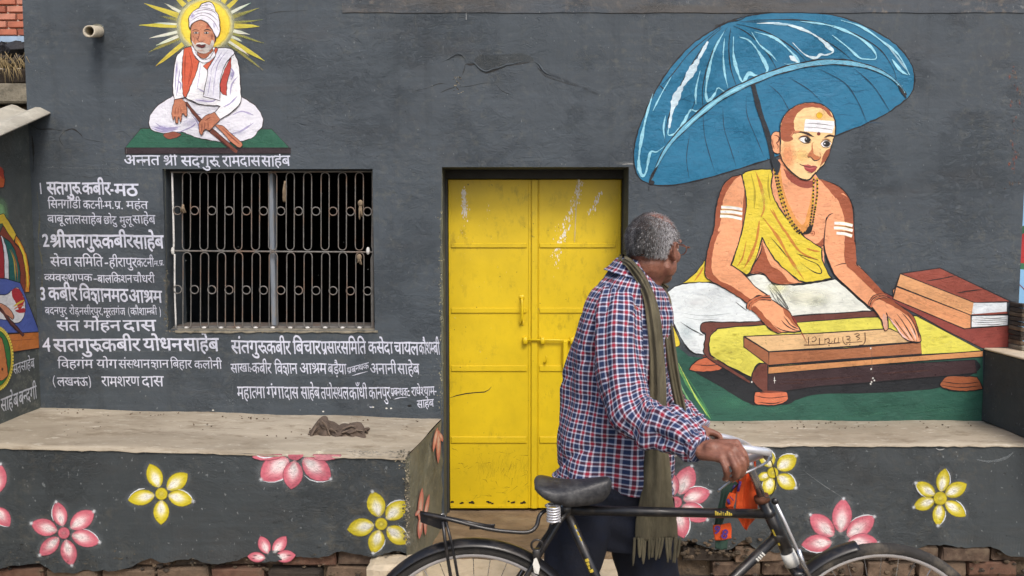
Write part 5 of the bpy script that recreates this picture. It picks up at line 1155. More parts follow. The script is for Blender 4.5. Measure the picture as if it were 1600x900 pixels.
# ------------------------------------------------------------------ mural: seated elder with halo
OUT = (44, 30, 34)
z = (180, 0, 3.333)
p = Paint(cvW, 'halo', house, z=z, label="painted yellow halo with rays round the elder's head")
C0 = (470, 133)
p.soft(470, 140, 215, 200, (206, 208, 170), .75, .5)
for tx, ty, w_, c in ((125, 132, 26, 'y'), (152, 18, 28, 'y'), (178, 200, 16, 'w'), (175, 272, 22, 'f'), (212, 345, 26, 'y'), (214, 236, 16, 'w'), (258, 18, 16, 'w'), (300, -30, 26, 'y'), (362, -40, 24, 'y'), (600, -40, 24, 'y'), (655, -20, 24, 'y'), (706, 16, 18, 'w'), (752, 42, 20, 'f'), (768, 103, 12, 'f'), (752, 138, 26, 'y'), (704, 180, 18, 'w'), (775, 225, 14, 'f'), (662, 216, 16, 'w'), (780, 318, 30, 'y'), (772, 366, 18, 'f'), (700, 290, 14, 'w'), (560, -40, 14, 'w'), (420, -50, 14, 'w'), (235, 85, 14, 'f'), (205, 120, 10, 'w')):
    col = {'y': (222, 206, 78), 'w': (230, 234, 216), 'f': (176, 172, 84)}[c]
    dx, dy = tx-C0[0], ty-C0[1]; L = math.hypot(dx, dy); s = 150/L; bx0, by0 = C0[0]+dx*s, C0[1]+dy*s; nx, ny = -dy/L, dx/L
    q = [(z[0]+(a+nx*w_*.5*k)/z[2], z[1]+(b+ny*w_*.5*k)/z[2]) for a, b, k in ((bx0, by0, 1), (bx0+(tx-bx0)*.45, by0+(ty-by0)*.45, .85), (bx0+(tx-bx0)*.75, by0+(ty-by0)*.75, .5), (tx, ty, .04), (bx0+(tx-bx0)*.75, by0+(ty-by0)*.75, -.5), (bx0+(tx-bx0)*.45, by0+(ty-by0)*.45, -.85), (bx0, by0, -1))]
    q = [(a+random.uniform(-.5, .5), b+random.uniform(-.5, .5)) for a, b in q]; p.poly(q, col, False, alpha=.85 if c != 'f' else .5)
    for _ in range(4):
        k = random.uniform(-.35, .35)*w_; u = random.uniform(0, .4)
        p.line([(z[0]+(bx0+(tx-bx0)*u+nx*k)/z[2], z[1]+(by0+(ty-by0)*u+ny*k)/z[2]), (z[0]+(tx-nx*k*.2)/z[2], z[1]+(ty-ny*k*.2)/z[2])], tuple(int(v_*random.choice((.8, 1.08))) if v_*1.08 < 255 else 255 for v_ in col), 1.1, raw=True, alpha=.6)
p.soft(472, 130, 160, 152, (222, 222, 176), .9, .82)
p.soft(472, 130, 142, 136, (240, 216, 70), 1, .86); p.soft(500, 150, 100, 100, (238, 196, 40), .7, .3); p.build()
p = Paint(cvW, 'painted_mat', house, z=z, label="dark green painted mat under the elder")
p.poly("135,668! 815,672! 908,770! 52,770!", (36, 92, 72), False, out=OUT, ow=1.3); p.poly("52,770! 915,772! 915,800! 52,802!", (46, 32, 38), False, out=(20, 16, 18), ow=1.2)
for s in ("120,700 400,712 700,704", "90,740 300,745 560,742", "600,748 760,742 860,748"): p.line(s, (58, 118, 92), 1.6, alpha=.4)
p.line("60,800! 60,775!", (150, 150, 140), .8); p.build()
p = Paint(cvW, 'seated_elder', house, z=z, label="painted bearded elder in white turban and orange vest, sitting cross legged")
W1, W2, LV = (226, 226, 236), (240, 240, 244), (178, 170, 214)
p.poly("176,645 184,600 222,550 300,500! 380,485 560,500 662,505! 730,550 768,610 766,660 742,685 720,715 650,738 580,742 520,735 440,720 380,700 340,688 250,694 190,676", W1, out=OUT, ow=1.2)
for s in ("190,668 250,685 330,672", "210,640 260,668 340,660", "200,660 260,676 330,668", "560,700 640,690 720,640", "400,600 430,640 440,690", "380,560 420,590 450,600", "610,600 660,580 720,600", "330,690 400,660 420,640"): p.line(s, LV, 2.4, alpha=.6)
p.soft(240, 665, 60, 18, LV, .7); p.soft(400, 640, 60, 30, LV, .35); p.soft(640, 690, 60, 22, (206, 206, 224), .5)
p.line("365,520 420,538 470,546 530,540 550,535", OUT, 1.0)
p.poly("366,540! 374,532 445,615 520,680 640,785! 632,798 610,785 500,695 430,625", (112, 60, 46), out=OUT, ow=.8)
p.poly("320,300 360,256 405,242 520,248 600,258 638,308 650,380 656,480 654,535 600,592 545,622! 520,586! 550,552! 450,545 400,525 365,510! 312,520! 303,470 306,400", W2, out=OUT, ow=1.2)
for s in ("325,330 318,400 316,470", "340,360 330,440 322,500", "420,520 500,530 540,510", "640,400 610,440 600,500", "600,350 618,380 606,420", "620,380 600,400", "560,560 600,540 640,500", "330,420 345,440 340,470", "430,460 470,480 500,470"): p.line(s, LV, 2.0, alpha=.65)
p.soft(610, 390, 18, 40, LV, .6); p.soft(325, 360, 10, 50, LV, .5); p.soft(455, 525, 60, 14, LV, .5)
OR = (206, 92, 62)
p.poly("362,252! 402,243! 415,290 440,322! 425,380 400,440 370,512! 356,490 351,400 353,320", OR, out=OUT, ow=1.0)
for s in ("372,270 366,340 366,440", "385,265 400,330 382,430", "410,310 400,380 380,450"): p.line(s, (166, 66, 48), 1.1, alpha=.7)
p.poly("524,248! 548,262! 520,320 486,372! 460,344! 500,310", OR, out=OUT, ow=.9)
p.poly("606,300! 578,350 556,410 548,450 560,490 582,498! 586,430 604,360", (190, 72, 60), out=OUT, ow=.9)
p.poly("540,250! 598,254 624,280 600,304 570,350 550,420 548,524! 460,502! 482,400 486,360 520,300", (232, 232, 244), out=OUT, ow=1.1)
for s in ("590,262 540,330 520,420 512,505", "500,400 490,470 482,500", "560,270 510,350 500,390"): p.line(s, LV, 1.2, alpha=.6)
p.poly("398,246! 410,242 430,290 462,312 490,306 520,268! 524,290 500,318 470,330 440,318 412,282", (236, 236, 244), out=OUT, ow=.7)
p.line("448,330 440,400 428,470", LV, 1.0); p.soft(438, 400, 2.4, 2.4, OUT, .7); p.soft(432, 450, 2.4, 2.4, OUT, .7)
SK, SKD = (190, 122, 92), (138, 74, 56)
p.poly("312,520! 350,514! 372,545 378,600 368,608 358,590 350,600 345,636 332,610 330,642 318,640 314,606 306,626 300,612 298,580", SK, out=OUT, ow=.8)
for s in ("332,560 330,600", "344,556 346,595", "318,560 314,600"): p.line(s, SKD, 1.0)
p.poly("520,586! 548,622! 524,650 492,680 470,676 452,704 442,690 438,658 446,630 480,600", SK, out=OUT, ow=.8)
for s in ("455,640 452,690", "470,636 468,674", "486,634 488,672", "500,610 470,630"): p.line(s, SKD, 1.2)
p.poly("520,652! 560,655 610,700 662,745 656,768 640,766 600,735 560,690", SK, out=OUT, ow=.8); p.line("560,668 610,716 650,752", SKD, 1.6)
p.line("520,690 570,735 620,782", (120, 60, 44), 3.2)
p.poly("254,700 300,686 345,700 325,714 290,724 262,718", SKD, out=OUT, ow=.7)
# face
g = (260, 0, 8.18); p.z = g
p.poly("400,600! 395,660 420,720 460,752 500,748 560,700 600,620", (170, 100, 72), out=OUT, ow=.7)
p.poly("322,400 326,340 362,292 430,262 510,272 566,316 612,380 636,450 628,520 604,596 550,662 480,690 404,668 352,600 328,510", (196, 132, 100), out=OUT, ow=.8)
p.soft(455, 320, 70, 40, (222, 160, 126), .9); p.soft(540, 340, 30, 46, (164, 60, 48), .7, rot=.6); p.soft(350, 440, 26, 60, (208, 146, 112), .8); p.soft(590, 470, 24, 50, (150, 82, 60), .7)
p.soft(555, 465, 28, 26, (206, 150, 122), .8); p.soft(395, 480, 26, 26, (206, 150, 122), .8)
p.poly("330,520 350,580 395,655 480,690 552,662 604,596 618,530 590,520 560,580 515,560 470,548 400,552 372,580 350,540", (206, 200, 194), alpha=.9)
for _ in range(90):
    a = random.uniform(.1, math.pi-.1); rx = random.uniform(.78, 1.04); x = 470+140*math.cos(a)*rx; y = 540+130*math.sin(a)*rx
    p.line([(g[0]+x/g[2], g[1]+y/g[2]), (g[0]+(x+random.uniform(-14, 14))/g[2], g[1]+(y+random.uniform(10, 34))/g[2])], random.choice(((240, 238, 232), (150, 130, 120), (222, 214, 206))), .5, raw=True)
p.soft(450, 650, 60, 16, (190, 110, 80), .5); p.poly("385,560 420,552 450,556 500,552 520,572 500,562 450,570 400,566", (232, 230, 226))
p.poly("388,584 430,574 456,580 508,576 500,600 470,614 430,610 404,600", (110, 40, 40), out=(60, 22, 24), ow=.5); p.line("390,586 450,590 506,580", (40, 16, 18), .5)
for x, s in ((388, 1), (520, 1)):
    p.poly([(g[0]+(x+dx)/g[2], g[1]+(424+dy)/g[2]) for dx, dy in ((-36, 2), (-16, -12), (10, -14), (36, 0), (14, 12), (-14, 12))], (206, 196, 190), False, out=(44, 26, 24), ow=.6); p.soft(x, 424, 14, 14, (26, 18, 18), 1, .6)
p.line("340,396 380,384 428,398", (54, 36, 34), 1.4); p.line("486,398 530,382 580,396", (54, 36, 34), 1.4)
p.line("432,410 424,470 408,510 420,530 455,540 490,524 486,500", (112, 56, 44), 1.0); p.soft(456, 520, 26, 14, (206, 140, 108), .9); p.line("460,430 458,500", (224, 166, 132), 2, alpha=.7)
p.line("352,470 372,500 366,540", (130, 70, 54), .7); p.line("560,520 580,560", (130, 70, 54), .8); p.poly("312,420 322,470 330,520 322,560 314,500", (60, 40, 40)); p.poly("604,400 640,450 650,490 632,540 626,480", (60, 40, 40))
# turban
p.poly("298,230 320,188 380,132 430,100! 470,52 540,32 600,48 624,100 640,150 676,214 692,330 690,430 650,494! 624,440 580,364 520,292 450,262 380,280 332,322 308,384! 296,300", (236, 234, 244), out=OUT, ow=1.2)
for s in ("300,300 360,250 450,205 540,222 620,290 680,400", "330,190 400,150 520,130 620,160 670,230", "380,132 450,108 540,112 620,140", "430,100 480,76 560,60 610,96", "310,240 380,196 470,170 570,190 660,270"): p.line(s, (92, 82, 96), .8)
p.soft(345, 210, 34, 40, LV, .75); p.soft(620, 330, 26, 60, (206, 204, 230), .7); p.soft(520, 70, 30, 20, (214, 212, 232), .6); p.soft(440, 240, 60, 20, (250, 250, 252), .8)
p.build()
# ------------------------------------------------------------------ mural: scholar under the umbrella
BK = (22, 22, 28); BLU, BL2, LB = (20, 110, 148), (36, 100, 138), (140, 204, 226)
z = (970, 0, 3.0)
p = Paint(cvW, 'painted_umbrella', house, z=z, label="large blue painted umbrella with pale blue highlights")
p.poly("140,866! 95,842 72,810 60,740 70,650 105,550 160,430 230,320 320,220 400,160 480,115 520,96 600,74 700,60 830,55 960,65 1080,95 1200,150 1290,210 1350,280 1376,350 1370,420 1340,465! 1250,530 1150,580 1000,640 850,696 700,745 560,790 440,825 320,855 220,870", BLU, out=BK, ow=2.0)
for _ in range(46):   # brushwork
    a = random.uniform(.1, 1); x = random.uniform(200, 1250); y = random.uniform(420, 700)-(x-200)*.12
    p.line([(z[0]+x/3, z[1]+y/3), (z[0]+(x+40)/3, z[1]+(y+random.uniform(-14, 10))/3), (z[0]+(x+90)/3, z[1]+(y+random.uniform(-20, 10))/3)], random.choice(((40, 122, 166), (16, 84, 124), (30, 112, 156))), random.uniform(1, 2.4), raw=True, alpha=.3)
for s, w_ in (("480,128 400,200 300,360 240,500 212,600 206,670", 1.6), ("500,128 440,220 400,330 382,430 386,510", 1.5), ("515,130 506,220 515,320 545,412", 1.5), ("525,120 600,160 680,240 735,332", 1.5), ("540,112 680,150 800,220 882,302", 1.5), ("560,102 740,110 900,160 1020,230 1094,292", 1.5), ("590,96 850,95 1050,140 1200,220 1270,310 1292,372", 1.5), ("470,125 330,240 240,350 170,420", 1.2), ("180,398 212,428", 1.4)):
    p.line(s, BK, w_)
LBS = (150, 212, 232)
for s, w_, c in (("408,195 372,262 322,350 272,430 242,510 226,600", 6.5, (205, 228, 240)), ("224,600 222,632 250,628 284,596 312,540 330,515 352,522 374,512", 3.2, LBS), ("486,145 440,230 412,330 398,430 410,474 440,440 456,412 490,430 524,412", 2.6, LBS), ("486,180 480,260 486,340 502,412", 1.8, LBS),
                 ("528,172 528,260 548,340 572,384 600,345 640,358 680,342 682,310 640,236 600,190 556,174", 3.2, LBS), ("612,150 650,210 700,252 732,288", 1.8, LBS), ("626,150 720,178 790,236 832,290 790,302 765,298", 2.4, LBS), ("790,262 832,294", 4.5, (214, 234, 242)),
                 ("636,110 760,112 880,150 955,200 994,240 962,258 935,256 912,272 862,256 804,200", 2.6, (206, 230, 240)), ("940,190 990,238", 5, (206, 230, 240)), ("840,100 980,120 1100,168 1176,226 1194,276 1120,274", 2.4, LBS), ("990,165 1060,220 1116,270 1150,280", 2.0, LBS),
                 ("1030,95 1130,128 1232,200 1302,260 1352,352", 2.2, LBS), ("1270,278 1310,330 1345,352", 2.6, LBS), ("150,440 118,550 92,680 84,770 98,822 118,806 138,716 168,712 204,686", 3.0, LBS), ("236,360 190,440 150,520", 1.4, LBS), ("210,540 200,600 206,650", 1.5, LBS), ("372,330 352,420 352,490", 1.8, LBS)):
    p.line(s, c, w_*1.35, vary=.4)
for s, w_ in (("1240,200 1340,330", 3.4), ("700,112 800,116", 3.0)): p.line(s, (180, 220, 236), w_, alpha=.6)
for s in ("588,450 592,540 640,660 672,738", "478,505 484,600 515,700 542,786", "385,532 395,650 440,806", "322,630 308,740 320,836", "694,398 750,450 802,545", "784,362 880,420 944,482", "930,324 1050,390 1112,480 1150,568", "1080,312 1180,400 1262,524", "350,470 330,520"): p.line(s, (20, 50, 74), 1.0)
p.line("140,850 172,770 222,682 300,596 402,506 500,438 620,380 740,334 860,304 980,290 1100,300 1200,328 1280,376 1338,445", BK, 10.5, vary=.1)
p.line("142,845 172,772 222,684 300,598 402,508 500,440 620,381 740,335 860,305 980,291 1100,301 1200,329 1280,376 1330,436", (110, 178, 206), 7.0, vary=.12)
p.line("300,600 402,508 500,440 620,382", (150, 216, 236), 3.0)
for _ in range(120):
    t = random.uniform(.35, .98); xs = [142, 172, 222, 300, 402, 500, 620, 740, 860, 980, 1100, 1200, 1280, 1330]; ys = [845, 772, 684, 598, 508, 440, 381, 335, 305, 291, 301, 329, 376, 436]
    x = float(np.interp(t*13, range(14), xs)); y = float(np.interp(t*13, range(14), ys))+random.uniform(-8, 8)
    p.line([(z[0]+x/3, y/3), (z[0]+(x+random.uniform(8, 20))/3, (y+random.uniform(-9, 9))/3)], random.choice(((196, 218, 226), (90, 150, 180), (220, 232, 236), (60, 110, 140))), random.uniform(.6, 1.2), raw=True, alpha=.8)
p.line("130,866 148,820 175,775", BK, 3.4); p.line("1300,400 1328,446 1338,462", BK, 3.6)
p.line("618,395 650,520 690,640 716,770 728,800", (24, 28, 36), 7.5, vary=.1, taper=False)
for _ in range(30):
    t = random.random(); x = float(np.interp(t, (0, .33, .66, 1), (618, 650, 690, 716))); y = 395+375*t; p.line([(z[0]+x/3-1.5, y/3), (z[0]+x/3+1.8, y/3+random.uniform(-1, 1.5))], (60, 90, 110), .7, raw=True, alpha=.8)
p.line("132,868 130,898", BK, 1.0); p.soft(146, 856, 14, 12, BK, 1, .7)
for _ in range(14): p.line([(970+random.uniform(430, 470)/3, random.uniform(112, 140)/3) for _ in (0, 1)], (50, 40, 44), 1.0, raw=True)
p.line("430,148 452,124 500,104 560,92 600,70", BK, 1.6); p.build()
E_ = (1030, 400, 2.807); K_ = (1400, 400, 5.625); D_ = (1030, 240, 3.462); C_ = (1180, 150, 6.0); F_ = (1140, 430, 5.0)
G1, G2 = (38, 88, 74), (52, 106, 84)
p = Paint(cvW, 'painted_ground', house, z=E_, label="green painted ground below the writing desk")
p.poly("10,400! 60,380! 130,440! 400,470! 1385,420! 1418,404! 1421,722! 1300,724 800,722 300,724 -60,724! -60,420!", G1, False)
for _ in range(110):
    x = random.uniform(120, 1330); y = random.uniform(560, 712); L = random.uniform(30, 140)
    if y < 650 and 300 < x < 1240: y = random.uniform(650, 712)
    p.line([(E_[0]+x/E_[2], E_[1]+y/E_[2]), (E_[0]+(x+L)/E_[2], E_[1]+(y-random.uniform(-4, 14))/E_[2])], random.choice((G2, (34, 88, 68), (78, 140, 112))), random.uniform(1, 3.5), raw=True, alpha=.3)
p.soft(330, 640, 120, 50, (74, 140, 112), .5)
p.poly("150,498 300,490 480,515 1000,505 1390,455! 1400,500 1240,575 950,600 700,606 600,632 560,650 440,655 390,645 280,580", (26, 30, 36))
for s, c, w_ in (("62,420 100,520 160,620 222,712", (150, 200, 90), 2.4), ("66,440 120,560 180,640 226,716", (86, 150, 92), 3.0), ("50,470 100,580 170,700", (120, 176, 120), 2.6), ("40,520 90,640 130,720", (168, 206, 168), 1.8), ("84,470 150,600 210,700", (196, 220, 110), 1.4), ("70,560 110,640 160,716", (110, 170, 140), 2.2), ("100,500 160,590 234,714", (60, 120, 84), 2)): p.line(s, c, w_)
p.build()
WD, WDL, WB = (160, 98, 62), (214, 172, 116), (104, 56, 46)
p = Paint(cvW, 'painted_books', house, z=K_, label="two painted books on a red brown board")
RB = (146, 70, 56)
p.poly("-260,20! -180,45! 0,110 140,170 600,420 760,590! 850,810! 1040,800! 1045,680! 985,612! 600,640! 0,370! -200,290! -240,235!".replace("-260,20! -180,45! 0,110 140,170 600,420 760,590! ", "").replace("0,370! -200,290! -240,235!", "0,370! -236,-0!".replace("-236,-0!", "-250,245! -40,400! 0,420 200,520! 440,655! 760,812!")), (138, 62, 54), False, out=BK, ow=1.3)
p.poly("35,155! 385,105! 1015,402! 690,410!", RB, False, out=BK, ow=1.6); p.poly("35,155! 690,410! 660,520! 5,262!", (218, 160, 110), False, out=BK, ow=1.4)
p.poly("0,266! 655,520! 658,632! 600,640! -25,378! -30,300!", (222, 154, 106), False, out=BK, ow=1.5)
p.poly("680,412! 972,405! 972,488! 665,512!", (224, 232, 238), False); p.poly("660,512! 972,488! 985,505! 700,522!", RB, False); p.poly("662,525! 982,520! 980,610! 662,628!", (230, 236, 240), False, out=BK, ow=1.2)
for s in ("700,540 840,550 970,540", "690,560 820,566 975,556", "680,580 800,584 970,575", "690,600 850,604 960,592"): p.line(s, (60, 64, 74), .8)
for s in ("265,218 390,200 520,172", "525,326 640,308 770,292"): p.line(s, BK, 1.6)
p.line("35,155 0,262 -30,380", BK, 2.0, taper=False); p.line("690,410 1020,402 1045,408", BK, 1.8); p.line("658,520 1000,516", BK, 1.8); p.line("985,612 1045,676", BK, 1.2)
for _ in range(40):
    t = random.random(); x = 60+560*t; y = 190+225*t+random.uniform(0, 75) if random.random() < .5 else 300+225*t+random.uniform(0, 70)
    p.line([(K_[0]+x/K_[2], K_[1]+y/K_[2]), (K_[0]+(x+90)/K_[2], K_[1]+(y+36)/K_[2])], random.choice(((234, 184, 140), (206, 140, 96), (226, 140, 110), (196, 170, 110))), 1.3, raw=True, alpha=.45)
for _ in range(26):
    x = random.uniform(700, 1000); y = random.uniform(650, 780); p.line([(K_[0]+x/K_[2], K_[1]+y/K_[2]), (K_[0]+(x+60)/K_[2], K_[1]+(y-8)/K_[2])], random.choice(((166, 84, 70), (116, 50, 44))), 1.3, raw=True, alpha=.4)
for _ in range(24):
    t = random.random(); x = 150+600*t; y = 150+210*t+random.uniform(-20, 30); p.line([(K_[0]+x/K_[2], K_[1]+y/K_[2]), (K_[0]+(x+70)/K_[2], K_[1]+(y+20)/K_[2])], random.choice(((170, 90, 70), (124, 56, 46))), 1.2, raw=True, alpha=.4)
p.build()
p = Paint(cvW, 'painted_scholar', house, z=E_, label="painted shaven headed scholar in a yellow robe, writing")
YL, YD_, OF = (222, 200, 58), (196, 184, 50), (196, 128, 46)
SK, SKL, SKD = (236, 164, 120), (244, 204, 146), (160, 84, 54)
# robe behind, knee and lap
p.poly("10,190! 30,230 60,300 92,385 55,402! 20,330 0,240", YL, out=BK, ow=1.4); p.z = D_
p.poly("248,575! 200,640 128,702! 285,705! 300,680 262,640", YL, out=BK, ow=1.3); p.line("225,640 190,690", OF, 2.5); p.line("240,610 215,660", OF, 2)
p.z = E_
p.poly("30,185 45,150 90,125 160,116 230,118 300,145 380,190 440,240 470,262! 480,300! 210,296! 184,312 182,330 202,345! 200,432! 150,425 110,385 75,320 45,260", (222, 230, 232), out=BK, ow=1.8)
p.soft(170, 200, 110, 60, (240, 244, 244), .7); p.soft(120, 330, 50, 60, (190, 204, 208), .5)
for s in ("335,202 360,222 384,240", "94,290 140,320 188,345", "172,346 195,346"): p.line(s, BK, 1.6)
for s in ("100,250 200,262 320,250", "110,268 180,280 260,276"): p.line(s, (150, 160, 164), .7, alpha=.6)
p.poly("380,90! 440,80 482,98 500,125 560,124 600,128 680,118 735,108 770,100! 830,150 930,240! 800,248 600,262 480,280! 400,200", (228, 232, 222), out=BK, ow=1.4)
p.soft(640, 180, 150, 50, (240, 240, 220), .8); p.soft(520, 140, 60, 30, (232, 230, 170), .6); p.soft(690, 200, 60, 25, (214, 218, 200), .5)
# torso, neck
p.z = D_
p.poly("645,30! 612,100 590,200 560,400 500,600 480,648! 560,650 600,690 640,706 760,700! 880,660 890,560 884,500! 895,420 905,352 960,320 1030,260! 985,190 930,160 860,135! 835,100! 880,30!", SK, out=None)
p.poly("555,472! 575,540 600,600 660,640 700,690 740,700! 640,706 600,690 560,650 480,648! 540,545", SKD)
p.line("555,470 600,520 660,600 745,690", BK, 1.4); p.line("480,648 530,640 570,655 600,690 640,706 700,708 760,698", BK, 1.5); p.line("555,472 545,540 480,648", BK, 1.5)
p.poly("672,80! 690,130 730,165 780,186 830,180 846,140! 800,148 740,128 700,100", (150, 72, 56)); p.poly("650,62 640,120 660,250 720,370 770,425 800,400 830,300 828,200 815,260 780,380 740,350 690,250 665,160", (240, 176, 84), alpha=.55)
p.poly("862,138! 930,160 985,190 1025,240 1046,300 1050,380 1056,480 1062,592! 1005,590 1000,480 1005,380 985,300 950,240 900,178", SKD)
for s in ("905,470 880,500 845,500 800,476", "940,320 912,335 900,362 908,400 895,440 885,495"): p.line(s, BK, 1.5)
p.poly("800,476 850,488 890,452 884,495 848,500", SKD); p.line("815,435 822,420 838,424 836,440 824,446", SKD, 1.1); p.soft(826, 432, 10, 10, SKD, .7)
# left arm of the figure (at our left)
p.poly("442,114! 385,132 345,172 322,230 304,310 296,400 272,480 254,560 248,655 278,688 340,722 420,770 482,815! 600,775! 520,720 450,645 385,602! 402,560 430,480 455,372 468,280 462,190", SK, out=BK, ow=1.8)
p.poly("442,116! 385,134 346,174 324,230 306,310 298,400 274,480 256,560 250,652 280,686 340,720 420,768 482,812! 495,790! 400,722 320,682 284,630 286,550 300,480 322,430 336,415! 316,420 330,370 338,300 352,230 400,150", SKD)
p.poly("462,200 468,280 456,370 446,400 450,300", SKD, alpha=.7)
# robe
p.poly("446,114! 480,94 540,84 602,86! 612,115 604,180 626,255 680,340 740,410 800,462 878,512! 880,570 908,640 932,672! 880,684 800,696 756,688! 640,590 582,505 556,452! 530,545 490,640 470,656! 390,602! 430,480 456,372 470,280 462,190", YL, out=BK, ow=1.8)
for s, w_ in (("520,98 552,190 566,290 548,345", 4.2), ("560,348 640,452 700,560 780,680", 4.2), ("598,300 680,420 760,530 860,576", 3.6), ("540,362 524,470 490,560 455,622", 4.2), ("795,512 830,524 868,530", 3.4), ("612,300 660,400 700,440", 2.4), ("470,470 450,560 420,610", 2.0)): p.line(s, OF, w_)
for s, w_ in (("495,110 515,200 512,300", 3), ("590,110 588,180 600,260", 2.4)): p.line(s, (190, 172, 50), w_, alpha=.7)
for s in ("756,548 800,575 850,596 874,628 872,648 840,642 800,618 762,590", "600,452 660,520 690,560", "860,576 800,560 740,540"): p.line(s, BK, 1.3)
p.soft(560, 240, 30, 100, (232, 224, 90), .5); p.soft(760, 620, 60, 30, (232, 226, 96), .5)
# right arm
p.poly("905,352! 896,400 890,490 905,560 932,625 958,668! 1040,745 1130,822! 1222,762! 1150,690 1110,642 1062,592! 1040,560 1000,500 930,340", SK)
p.poly("900,300! 985,215 1018,250 1040,300! 1048,380! 1058,480! 1062,594! 1000,620 930,560 892,480! 905,352!", SK)
p.poly("975,215! 1004,228 1026,256 1042,300! 1049,380! 1057,480! 1062,592! 1005,590! 1000,480 1003,380 985,300 955,235!", SKD)
p.line("905,352 896,400 890,490 905,560 932,625 958,668 1040,745 1132,824", BK, 1.8); p.line("860,136 930,158 985,188 1026,240 1047,300 1051,380 1057,480 1063,592 1110,640 1160,700 1225,764", BK, 1.9); p.line("945,610 985,596 1040,594 1066,604", BK, 1.4)
p.poly("1000,480! 1056,480! 1062,594 1005,592", SKD); p.poly("1010,602 1062,604 1110,642 1222,762! 1190,775! 1110,700 1060,650", SKD); p.line("940,322 915,334 902,360", BK, 1.6)
for a in ("334,290 390,292 448,302", "330,315 390,316 448,326", "328,338 390,342 445,355", "945,376 990,378 1044,390", "942,402 990,404 1044,416", "956,430 1000,434 1040,446"):
    p.line(a, (236, 222, 160), 5.2, taper=False, vary=.05); p.line(a, (240, 240, 240), 3.9, taper=False, vary=.05)
for a in ("332,303 390,305 448,315", "330,328 390,330 446,342", "944,390 990,393 1044,403", "948,416 990,420 1044,431"): p.line(a, (110, 64, 44), .8)
# necklace of beads
for s in ("620,60 628,130 644,205 668,290 705,372 755,432 800,416", "634,60 640,130 656,200 682,285 716,365 765,425", "834,128 832,200 828,280 812,395", "852,132 853,210 842,290 826,388"):
    q = spl(parse(s, D_), False, 8); p.line(q, (206, 168, 40), 2.6, raw=True, taper=False)
    acc = 0
    for i in range(1, len(q)):
        acc += math.hypot(q[i][0]-q[i-1][0], q[i][1]-q[i-1][1])
        if acc > 3.4:
            acc = 0; a = math.atan2(q[i][1]-q[i-1][1], q[i][0]-q[i-1][0]); p.poly([(q[i][0]+1.75*math.cos(t)*math.cos(a)-1.5*math.sin(t)*math.sin(a), q[i][1]+1.75*math.cos(t)*math.sin(a)+1.5*math.sin(t)*math.cos(a)) for t in np.linspace(0, 6.28, 9)[:-1]], (22, 18, 14), False)
p.poly("765,432 790,420 806,392 828,390 820,420 795,436", (20, 18, 16))
# head
p.z = C_
p.poly("165,560! 150,620 175,690 200,740 235,640", (30, 40, 50))
p.poly("238,355 205,336 165,344 147,385 150,450 165,515 195,542 235,530!", SK, out=BK, ow=1.4); p.line("172,370 200,372 222,395 212,430 198,440 214,470 205,500", (110, 54, 38), 1.6); p.line("165,390 162,450 178,500", (150, 80, 54), 1.4)
p.poly("232,420 230,340 234,270 260,200 310,140 380,92 460,68 540,65 620,82 690,130 732,196 746,270 746,350 724,420 712,470 700,500 682,560 640,640 590,690 550,735 500,783 440,782 370,742 300,680 252,610 232,540", SKL, out=BK, ow=1.9)
p.soft(300, 560, 90, 170, (238, 160, 112), .9); p.soft(596, 590, 34, 80, (236, 158, 108), .5); p.soft(620, 200, 90, 70, (246, 212, 140), .6); p.soft(430, 560, 100, 90, (246, 214, 140), .7)
p.poly("238,410 234,340 238,272 262,204 312,144 382,96 460,72 540,69 618,86 684,134 722,200! 690,190 640,132 560,108 470,112 405,150 362,220 360,290 374,342! 335,380 352,400 310,430 268,425 244,412", SKD)
p.line("330,330 350,346 330,372 350,392", (210, 140, 100), 1.6)
p.soft(597, 183, 34, 34, (232, 186, 40), 1, .7)
p.poly("466,218! 735,238! 738,280! 716,350! 452,332! 458,262!", (240, 240, 244), False); p.line("460,260 600,264 732,282", (96, 92, 90), .9); p.line("456,292 600,302 722,320", (96, 92, 90), .9); p.line("462,244 738,258", (226, 226, 232), .6)
p.soft(590, 356, 19, 19, (120, 40, 30), 1, .75)
p.poly("362,352 400,334 450,334 500,350 552,384! 500,376 450,352 400,348", (52, 30, 26)); p.poly("640,390! 660,372 700,362 742,372! 738,384 700,382 662,390", (52, 30, 26))
p.poly("352,336 380,326 420,330 400,345 370,350", (214, 140, 100), alpha=.7)
p.poly("406,408! 436,388 478,390 518,418! 492,436 450,436 424,426", (240, 238, 236), out=None); p.soft(486, 413, 33, 29, (16, 12, 12), 1, .8); p.line("398,404 436,384 482,384 524,420", (44, 24, 20), 1.5); p.line("410,412 430,430 460,444 500,440 522,424", (70, 40, 32), .9); p.soft(474, 404, 6, 5, (240, 240, 240), 1, .5)
p.line("404,392 440,374 480,374 512,392", (150, 90, 60), .8)
p.poly("608,448! 630,426 668,420 706,440! 696,470 662,482 626,474", (240, 240, 242)); p.soft(664, 450, 38, 32, (16, 12, 12), 1, .8); p.line("604,450 630,420 670,414 712,436", (44, 24, 20), 1.5); p.line("610,452 628,478 662,488 700,474", (60, 34, 28), 1.0); p.soft(646, 448, 9, 9, (235, 238, 242), 1, .5); p.line("618,412 660,402 704,418", (150, 90, 60), .8)
p.poly("700,492! 676,500 640,540 622,590 610,640 602,662! 650,612 684,550", SKD, alpha=.85)
p.poly("528,430 522,500 486,556! 492,574 530,584 552,606! 596,600 602,580! 560,556 540,520", (190, 116, 74)); p.poly("556,470 552,530 566,560 600,560 604,520 590,480", (248, 206, 150), alpha=.8)
p.line("486,562 494,576 516,572 530,590 552,606 586,600 604,584 606,566", BK, 1.4); p.line("606,560 598,530", (120, 64, 44), .8)
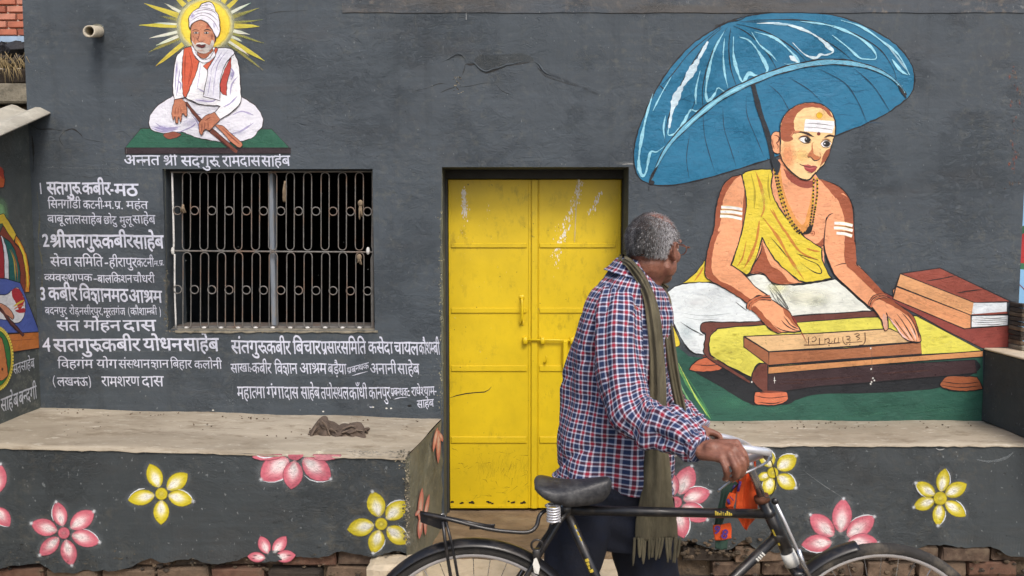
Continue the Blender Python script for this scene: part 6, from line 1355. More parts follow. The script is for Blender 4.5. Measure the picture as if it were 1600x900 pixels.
p.poly("414,640! 452,650 492,640 520,656 556,652 580,668! 556,684 520,700 480,690 450,664", (186, 92, 86)); p.poly("452,668! 500,688 550,680 578,672! 560,700 520,718 488,710 465,690", (158, 60, 62)); p.line("412,638 440,652 500,668 540,664 582,668", (40, 16, 18), 1.5); p.line("412,636 424,646", (30, 14, 14), 2.2); p.soft(520, 696, 16, 6, (220, 140, 130), .7)
p.line("480,714 520,722 552,706", (90, 40, 36), .8); p.line("252,612 300,680 370,742 440,782 500,784 545,745 560,706", BK, 2.0); p.line("234,545 240,590 256,616", BK, 1.6)
p.build()
p = Paint(cvW, 'painted_desk', house, z=E_, label="low painted writing desk with yellow cloth and a palm leaf board")
p.poly("130,500! 150,470 190,448 222,446 250,458 288,488! 250,502 180,508", (206, 110, 74), out=BK, ow=1.4); p.line("150,475 210,480 270,474", BK, 1.2); p.line("190,440 218,434 240,450", (130, 62, 46), 3)
p.poly("182,300 210,288! 330,290 450,284 600,262 800,250 945,240! 1140,262! 1130,272 960,268 620,292 460,302 290,315 240,340 216,392 222,436! 300,482 402,548! 395,560! 215,448 196,400 204,345 184,330", WB, out=BK, ow=1.6)
p.poly("225,350 250,326 290,314 620,290 960,266 1128,262! 1416,415! 1148,432! 478,488! 440,470 418,490 402,530! 300,480 224,434! 218,390", (218, 210, 86), out=BK, ow=1.6)
for _ in range(34):
    x = random.choice((random.uniform(240, 340), random.uniform(1160, 1330))); y = random.uniform(335, 470) if x < 400 else random.uniform(300+(x-1160)*.45, 405)
    p.soft(x, y, random.uniform(8, 26), random.uniform(4, 10), random.choice(((232, 226, 120), (206, 196, 70))), .35)
p.poly("404,546! 412,505 440,474 476,468! 476,592! 452,592 424,566", WB, out=BK, ow=1.4)
p.poly("478,486! 1418,415! 1418,441! 1150,460 900,480 478,517!", (206, 144, 92), False, out=BK, ow=1.3)
p.poly("476,517! 900,482! 1382,455! 1392,512! 1240,526 900,556 700,570 560,590 476,592!", (56, 36, 40), False, out=BK, ow=1.2)
for s in ("520,545 700,540 900,525", "520,560 640,556", "980,515 1200,500"): p.line(s, (92, 56, 46), 1.8, alpha=.5)
p.poly("370,352! 700,338 1010,318! 1145,376! 480,420!", (220, 182, 132), False, out=BK, ow=1.8); p.poly("480,420! 820,404 1145,377! 1150,430! 820,452 480,480!", (164, 104, 68), False, out=BK, ow=2.0); p.poly("370,352! 480,420! 480,480! 370,398!", (150, 92, 60), False, out=BK, ow=1.8)
for _ in range(40):
    x = random.uniform(500, 1080); y = random.uniform(345, 400)-(x-500)*.03; p.line([(E_[0]+x/E_[2], E_[1]+y/E_[2]), (E_[0]+(x+60)/E_[2], E_[1]+(y-5)/E_[2])], random.choice(((230, 200, 152), (204, 160, 110))), 1.1, raw=True, alpha=.4)
for _ in range(40):
    x = random.uniform(500, 1080); y = random.uniform(432, 468)-(x-500)*.055; p.line([(E_[0]+x/E_[2], E_[1]+y/E_[2]), (E_[0]+(x+50)/E_[2], E_[1]+(y-3)/E_[2])], random.choice(((180, 118, 80), (140, 84, 54))), 1.1, raw=True, alpha=.4)
p.line("484,480 800,458 1150,432", BK, 1.8)
for s in ("418,598! 440,594 556,594! 566,618 550,640 500,654 440,652 416,640", "1230,562 1262,528 1330,526 1392,530! 1416,575 1400,586 1330,592 1260,584"): p.poly(s, (204, 112, 78) if s[0] == '4' else (156, 88, 54), out=BK, ow=1.5)
for s in ("418,612 480,622 562,614", "1240,550 1320,560 1404,552", "1236,566 1320,576 1410,568", "430,640 500,646 552,632"): p.line(s, BK, 1.2)
p.poly("470,590! 556,592! 520,598 440,600", (120, 60, 44)); p.soft(500, 632, 40, 8, (232, 150, 110), .7)
for s in ("504,528 505,560", "500,545 512,546"): p.line(s, (220, 220, 214), 1.2)
for x, y in ((926, 404), (928, 495), (936, 535), (942, 545), (926, 560), (930, 552), (405, 552)): p.soft(x, y, 5, 6, (220, 220, 214), 1, .4)
p.line("930,410 932,520", (120, 100, 90), .7, alpha=.7)
p.z = F_
for s in ("578,545 700,542 862,526", "614,482 614,540", "640,492 664,480 674,502 650,520 640,512", "698,488 700,542", "742,492 742,540", "742,505 770,492 776,520 760,524 790,530 800,514", "822,490 816,526 846,524", "848,486 846,526", "884,478 882,508 900,538 918,536", "905,528 1034,516", "906,480 930,476 938,492 912,500 940,506 934,518", "972,460 1000,456 1012,466 984,478 1014,490 992,508", "1054,446 1056,510 1040,540 1010,544"):
    p.line(s, (70, 34, 26), 1.1, taper=False)
for x, y in ((774, 548), (936, 540)): p.soft(x, y, 6, 6, (60, 30, 24), 1, .6)
p.line("470,290 540,410 602,528", (150, 40, 36), 1.5); p.build()
p = Paint(cvW, 'painted_hand', house, z=F_, label="painted hand holding the pen")
for s in ("300,80 330,66 372,110 420,190 458,262 440,250 390,190 340,130 300,80", "330,90 400,170 452,262", "360,130 380,200 420,250", "310,110 370,210 420,240"): p.line(s, (54, 54, 50), .9)
p.poly("160,264! 150,230 200,170 240,160 310,180! 400,240 468,290 490,340 542,412 552,436! 520,442 420,446 370,450 320,424 262,370 212,304", SK, out=BK, ow=1.8)
p.poly("160,264! 200,300 262,366 320,420 370,446 420,442! 380,430 330,380 280,330 230,270 190,240", SKD, alpha=.85); p.poly("420,250 468,290 490,340 542,412! 500,390 450,330 420,290", SKD, alpha=.6)
for s in ("420,318 450,362 490,402 538,418", "340,388 400,425 470,440 520,438", "400,348 440,392 500,425 540,432", "440,340 470,385 520,410"): p.line(s, BK, 1.3)
for s in ("142,262 140,236 160,206 230,172 312,162", "158,272 160,246 180,216 240,184 322,186"): p.line(s, BK, 4.4, taper=False); p.line(s, (188, 108, 72), 3.0, taper=False)
p.build(); p = Paint(cvW, 'painted_hand', house, z=F_, label="painted hand resting flat on the board")
p.poly("1090,236! 1140,190 1230,170! 1312,230 1400,292 1440,340 1470,430 1492,500 1480,520 1450,520 1410,516 1350,480 1300,412 1232,322 1236,390 1228,424 1212,432 1198,412 1180,350 1120,262", SK, out=BK, ow=1.8)
p.poly("1160,185! 1230,172 1312,230 1400,292 1440,340 1468,430 1488,500! 1450,420 1420,350 1350,290 1270,240", SKD, alpha=.8)
p.poly("1232,322 1290,380 1340,450 1405,510! 1350,482 1300,414", (236, 190, 178)); p.poly("1200,300 1222,330 1228,400 1214,424 1200,400 1190,340", (236, 184, 160), alpha=.8)
for s in ("1300,300 1340,350 1390,430 1440,514", "1340,290 1400,360 1440,440 1456,516", "1380,290 1430,370 1462,440 1480,510", "1232,322 1218,290", "1280,340 1330,410 1400,500"): p.line(s, BK, 1.5)
for s in ("1345,400 1395,470 1425,510", "1402,400 1436,460 1452,508"): p.line(s, (236, 196, 176), 2.4)
p.line("1405,512 1450,524 1490,520", BK, 2.6)
for s in ("1084,238 1090,210 1120,170 1170,152 1222,160", "1100,250 1108,220 1140,184 1190,168 1226,172"): p.line(s, BK, 3.4, taper=False); p.line(s, (190, 110, 76), 2.2, taper=False)
p.build()
# ------------------------------------------------------------------ mural on the side wall
cvS = Canvas(lambda x, y: PX(x, y, X0), (1, 0, 0))
M1 = (0, 240, 4.29); M2 = (0, 440, 4.09)
p = Paint(cvS, 'mural', nb, z=M1, label="part of a painted seated figure on a throne")
p.poly("-200,60! 0,96 25,148 32,190 22,228! -200,260!", (200, 96, 48), out=BK, ow=1.2); p.poly("-200,60! 0,90 22,140 28,170 0,150!", (168, 60, 40))
for a in range(14):
    t = -1.2+a*.2; p.line([(0, 240+400/4.29), ((60+20*(a % 3))*math.cos(t)/4.29, 240+(400+(90+20*(a % 3))*math.sin(t))/4.29)], (190, 206, 190), 1.2, raw=True, alpha=.6, a1=.1)
p.soft(0, 400, 60, 120, (150, 200, 140), .8, .3)
p.poly("-60,430! 20,400! 60,460 105,540 100,562 85,602! 50,542 15,470! -60,480!", (222, 190, 60), out=BK, ow=1.0)
p.poly("105,545! 150,620 184,720 196,850 192,930! 160,930! 165,800 150,700 120,620 95,590", (216, 140, 44), out=BK, ow=1.0); p.poly("112,580 150,640 176,730 186,850 182,900 172,800 150,690", (234, 206, 70))
p.poly("15,480! 90,592 140,662 165,790 165,930! 128,930! 120,800 100,700 60,602 -10,540!", (134, 62, 42), out=BK, ow=1.0)
p.poly("-60,540! 20,560 84,622 112,700 132,800 126,930! 50,930! 40,700", (30, 96, 90), out=BK, ow=1.0); p.line("60,640 90,720 100,850", (196, 170, 70), 1.4); p.line("70,640 104,740 116,860", (170, 110, 60), 1.6)
p.poly("-200,540! 0,556! 18,640 26,780 24,930! -200,930!", (160, 40, 48), out=BK, ow=.9); p.poly("0,556! 14,560 48,680 62,930! 22,930! 26,780 18,640", (226, 226, 232), out=BK, ow=.9)
p.z = M2
p.poly("-200,-20! 30,-20! 125,8! 155,80 240,300! 240,322! 150,326 -200,335!", (78, 96, 168), False, out=BK, ow=1.1)
p.poly("-200,330! 50,335 245,322! 246,425! 85,450! -200,480!", (196, 116, 52), False, out=BK, ow=1.3); p.line("60,380 150,372 235,366", (160, 86, 40), 1.2)
p.poly("-60,90! 40,80 70,55 110,40 150,110 156,190 132,250 92,266 40,245 -60,240!", (226, 226, 226), out=BK, ow=1.1); p.poly("70,60 110,42 140,90 150,130 120,180 100,140 80,110", (176, 44, 52)); p.line("80,160 110,140 150,118", (222, 190, 70), 2.6); p.line("84,176 112,160 150,150", (206, 120, 60), 2.4); p.poly("90,186 120,176 154,170 152,196 120,200", (176, 44, 52))
p.poly("-60,150! 0,140 50,170 82,215 74,240 40,215 0,190 -60,190!", (206, 140, 110), out=BK, ow=.9)
p.line("-60,120 0,180 70,268 146,346", (50, 26, 26), 5.5, taper=False); p.line("0,180 70,266 144,342", (96, 54, 50), 3.2, taper=False)
cc = [(-30+104*math.cos(a), 490+200*math.sin(a)) for a in np.linspace(-1.5, 1.5, 30)]
p.poly([(x/4.09, 440+y/4.09) for x, y in cc]+[(-40, 440+690/4.09), (-40, 440+290/4.09)], (222, 202, 74), False, out=BK, ow=.9)
for i, (x, y) in enumerate(cc): p.soft(x, y, 8, 11, (226, 206, 84), 1, .7, seg=8)
p.poly([(-30+88*math.cos(a), 490+178*math.sin(a)) for a in np.linspace(-1.57, 1.57, 26)] and [((-30+88*math.cos(a))/4.09, 440+(490+178*math.sin(a))/4.09) for a in np.linspace(-1.57, 1.57, 26)], (48, 116, 58), False, out=BK, ow=1.0)
p.poly("-40,350! 0,360 20,440 36,540 38,600 0,632 -40,625!", (196, 120, 66), out=BK, ow=1.0); p.soft(4, 560, 9, 14, (60, 30, 24), .9, .4)
p.build()
write(cvS, nb, [("सत", 76, 122, 532, 64, 514), ("साहेब", 124, 208, 514, 62, 488)], M2, (206, 208, 214), 4)
write(cvS, nb, [("साहेब", 4, 108, 752, 88, 708), ("बन्दगी", 120, 230, 706, 86, 662)], M2, (206, 208, 214), 8)
# ------------------------------------------------------------------ bicycle
BY = -1.64
M_BLK = simple("black_enamel", (20, 20, 23), .4, .3, 14, coat=.25, dust=(56, 50, 44), dscale=26)
M_CHR = simple("worn_chrome", (186, 186, 188), .24, .1, 30, metal=.9, dust=(120, 104, 88), dscale=34)
M_RIM = simple("bright_rim", (226, 226, 230), .34, .06, 30, metal=.55)
M_RUB = simple("dusty_tyre", (44, 42, 40), .85, .25, 24, bumpd=.002, bscale=150, dust=(110, 102, 90), dscale=9)
M_SAD = simple("black_saddle_vinyl", (40, 41, 45), .42, .2, 10, bumpd=.0015, bscale=120, dust=(92, 92, 92), dscale=8)
M_RST = simple("rusty_steel", (104, 66, 48), .7, .4, 40, metal=.3)
M_WHT = simple("white_decal", (214, 212, 204), .6, .1); M_YDE = simple("yellow_decal", (196, 172, 60), .6, .15)
Bp = lambda x, y, dy=0.0: P(x, y, BY+dy)
RW = .346
RC = Vector((Bp(740, 1010).x, BY, RW)); FC = Vector((Bp(1372, 1012).x, BY, RW))
bike = thing('bicycle', 'old black roadster bicycle wheeled past the house by the man', 'bicycle', (Bp(1050, 1050).x, BY, 0))
BBk = Bp(996, 1046)
SL = Bp(884, 797); HT = Bp(1192, 781); HB = Bp(1236, 876)
fr_mb = MB()
tube_mb([SL, Bp(1196, 803)], .0145, 14, mb=fr_mb); tube_mb([SL+Vector((-.004, 0, .012)), BBk], .0145, 14, mb=fr_mb); tube_mb([Bp(1214, 838), BBk], .0155, 14, mb=fr_mb)
tube_mb([HT, HB], .019, 16, mb=fr_mb)
for s in (-1, 1):
    tube_mb([SL+Vector((0, .012*s, 0)), SL.lerp(RC, .35)+Vector((0, .032*s, 0)), RC+Vector((0, .058*s, 0))], .0085, 8, mb=fr_mb, smooth_n=4)
    tube_mb([BBk+Vector((0, .03*s, 0)), BBk.lerp(RC, .3)+Vector((0, .045*s, 0)), RC+Vector((0, .058*s, 0))], .009, 8, mb=fr_mb, smooth_n=4)
sphere_mb(SL, (.022, .019, .026), fr_mb); sphere_mb(Bp(1201, 802), (.022, .021, .022), fr_mb); sphere_mb(Bp(1216, 838), (.024, .021, .024), fr_mb)
tube_mb([BBk+Vector((0, -.04, 0)), BBk+Vector((0, .04, 0))], .024, 14, mb=fr_mb)
frame = fr_mb.build('frame', M_BLK, bike, True)
tube_mb([HT+Vector((0, 0, -.004)), HT+(HT-HB).normalized()*.014], .023, 16).build('headset', M_RST, bike, True)
d_ = (HB-HT).normalized(); tube_mb([HB-d_*.030, HB+d_*.012], [.0225, .0235], 16).build('head_lug', M_WHT, bike, True)
# fork with rake
cr_ = HB+d_*.03; mbk = MB(); tube_mb([HB+d_*.012, cr_+d_*.01], .016, 12, mb=mbk); mbk.box((cr_.x-.02, BY-.045, cr_.z-.012), (cr_.x+.022, BY+.045, cr_.z+.01), .006)
for s in (-1, 1):
    a = cr_+Vector((0, .042*s, 0)); b = FC+Vector((0, .048*s, 0)); c = a.lerp(b, .5)+Vector((-.035, 0, -.025))
    tube_mb([a, a.lerp(c, .5)+Vector((.004, 0, 0)), c, c.lerp(b, .6)+Vector((-.012, 0, -.006)), b], [.0115, .0115, .0105, .009, .0075], 10, smooth_n=4, mb=mbk)
mbk.build('fork', M_BLK, bike, True)
def wheel(C, name_l):
    n = 72; v = []; f = []; seg = 12
    rt = .019; cc = RW-rt
    m = MB(); tube_mb([C+Vector((0, -.045, 0)), C+Vector((0, -.02, 0)), C+Vector((0, .02, 0)), C+Vector((0, .045, 0))], [.018, .012, .012, .018], 14, mb=m); tube_mb([C+Vector((0, -.07, 0)), C+Vector((0, .07, 0))], .005, 8, mb=m)
    whl = m.build('wheel', M_CHR, bike, True, label=name_l)
    m = MB(); tube_mb([C+Vector((cc*math.cos(2*math.pi*k/n), 0, cc*math.sin(2*math.pi*k/n))) for k in range(n)], rt, seg, closed=True, mb=m)
    m.build('tyre', M_RUB, whl, True)
    m = MB(); rr = RW-.036; prof = [(-.016, .004), (-.015, -.004), (-.008, -.010), (.008, -.010), (.015, -.004), (.016, .004)]; v = []; f = []; n = 96
    for k in range(n):
        t = 2*math.pi*k/n
        for (y, d) in prof: v.append(C+Vector(((rr+d+.004)*math.cos(t), y, (rr+d+.004)*math.sin(t))))
    for k in range(n):
        for j in range(5): a = k*6+j; b = ((k+1) % n)*6+j; f.append((a, b, b+1, a+1))
    m.add(v, f); m.build('rim', M_RIM, whl, True)
    L = rr-.016; sp = None
    for k in range(36):
        s = 1 if k % 2 else -1; t = 2*math.pi*k/36; t2 = t+(.22 if (k//2) % 2 else -.22)*1.3
        if sp is None:
            q = tube_mb([(0, 0, 0), (0, 0, 1)], .00115, 5); sp = mesh('spoke', q.v, q.f, M_CHR)
        a = C+Vector((.018*math.cos(t2), .03*s, .018*math.sin(t2))); b = C+Vector((rr*.985*math.cos(t), 0, rr*.985*math.sin(t)))
        o = bpy.data.objects.new('spoke', sp); COL.objects.link(o); o.parent = whl; o.location = a-bike.location
        o.rotation_mode = 'QUATERNION'; o.rotation_quaternion = (b-a).to_track_quat('Z', 'Y'); o.scale = (1, 1, (b-a).length)
wheel(RC, 'rear wheel'); wheel(FC, 'front wheel')
def mudguard(C, a0, a1, label, r=RW+.014, wd=.030):
    n = 60; v = []; f = []
    for k in range(n+1):
        t = math.radians(a0+(a1-a0)*k/n)
        for j in range(9):
            u = -1+2*j/8; rr = r-.014*u*u; v.append(C+Vector((rr*math.cos(t), wd*u, rr*math.sin(t))))
    for k in range(n):
        for j in range(8): a = k*9+j; f.append((a, a+1, a+10, a+9))
    off = len(v)
    v += [q-(q-C).normalized()*.0018 for q in v[:off]]; f += [tuple(i+off for i in t[::-1]) for t in f[:]]
    for j in range(8): f.append((j+1, j, off+j, off+j+1)); a = n*9; f.append((a+j, a+j+1, off+a+j+1, off+a+j))
    for k in range(n):
        for j in (0, 8): a = k*9+j; f.append((a, a+9, off+a+9, off+a))
    part('mudguard', v, f, M_BLK, bike, True, label=label)
mudguard(RC, 8, 205, "black rear mudguard"); mudguard(FC, 103, 218, "front mudguard covering only the back of the wheel")
# rear carrier
c = MB()
for dy in (-.055, .055):
    tube_mb([Bp(657, 802, dy*.6), Bp(700, 811, dy), Bp(760, 826, dy), Bp(800, 831, dy), Bp(826, 831, dy*.9), Bp(838, 822, dy*.7), Bp(843, 806, dy*.5), Bp(852, 798, dy*.3), Bp(866, 797, dy*.2)], .0062, 8, smooth_n=5, mb=c)
    tube_mb([Bp(692, 815, dy), Bp(696, 850, dy*1.15), Bp(704, 900, dy*1.2), RC+Vector((-.0, dy*1.3, .02))], .0052, 8, mb=c)
    tube_mb([Bp(697, 815, dy), Bp(706, 850, dy*1.15), Bp(716, 905, dy*1.2), RC+Vector((.01, dy*1.3, .02))], .0042, 8, mb=c)
for a, b in ((705, 813), (745, 823), (790, 831)): tube_mb([Bp(a, b, -.055), Bp(a, b, .055)], .005, 8, mb=c)
tube_mb([Bp(693, 808, 0), Bp(735, 817, 0), Bp(772, 824, 0)], .006, 8, mb=c); c.build('carrier', M_BLK, bike, True)
c = MB(); v = []
for dy in (-.04, .04): v += [Bp(656, 798, dy), Bp(657, 816, dy), Bp(688, 827, dy), Bp(699, 823, dy), Bp(701, 810, dy), Bp(690, 804, dy)]
c.add(v, [(0, 1, 2, 3, 4, 5), (11, 10, 9, 8, 7, 6)]+[(i, 6+i, 6+(i+1) % 6, (i+1) % 6) for i in range(6)]); c.build('carrier_block', M_BLK, bike, label="dark block at the back of the carrier")
c = MB(); tube_mb([Bp(692+4*math.cos(t), 806+3*math.sin(t), -.045+.003*t) for t in np.linspace(0, 12, 26)], .0016, 6, mb=c); c.build('wire_tie', M_CHR, bike, True)
MB().box(tuple(Bp(735, 825, -.012)), tuple(Bp(772, 825, .012)+Vector((0, 0, .008))), .003).build('spring_clip', M_BLK, bike)
# saddle
xs = [835, 840, 850, 868, 890, 910, 928, 942, 951, 955]; tp = [754, 750, 750, 753, 753, 751, 748, 746, 746, 750]; bt = [759, 761, 767, 775, 781, 782, 781, 777, 768, 760]; hw = [.04, .07, .085, .085, .070, .054, .042, .034, .026, .014]
rows = []
q = cr([(a, b, c_, d) for a, b, c_, d in zip(xs, tp, bt, hw)], 4)
v = []; f = []; K = 17
for (x, a, b, h) in q:
    T = Bp(x, a); B = Bp(x, b, -.0); hh = (T.z-B.z)
    for j in range(K):
        t = math.pi*j/(K-1); cc2 = math.cos(t); y = -h*math.copysign(abs(cc2)**.8, cc2); z = B.z+hh*(math.sin(t)**.42)
        v.append((T.x, BY+y*(1-.12*(1-math.sin(t))), z))
for i in range(len(q)-1):
    for j in range(K-1): a = i*K+j; f.append((a, a+1, a+K+1, a+K))
f.append(tuple(range(K))); a = (len(q)-1)*K; f.append(tuple(a+K-1-j for j in range(K)))
for i in range(len(q)-1): f.append((i*K, i*K+K, i*K+2*K-1, i*K+K-1))
part('saddle', v, f, M_SAD, bike, True)
for dy in (-.055, .055):
    c = Bp(865, 802, dy); tube_mb([(c.x+.019*math.cos(t), c.y+.019*math.sin(t), c.z-.026+.052*t/(2*math.pi*6.5)) for t in np.linspace(0, 2*math.pi*6.5, 110)], .0027, 6).build('saddle_spring', M_RIM, bike, True)
c = MB(); tube_mb([Bp(884, 800), Bp(880, 786)], .012, 10, mb=c)
for dy in (-.03, .03): tube_mb([Bp(852, 790, dy*1.8), Bp(884, 787, dy), Bp(930, 781, dy*.6), Bp(948, 770, dy*.3)], .004, 8, smooth_n=4, mb=c)
tube_mb([Bp(862, 817, -.06), Bp(864, 817, .06)], .005, 8, mb=c); tube_mb([Bp(865, 817, 0), SL], .008, 8, mb=c); c.build('seat_post', M_CHR, bike, True)
# lock ring, tag and stickers
c = MB(); o = Bp(839, 852, -.045); tube_mb([(o.x+.017*math.cos(t), o.y, o.z+.017*math.sin(t)) for t in np.linspace(0, 6.283, 21)[:-1]], .0035, 8, closed=True, mb=c); c.box((o.x-.012, o.y-.006, o.z-.055), (o.x+.010, o.y+.012, o.z-.012), .003); c.build('lock', M_BLK, bike, True)
o = Bp(838, 884, -.05); v = [(o.x-.004, o.y, o.z+.03), (o.x-.011, o.y-.003, o.z+.005), (o.x-.006, o.y, o.z-.022), (o.x+.006, o.y-.002, o.z-.026), (o.x+.011, o.y, o.z-.004), (o.x+.003, o.y-.002, o.z+.02)]
v += [(a, b+.0015, c_) for a, b, c_ in v]; part('paper_tag', v, [tuple(range(6)), tuple(range(11, 5, -1))]+[(i, 6+i, 6+(i+1) % 6, (i+1) % 6) for i in range(6)], M_WHT, bike)
def sticker(name, A, B, r, mat, n=7, a0=-2.6, a1=-.6):
    A, B = Vector(A), Vector(B); t = (B-A).normalized(); u = Vector((0, -1, 0)); w_ = t.cross(u); v = []; f = []
    for e in (A, B):
        for k in range(n): a = a0+(a1-a0)*k/(n-1); v.append(e+u*(-math.sin(a))*r+w_*math.cos(a)*r)
    for k in range(n-1): f.append((k, k+1, n+k+1, n+k))
    part(name, v, f, mat, bike)
for i in range(9):
    x = 1115.5+i*3.0; sticker('decal', Bp(x, 800.5+i*.06), Bp(x+(2.2 if i not in (3, 4) else .9), 800.5+i*.06), .0149, M_YDE, 7, -2.2+(i % 3)*.2, -1.3+(i % 2)*.25)
for i, (a, b) in enumerate(((1180, 872), (1183, 869), (1186, 866), (1189, 863))): sticker('decal', Bp(a, b), Bp(a+1.9, b-1.9), .0159, M_WHT, 7, -2.0, -1.1+(i % 2)*.15)
for i, (a, b) in enumerate(((899, 817), (903, 827), (907, 836))): sticker('decal', Bp(a, b), Bp(a+2.6, b+6), .0149, M_YDE, 6, -1.5, -.9)
for i in range(4): sticker('decal', Bp(916+i*2.3, 870+i*5.5), Bp(917.8+i*2.3, 874.5+i*5.5), .015, M_YDE, 7, -1.9+.2*(i % 3), -1.1)
sticker('decal', Bp(1210, 822), Bp(1221, 847), .0194, M_YDE, 6, -1.05, -.75)
# stem, handlebar, levers, rods
tube_mb([HT, Bp(1172, 728), Bp(1169, 717)], [.0125, .012, .014], 14).build('stem', M_CHR, bike, True)
nearb = [(1170, 717, 0), (1182, 713, -.035), (1195, 709, -.075), (1200, 708, -.12), (1196, 706, -.16), (1178, 703, -.185), (1150, 700, -.195), (1125, 699, -.2)]
nb_w = [Bp(*q) for q in nearb]; far_w = [Vector((q.x, 2*BY-q.y, q.z-.065*(BY-q.y)/.2)) for q in nb_w]
tube_mb(far_w[::-1]+nb_w[1:], .0115, 12, smooth_n=4).build('handlebar', M_RIM, bike, True)
M_GRIP = simple("dark_grip", (34, 32, 34), .7, .2)
tube_mb([nb_w[-1]+Vector((-.012, 0, -.002)), nb_w[-1], nb_w[-2]], .0140, 12).build('grip', M_GRIP, bike, True); tube_mb([far_w[-1]+Vector((-.055, .004, .002)), far_w[-1], far_w[-2]], .0155, 12).build('grip', M_GRIP, bike, True)
sphere_mb(Bp(1200, 713, -.14), (.013, .013, .014)).build('lever_pivot', M_CHR, bike, True)
tube_mb([Bp(1201, 713, -.15), Bp(1198, 722, -.175), Bp(1180, 732, -.20), Bp(1158, 742, -.215), Bp(1138, 754, -.215), Bp(1121, 768, -.21)], .0038, 8, smooth_n=5).build('brake_lever', M_CHR, bike, True)
tube_mb([Vector((q.x-.035, 2*BY-q.y, q.z-.03)) for q in (Bp(1198, 722, -.175), Bp(1160, 740, -.2), Bp(1130, 756, -.2), Bp(1108, 768, -.2))], .0036, 8, smooth_n=4).build('brake_lever', M_CHR, bike, True)
tube_mb([Bp(1204, 716, -.1), Bp(1212, 745, -.06), Bp(1208, 770, -.03), Bp(1196, 777, -.03), Bp(1186, 760, -.03)], .0016, 6, smooth_n=5).build('cable', M_BLK, bike, True)
tube_mb([Bp(1210, 782, -.03), Bp(1226, 815, -.035), Bp(1247, 862, -.04)], .0048, 8).build('brake_rod', M_RIM, bike, True); sphere_mb(Bp(1211, 783, -.03), (.011, .009, .011)).build('rod_clamp', M_BLK, bike, True)
tube_mb([Bp(1247, 858, -.04), Bp(1254, 880, -.042), Bp(1266, 905, -.042)], [.0075, .0085, .007], 8).build('brake_stirrup', M_CHR, bike, True)
# cranks, chain case, stand
c = MB(); R_ = .095; n = 40
tube_mb([BBk+Vector((R_*math.cos(t), -.045, R_*math.sin(t))) for t in np.linspace(0, 6.283, n+1)[:-1]], .004, 6, closed=True, mb=c)
for k in range(5): t = k*1.2566; tube_mb([BBk+Vector((0, -.045, 0)), BBk+Vector((R_*math.cos(t), -.045, R_*math.sin(t)))], .005, 6, mb=c)
c.build('chainwheel', M_CHR, bike, True)
for s, a in ((-1, 2.6), (1, 2.6+math.pi)):
    e = BBk+Vector((.17*math.cos(a), .062*s, .17*math.sin(a))); tube_mb([BBk+Vector((0, .058*s, 0)), e], [.011, .008], 8).build('crank', M_CHR, bike, True)
    MB().box((e.x-.045, e.y+.01*s-(.085 if s < 0 else 0), e.z-.012), (e.x+.045, e.y+.01*s+(.085 if s > 0 else 0), e.z+.012), .006).build('pedal', M_RUB, bike)
c = MB(); tube_mb([BBk+Vector((0, -.045, .1)), RC+Vector((0, -.045, .035)), RC+Vector((-.035, -.045, 0)), RC+Vector((0, -.045, -.035)), BBk+Vector((0, -.045, -.1)), BBk+Vector((.1, -.045, 0))], .0045, 6, closed=True, mb=c, smooth_n=3); c.build('chain', M_RST, bike, True)
# ------------------------------------------------------------------ party cloth and tags hung from the handlebar
M_ORG = simple("orange_cloth", (214, 82, 30), .85, .18, 12, bumpd=.003, bscale=60); M_GRN = simple("dark_green_cloth", (40, 62, 52), .85, .3, 20); M_PUR = simple("purple_print", (74, 44, 118), .8, .1)
bt_ = thing('hanging_banner', 'crumpled orange and green cloth with purple print hanging from the handlebar', 'banner', Bp(1165, 760, .06))
def ribbon_cloth(name, mat, path, widths, fold=.006, freq=9, nx=14, thick=.003, parent=None, uvm=False, seed=0, per=6):
    """hanging cloth: a thick strip along picture points (x, y, Y)"""
    pts = cr([tuple(P(*p)) + (w_,) for p, w_ in zip(path, widths)], per); v = []; f = []; rr = random.Random(seed)
    ph = [rr.uniform(0, 6) for _ in range(4)]; n = len(pts)
    for side in (0, 1):
        for i, q in enumerate(pts):
            a = pts[max(0, i-1)]; b = pts[min(n-1, i+1)]; t = Vector(b[:3])-Vector(a[:3]); t.normalize(); s = Vector((0, -1, 0)).cross(t).normalized()
            for j in range(nx+1):
                u = -1+2*j/nx
                y = fold*(math.sin(freq*u*.5+ph[0]+i*.03)+.6*math.sin(freq*u*1.1+ph[1]-i*.05)+.4*math.sin(i*.35+ph[2]+u*2)) - fold*1.5*(1-u*u)
                v.append(Vector(q[:3])+s*(u*q[3]*(1+.05*math.sin(i*.4+ph[3])))+Vector((0, y+side*thick, 0)))
    w_ = nx+1; o = n*w_
    for i in range(n-1):
        for j in range(nx): a = i*w_+j; f += [(a, a+1, a+w_+1, a+w_), (o+a, o+a+w_, o+a+w_+1, o+a+1)]
        for j in (0, nx): a = i*w_+j; f.append((a, a+w_, o+a+w_, o+a) if j == 0 else (a, o+a, o+a+w_, a+w_))
    for j in range(nx): f += [(j, o+j, o+j+1, j+1)]; a = (n-1)*w_+j; f += [(a, a+1, o+a+1, o+a)]
    return part(name, v, f, mat, parent, True), pts
YC_ = BY+.05
ribbon_cloth('orange_flag', M_ORG, [(1174, 700, YC_-.02), (1172, 725, YC_), (1168, 750, YC_), (1166, 785, YC_), (1166, 805, YC_), (1164, 826, YC_)], [.010, .016, .026, .034, .030, .003], .007, 8, parent=bt_, seed=3)
ribbon_cloth('orange_flag', M_ORG, [(1166, 712, YC_+.01), (1158, 740, YC_+.01), (1146, 760, YC_+.012), (1140, 790, YC_+.012), (1150, 806, YC_+.01)], [.010, .016, .018, .014, .004], .006, 9, parent=bt_, seed=8)
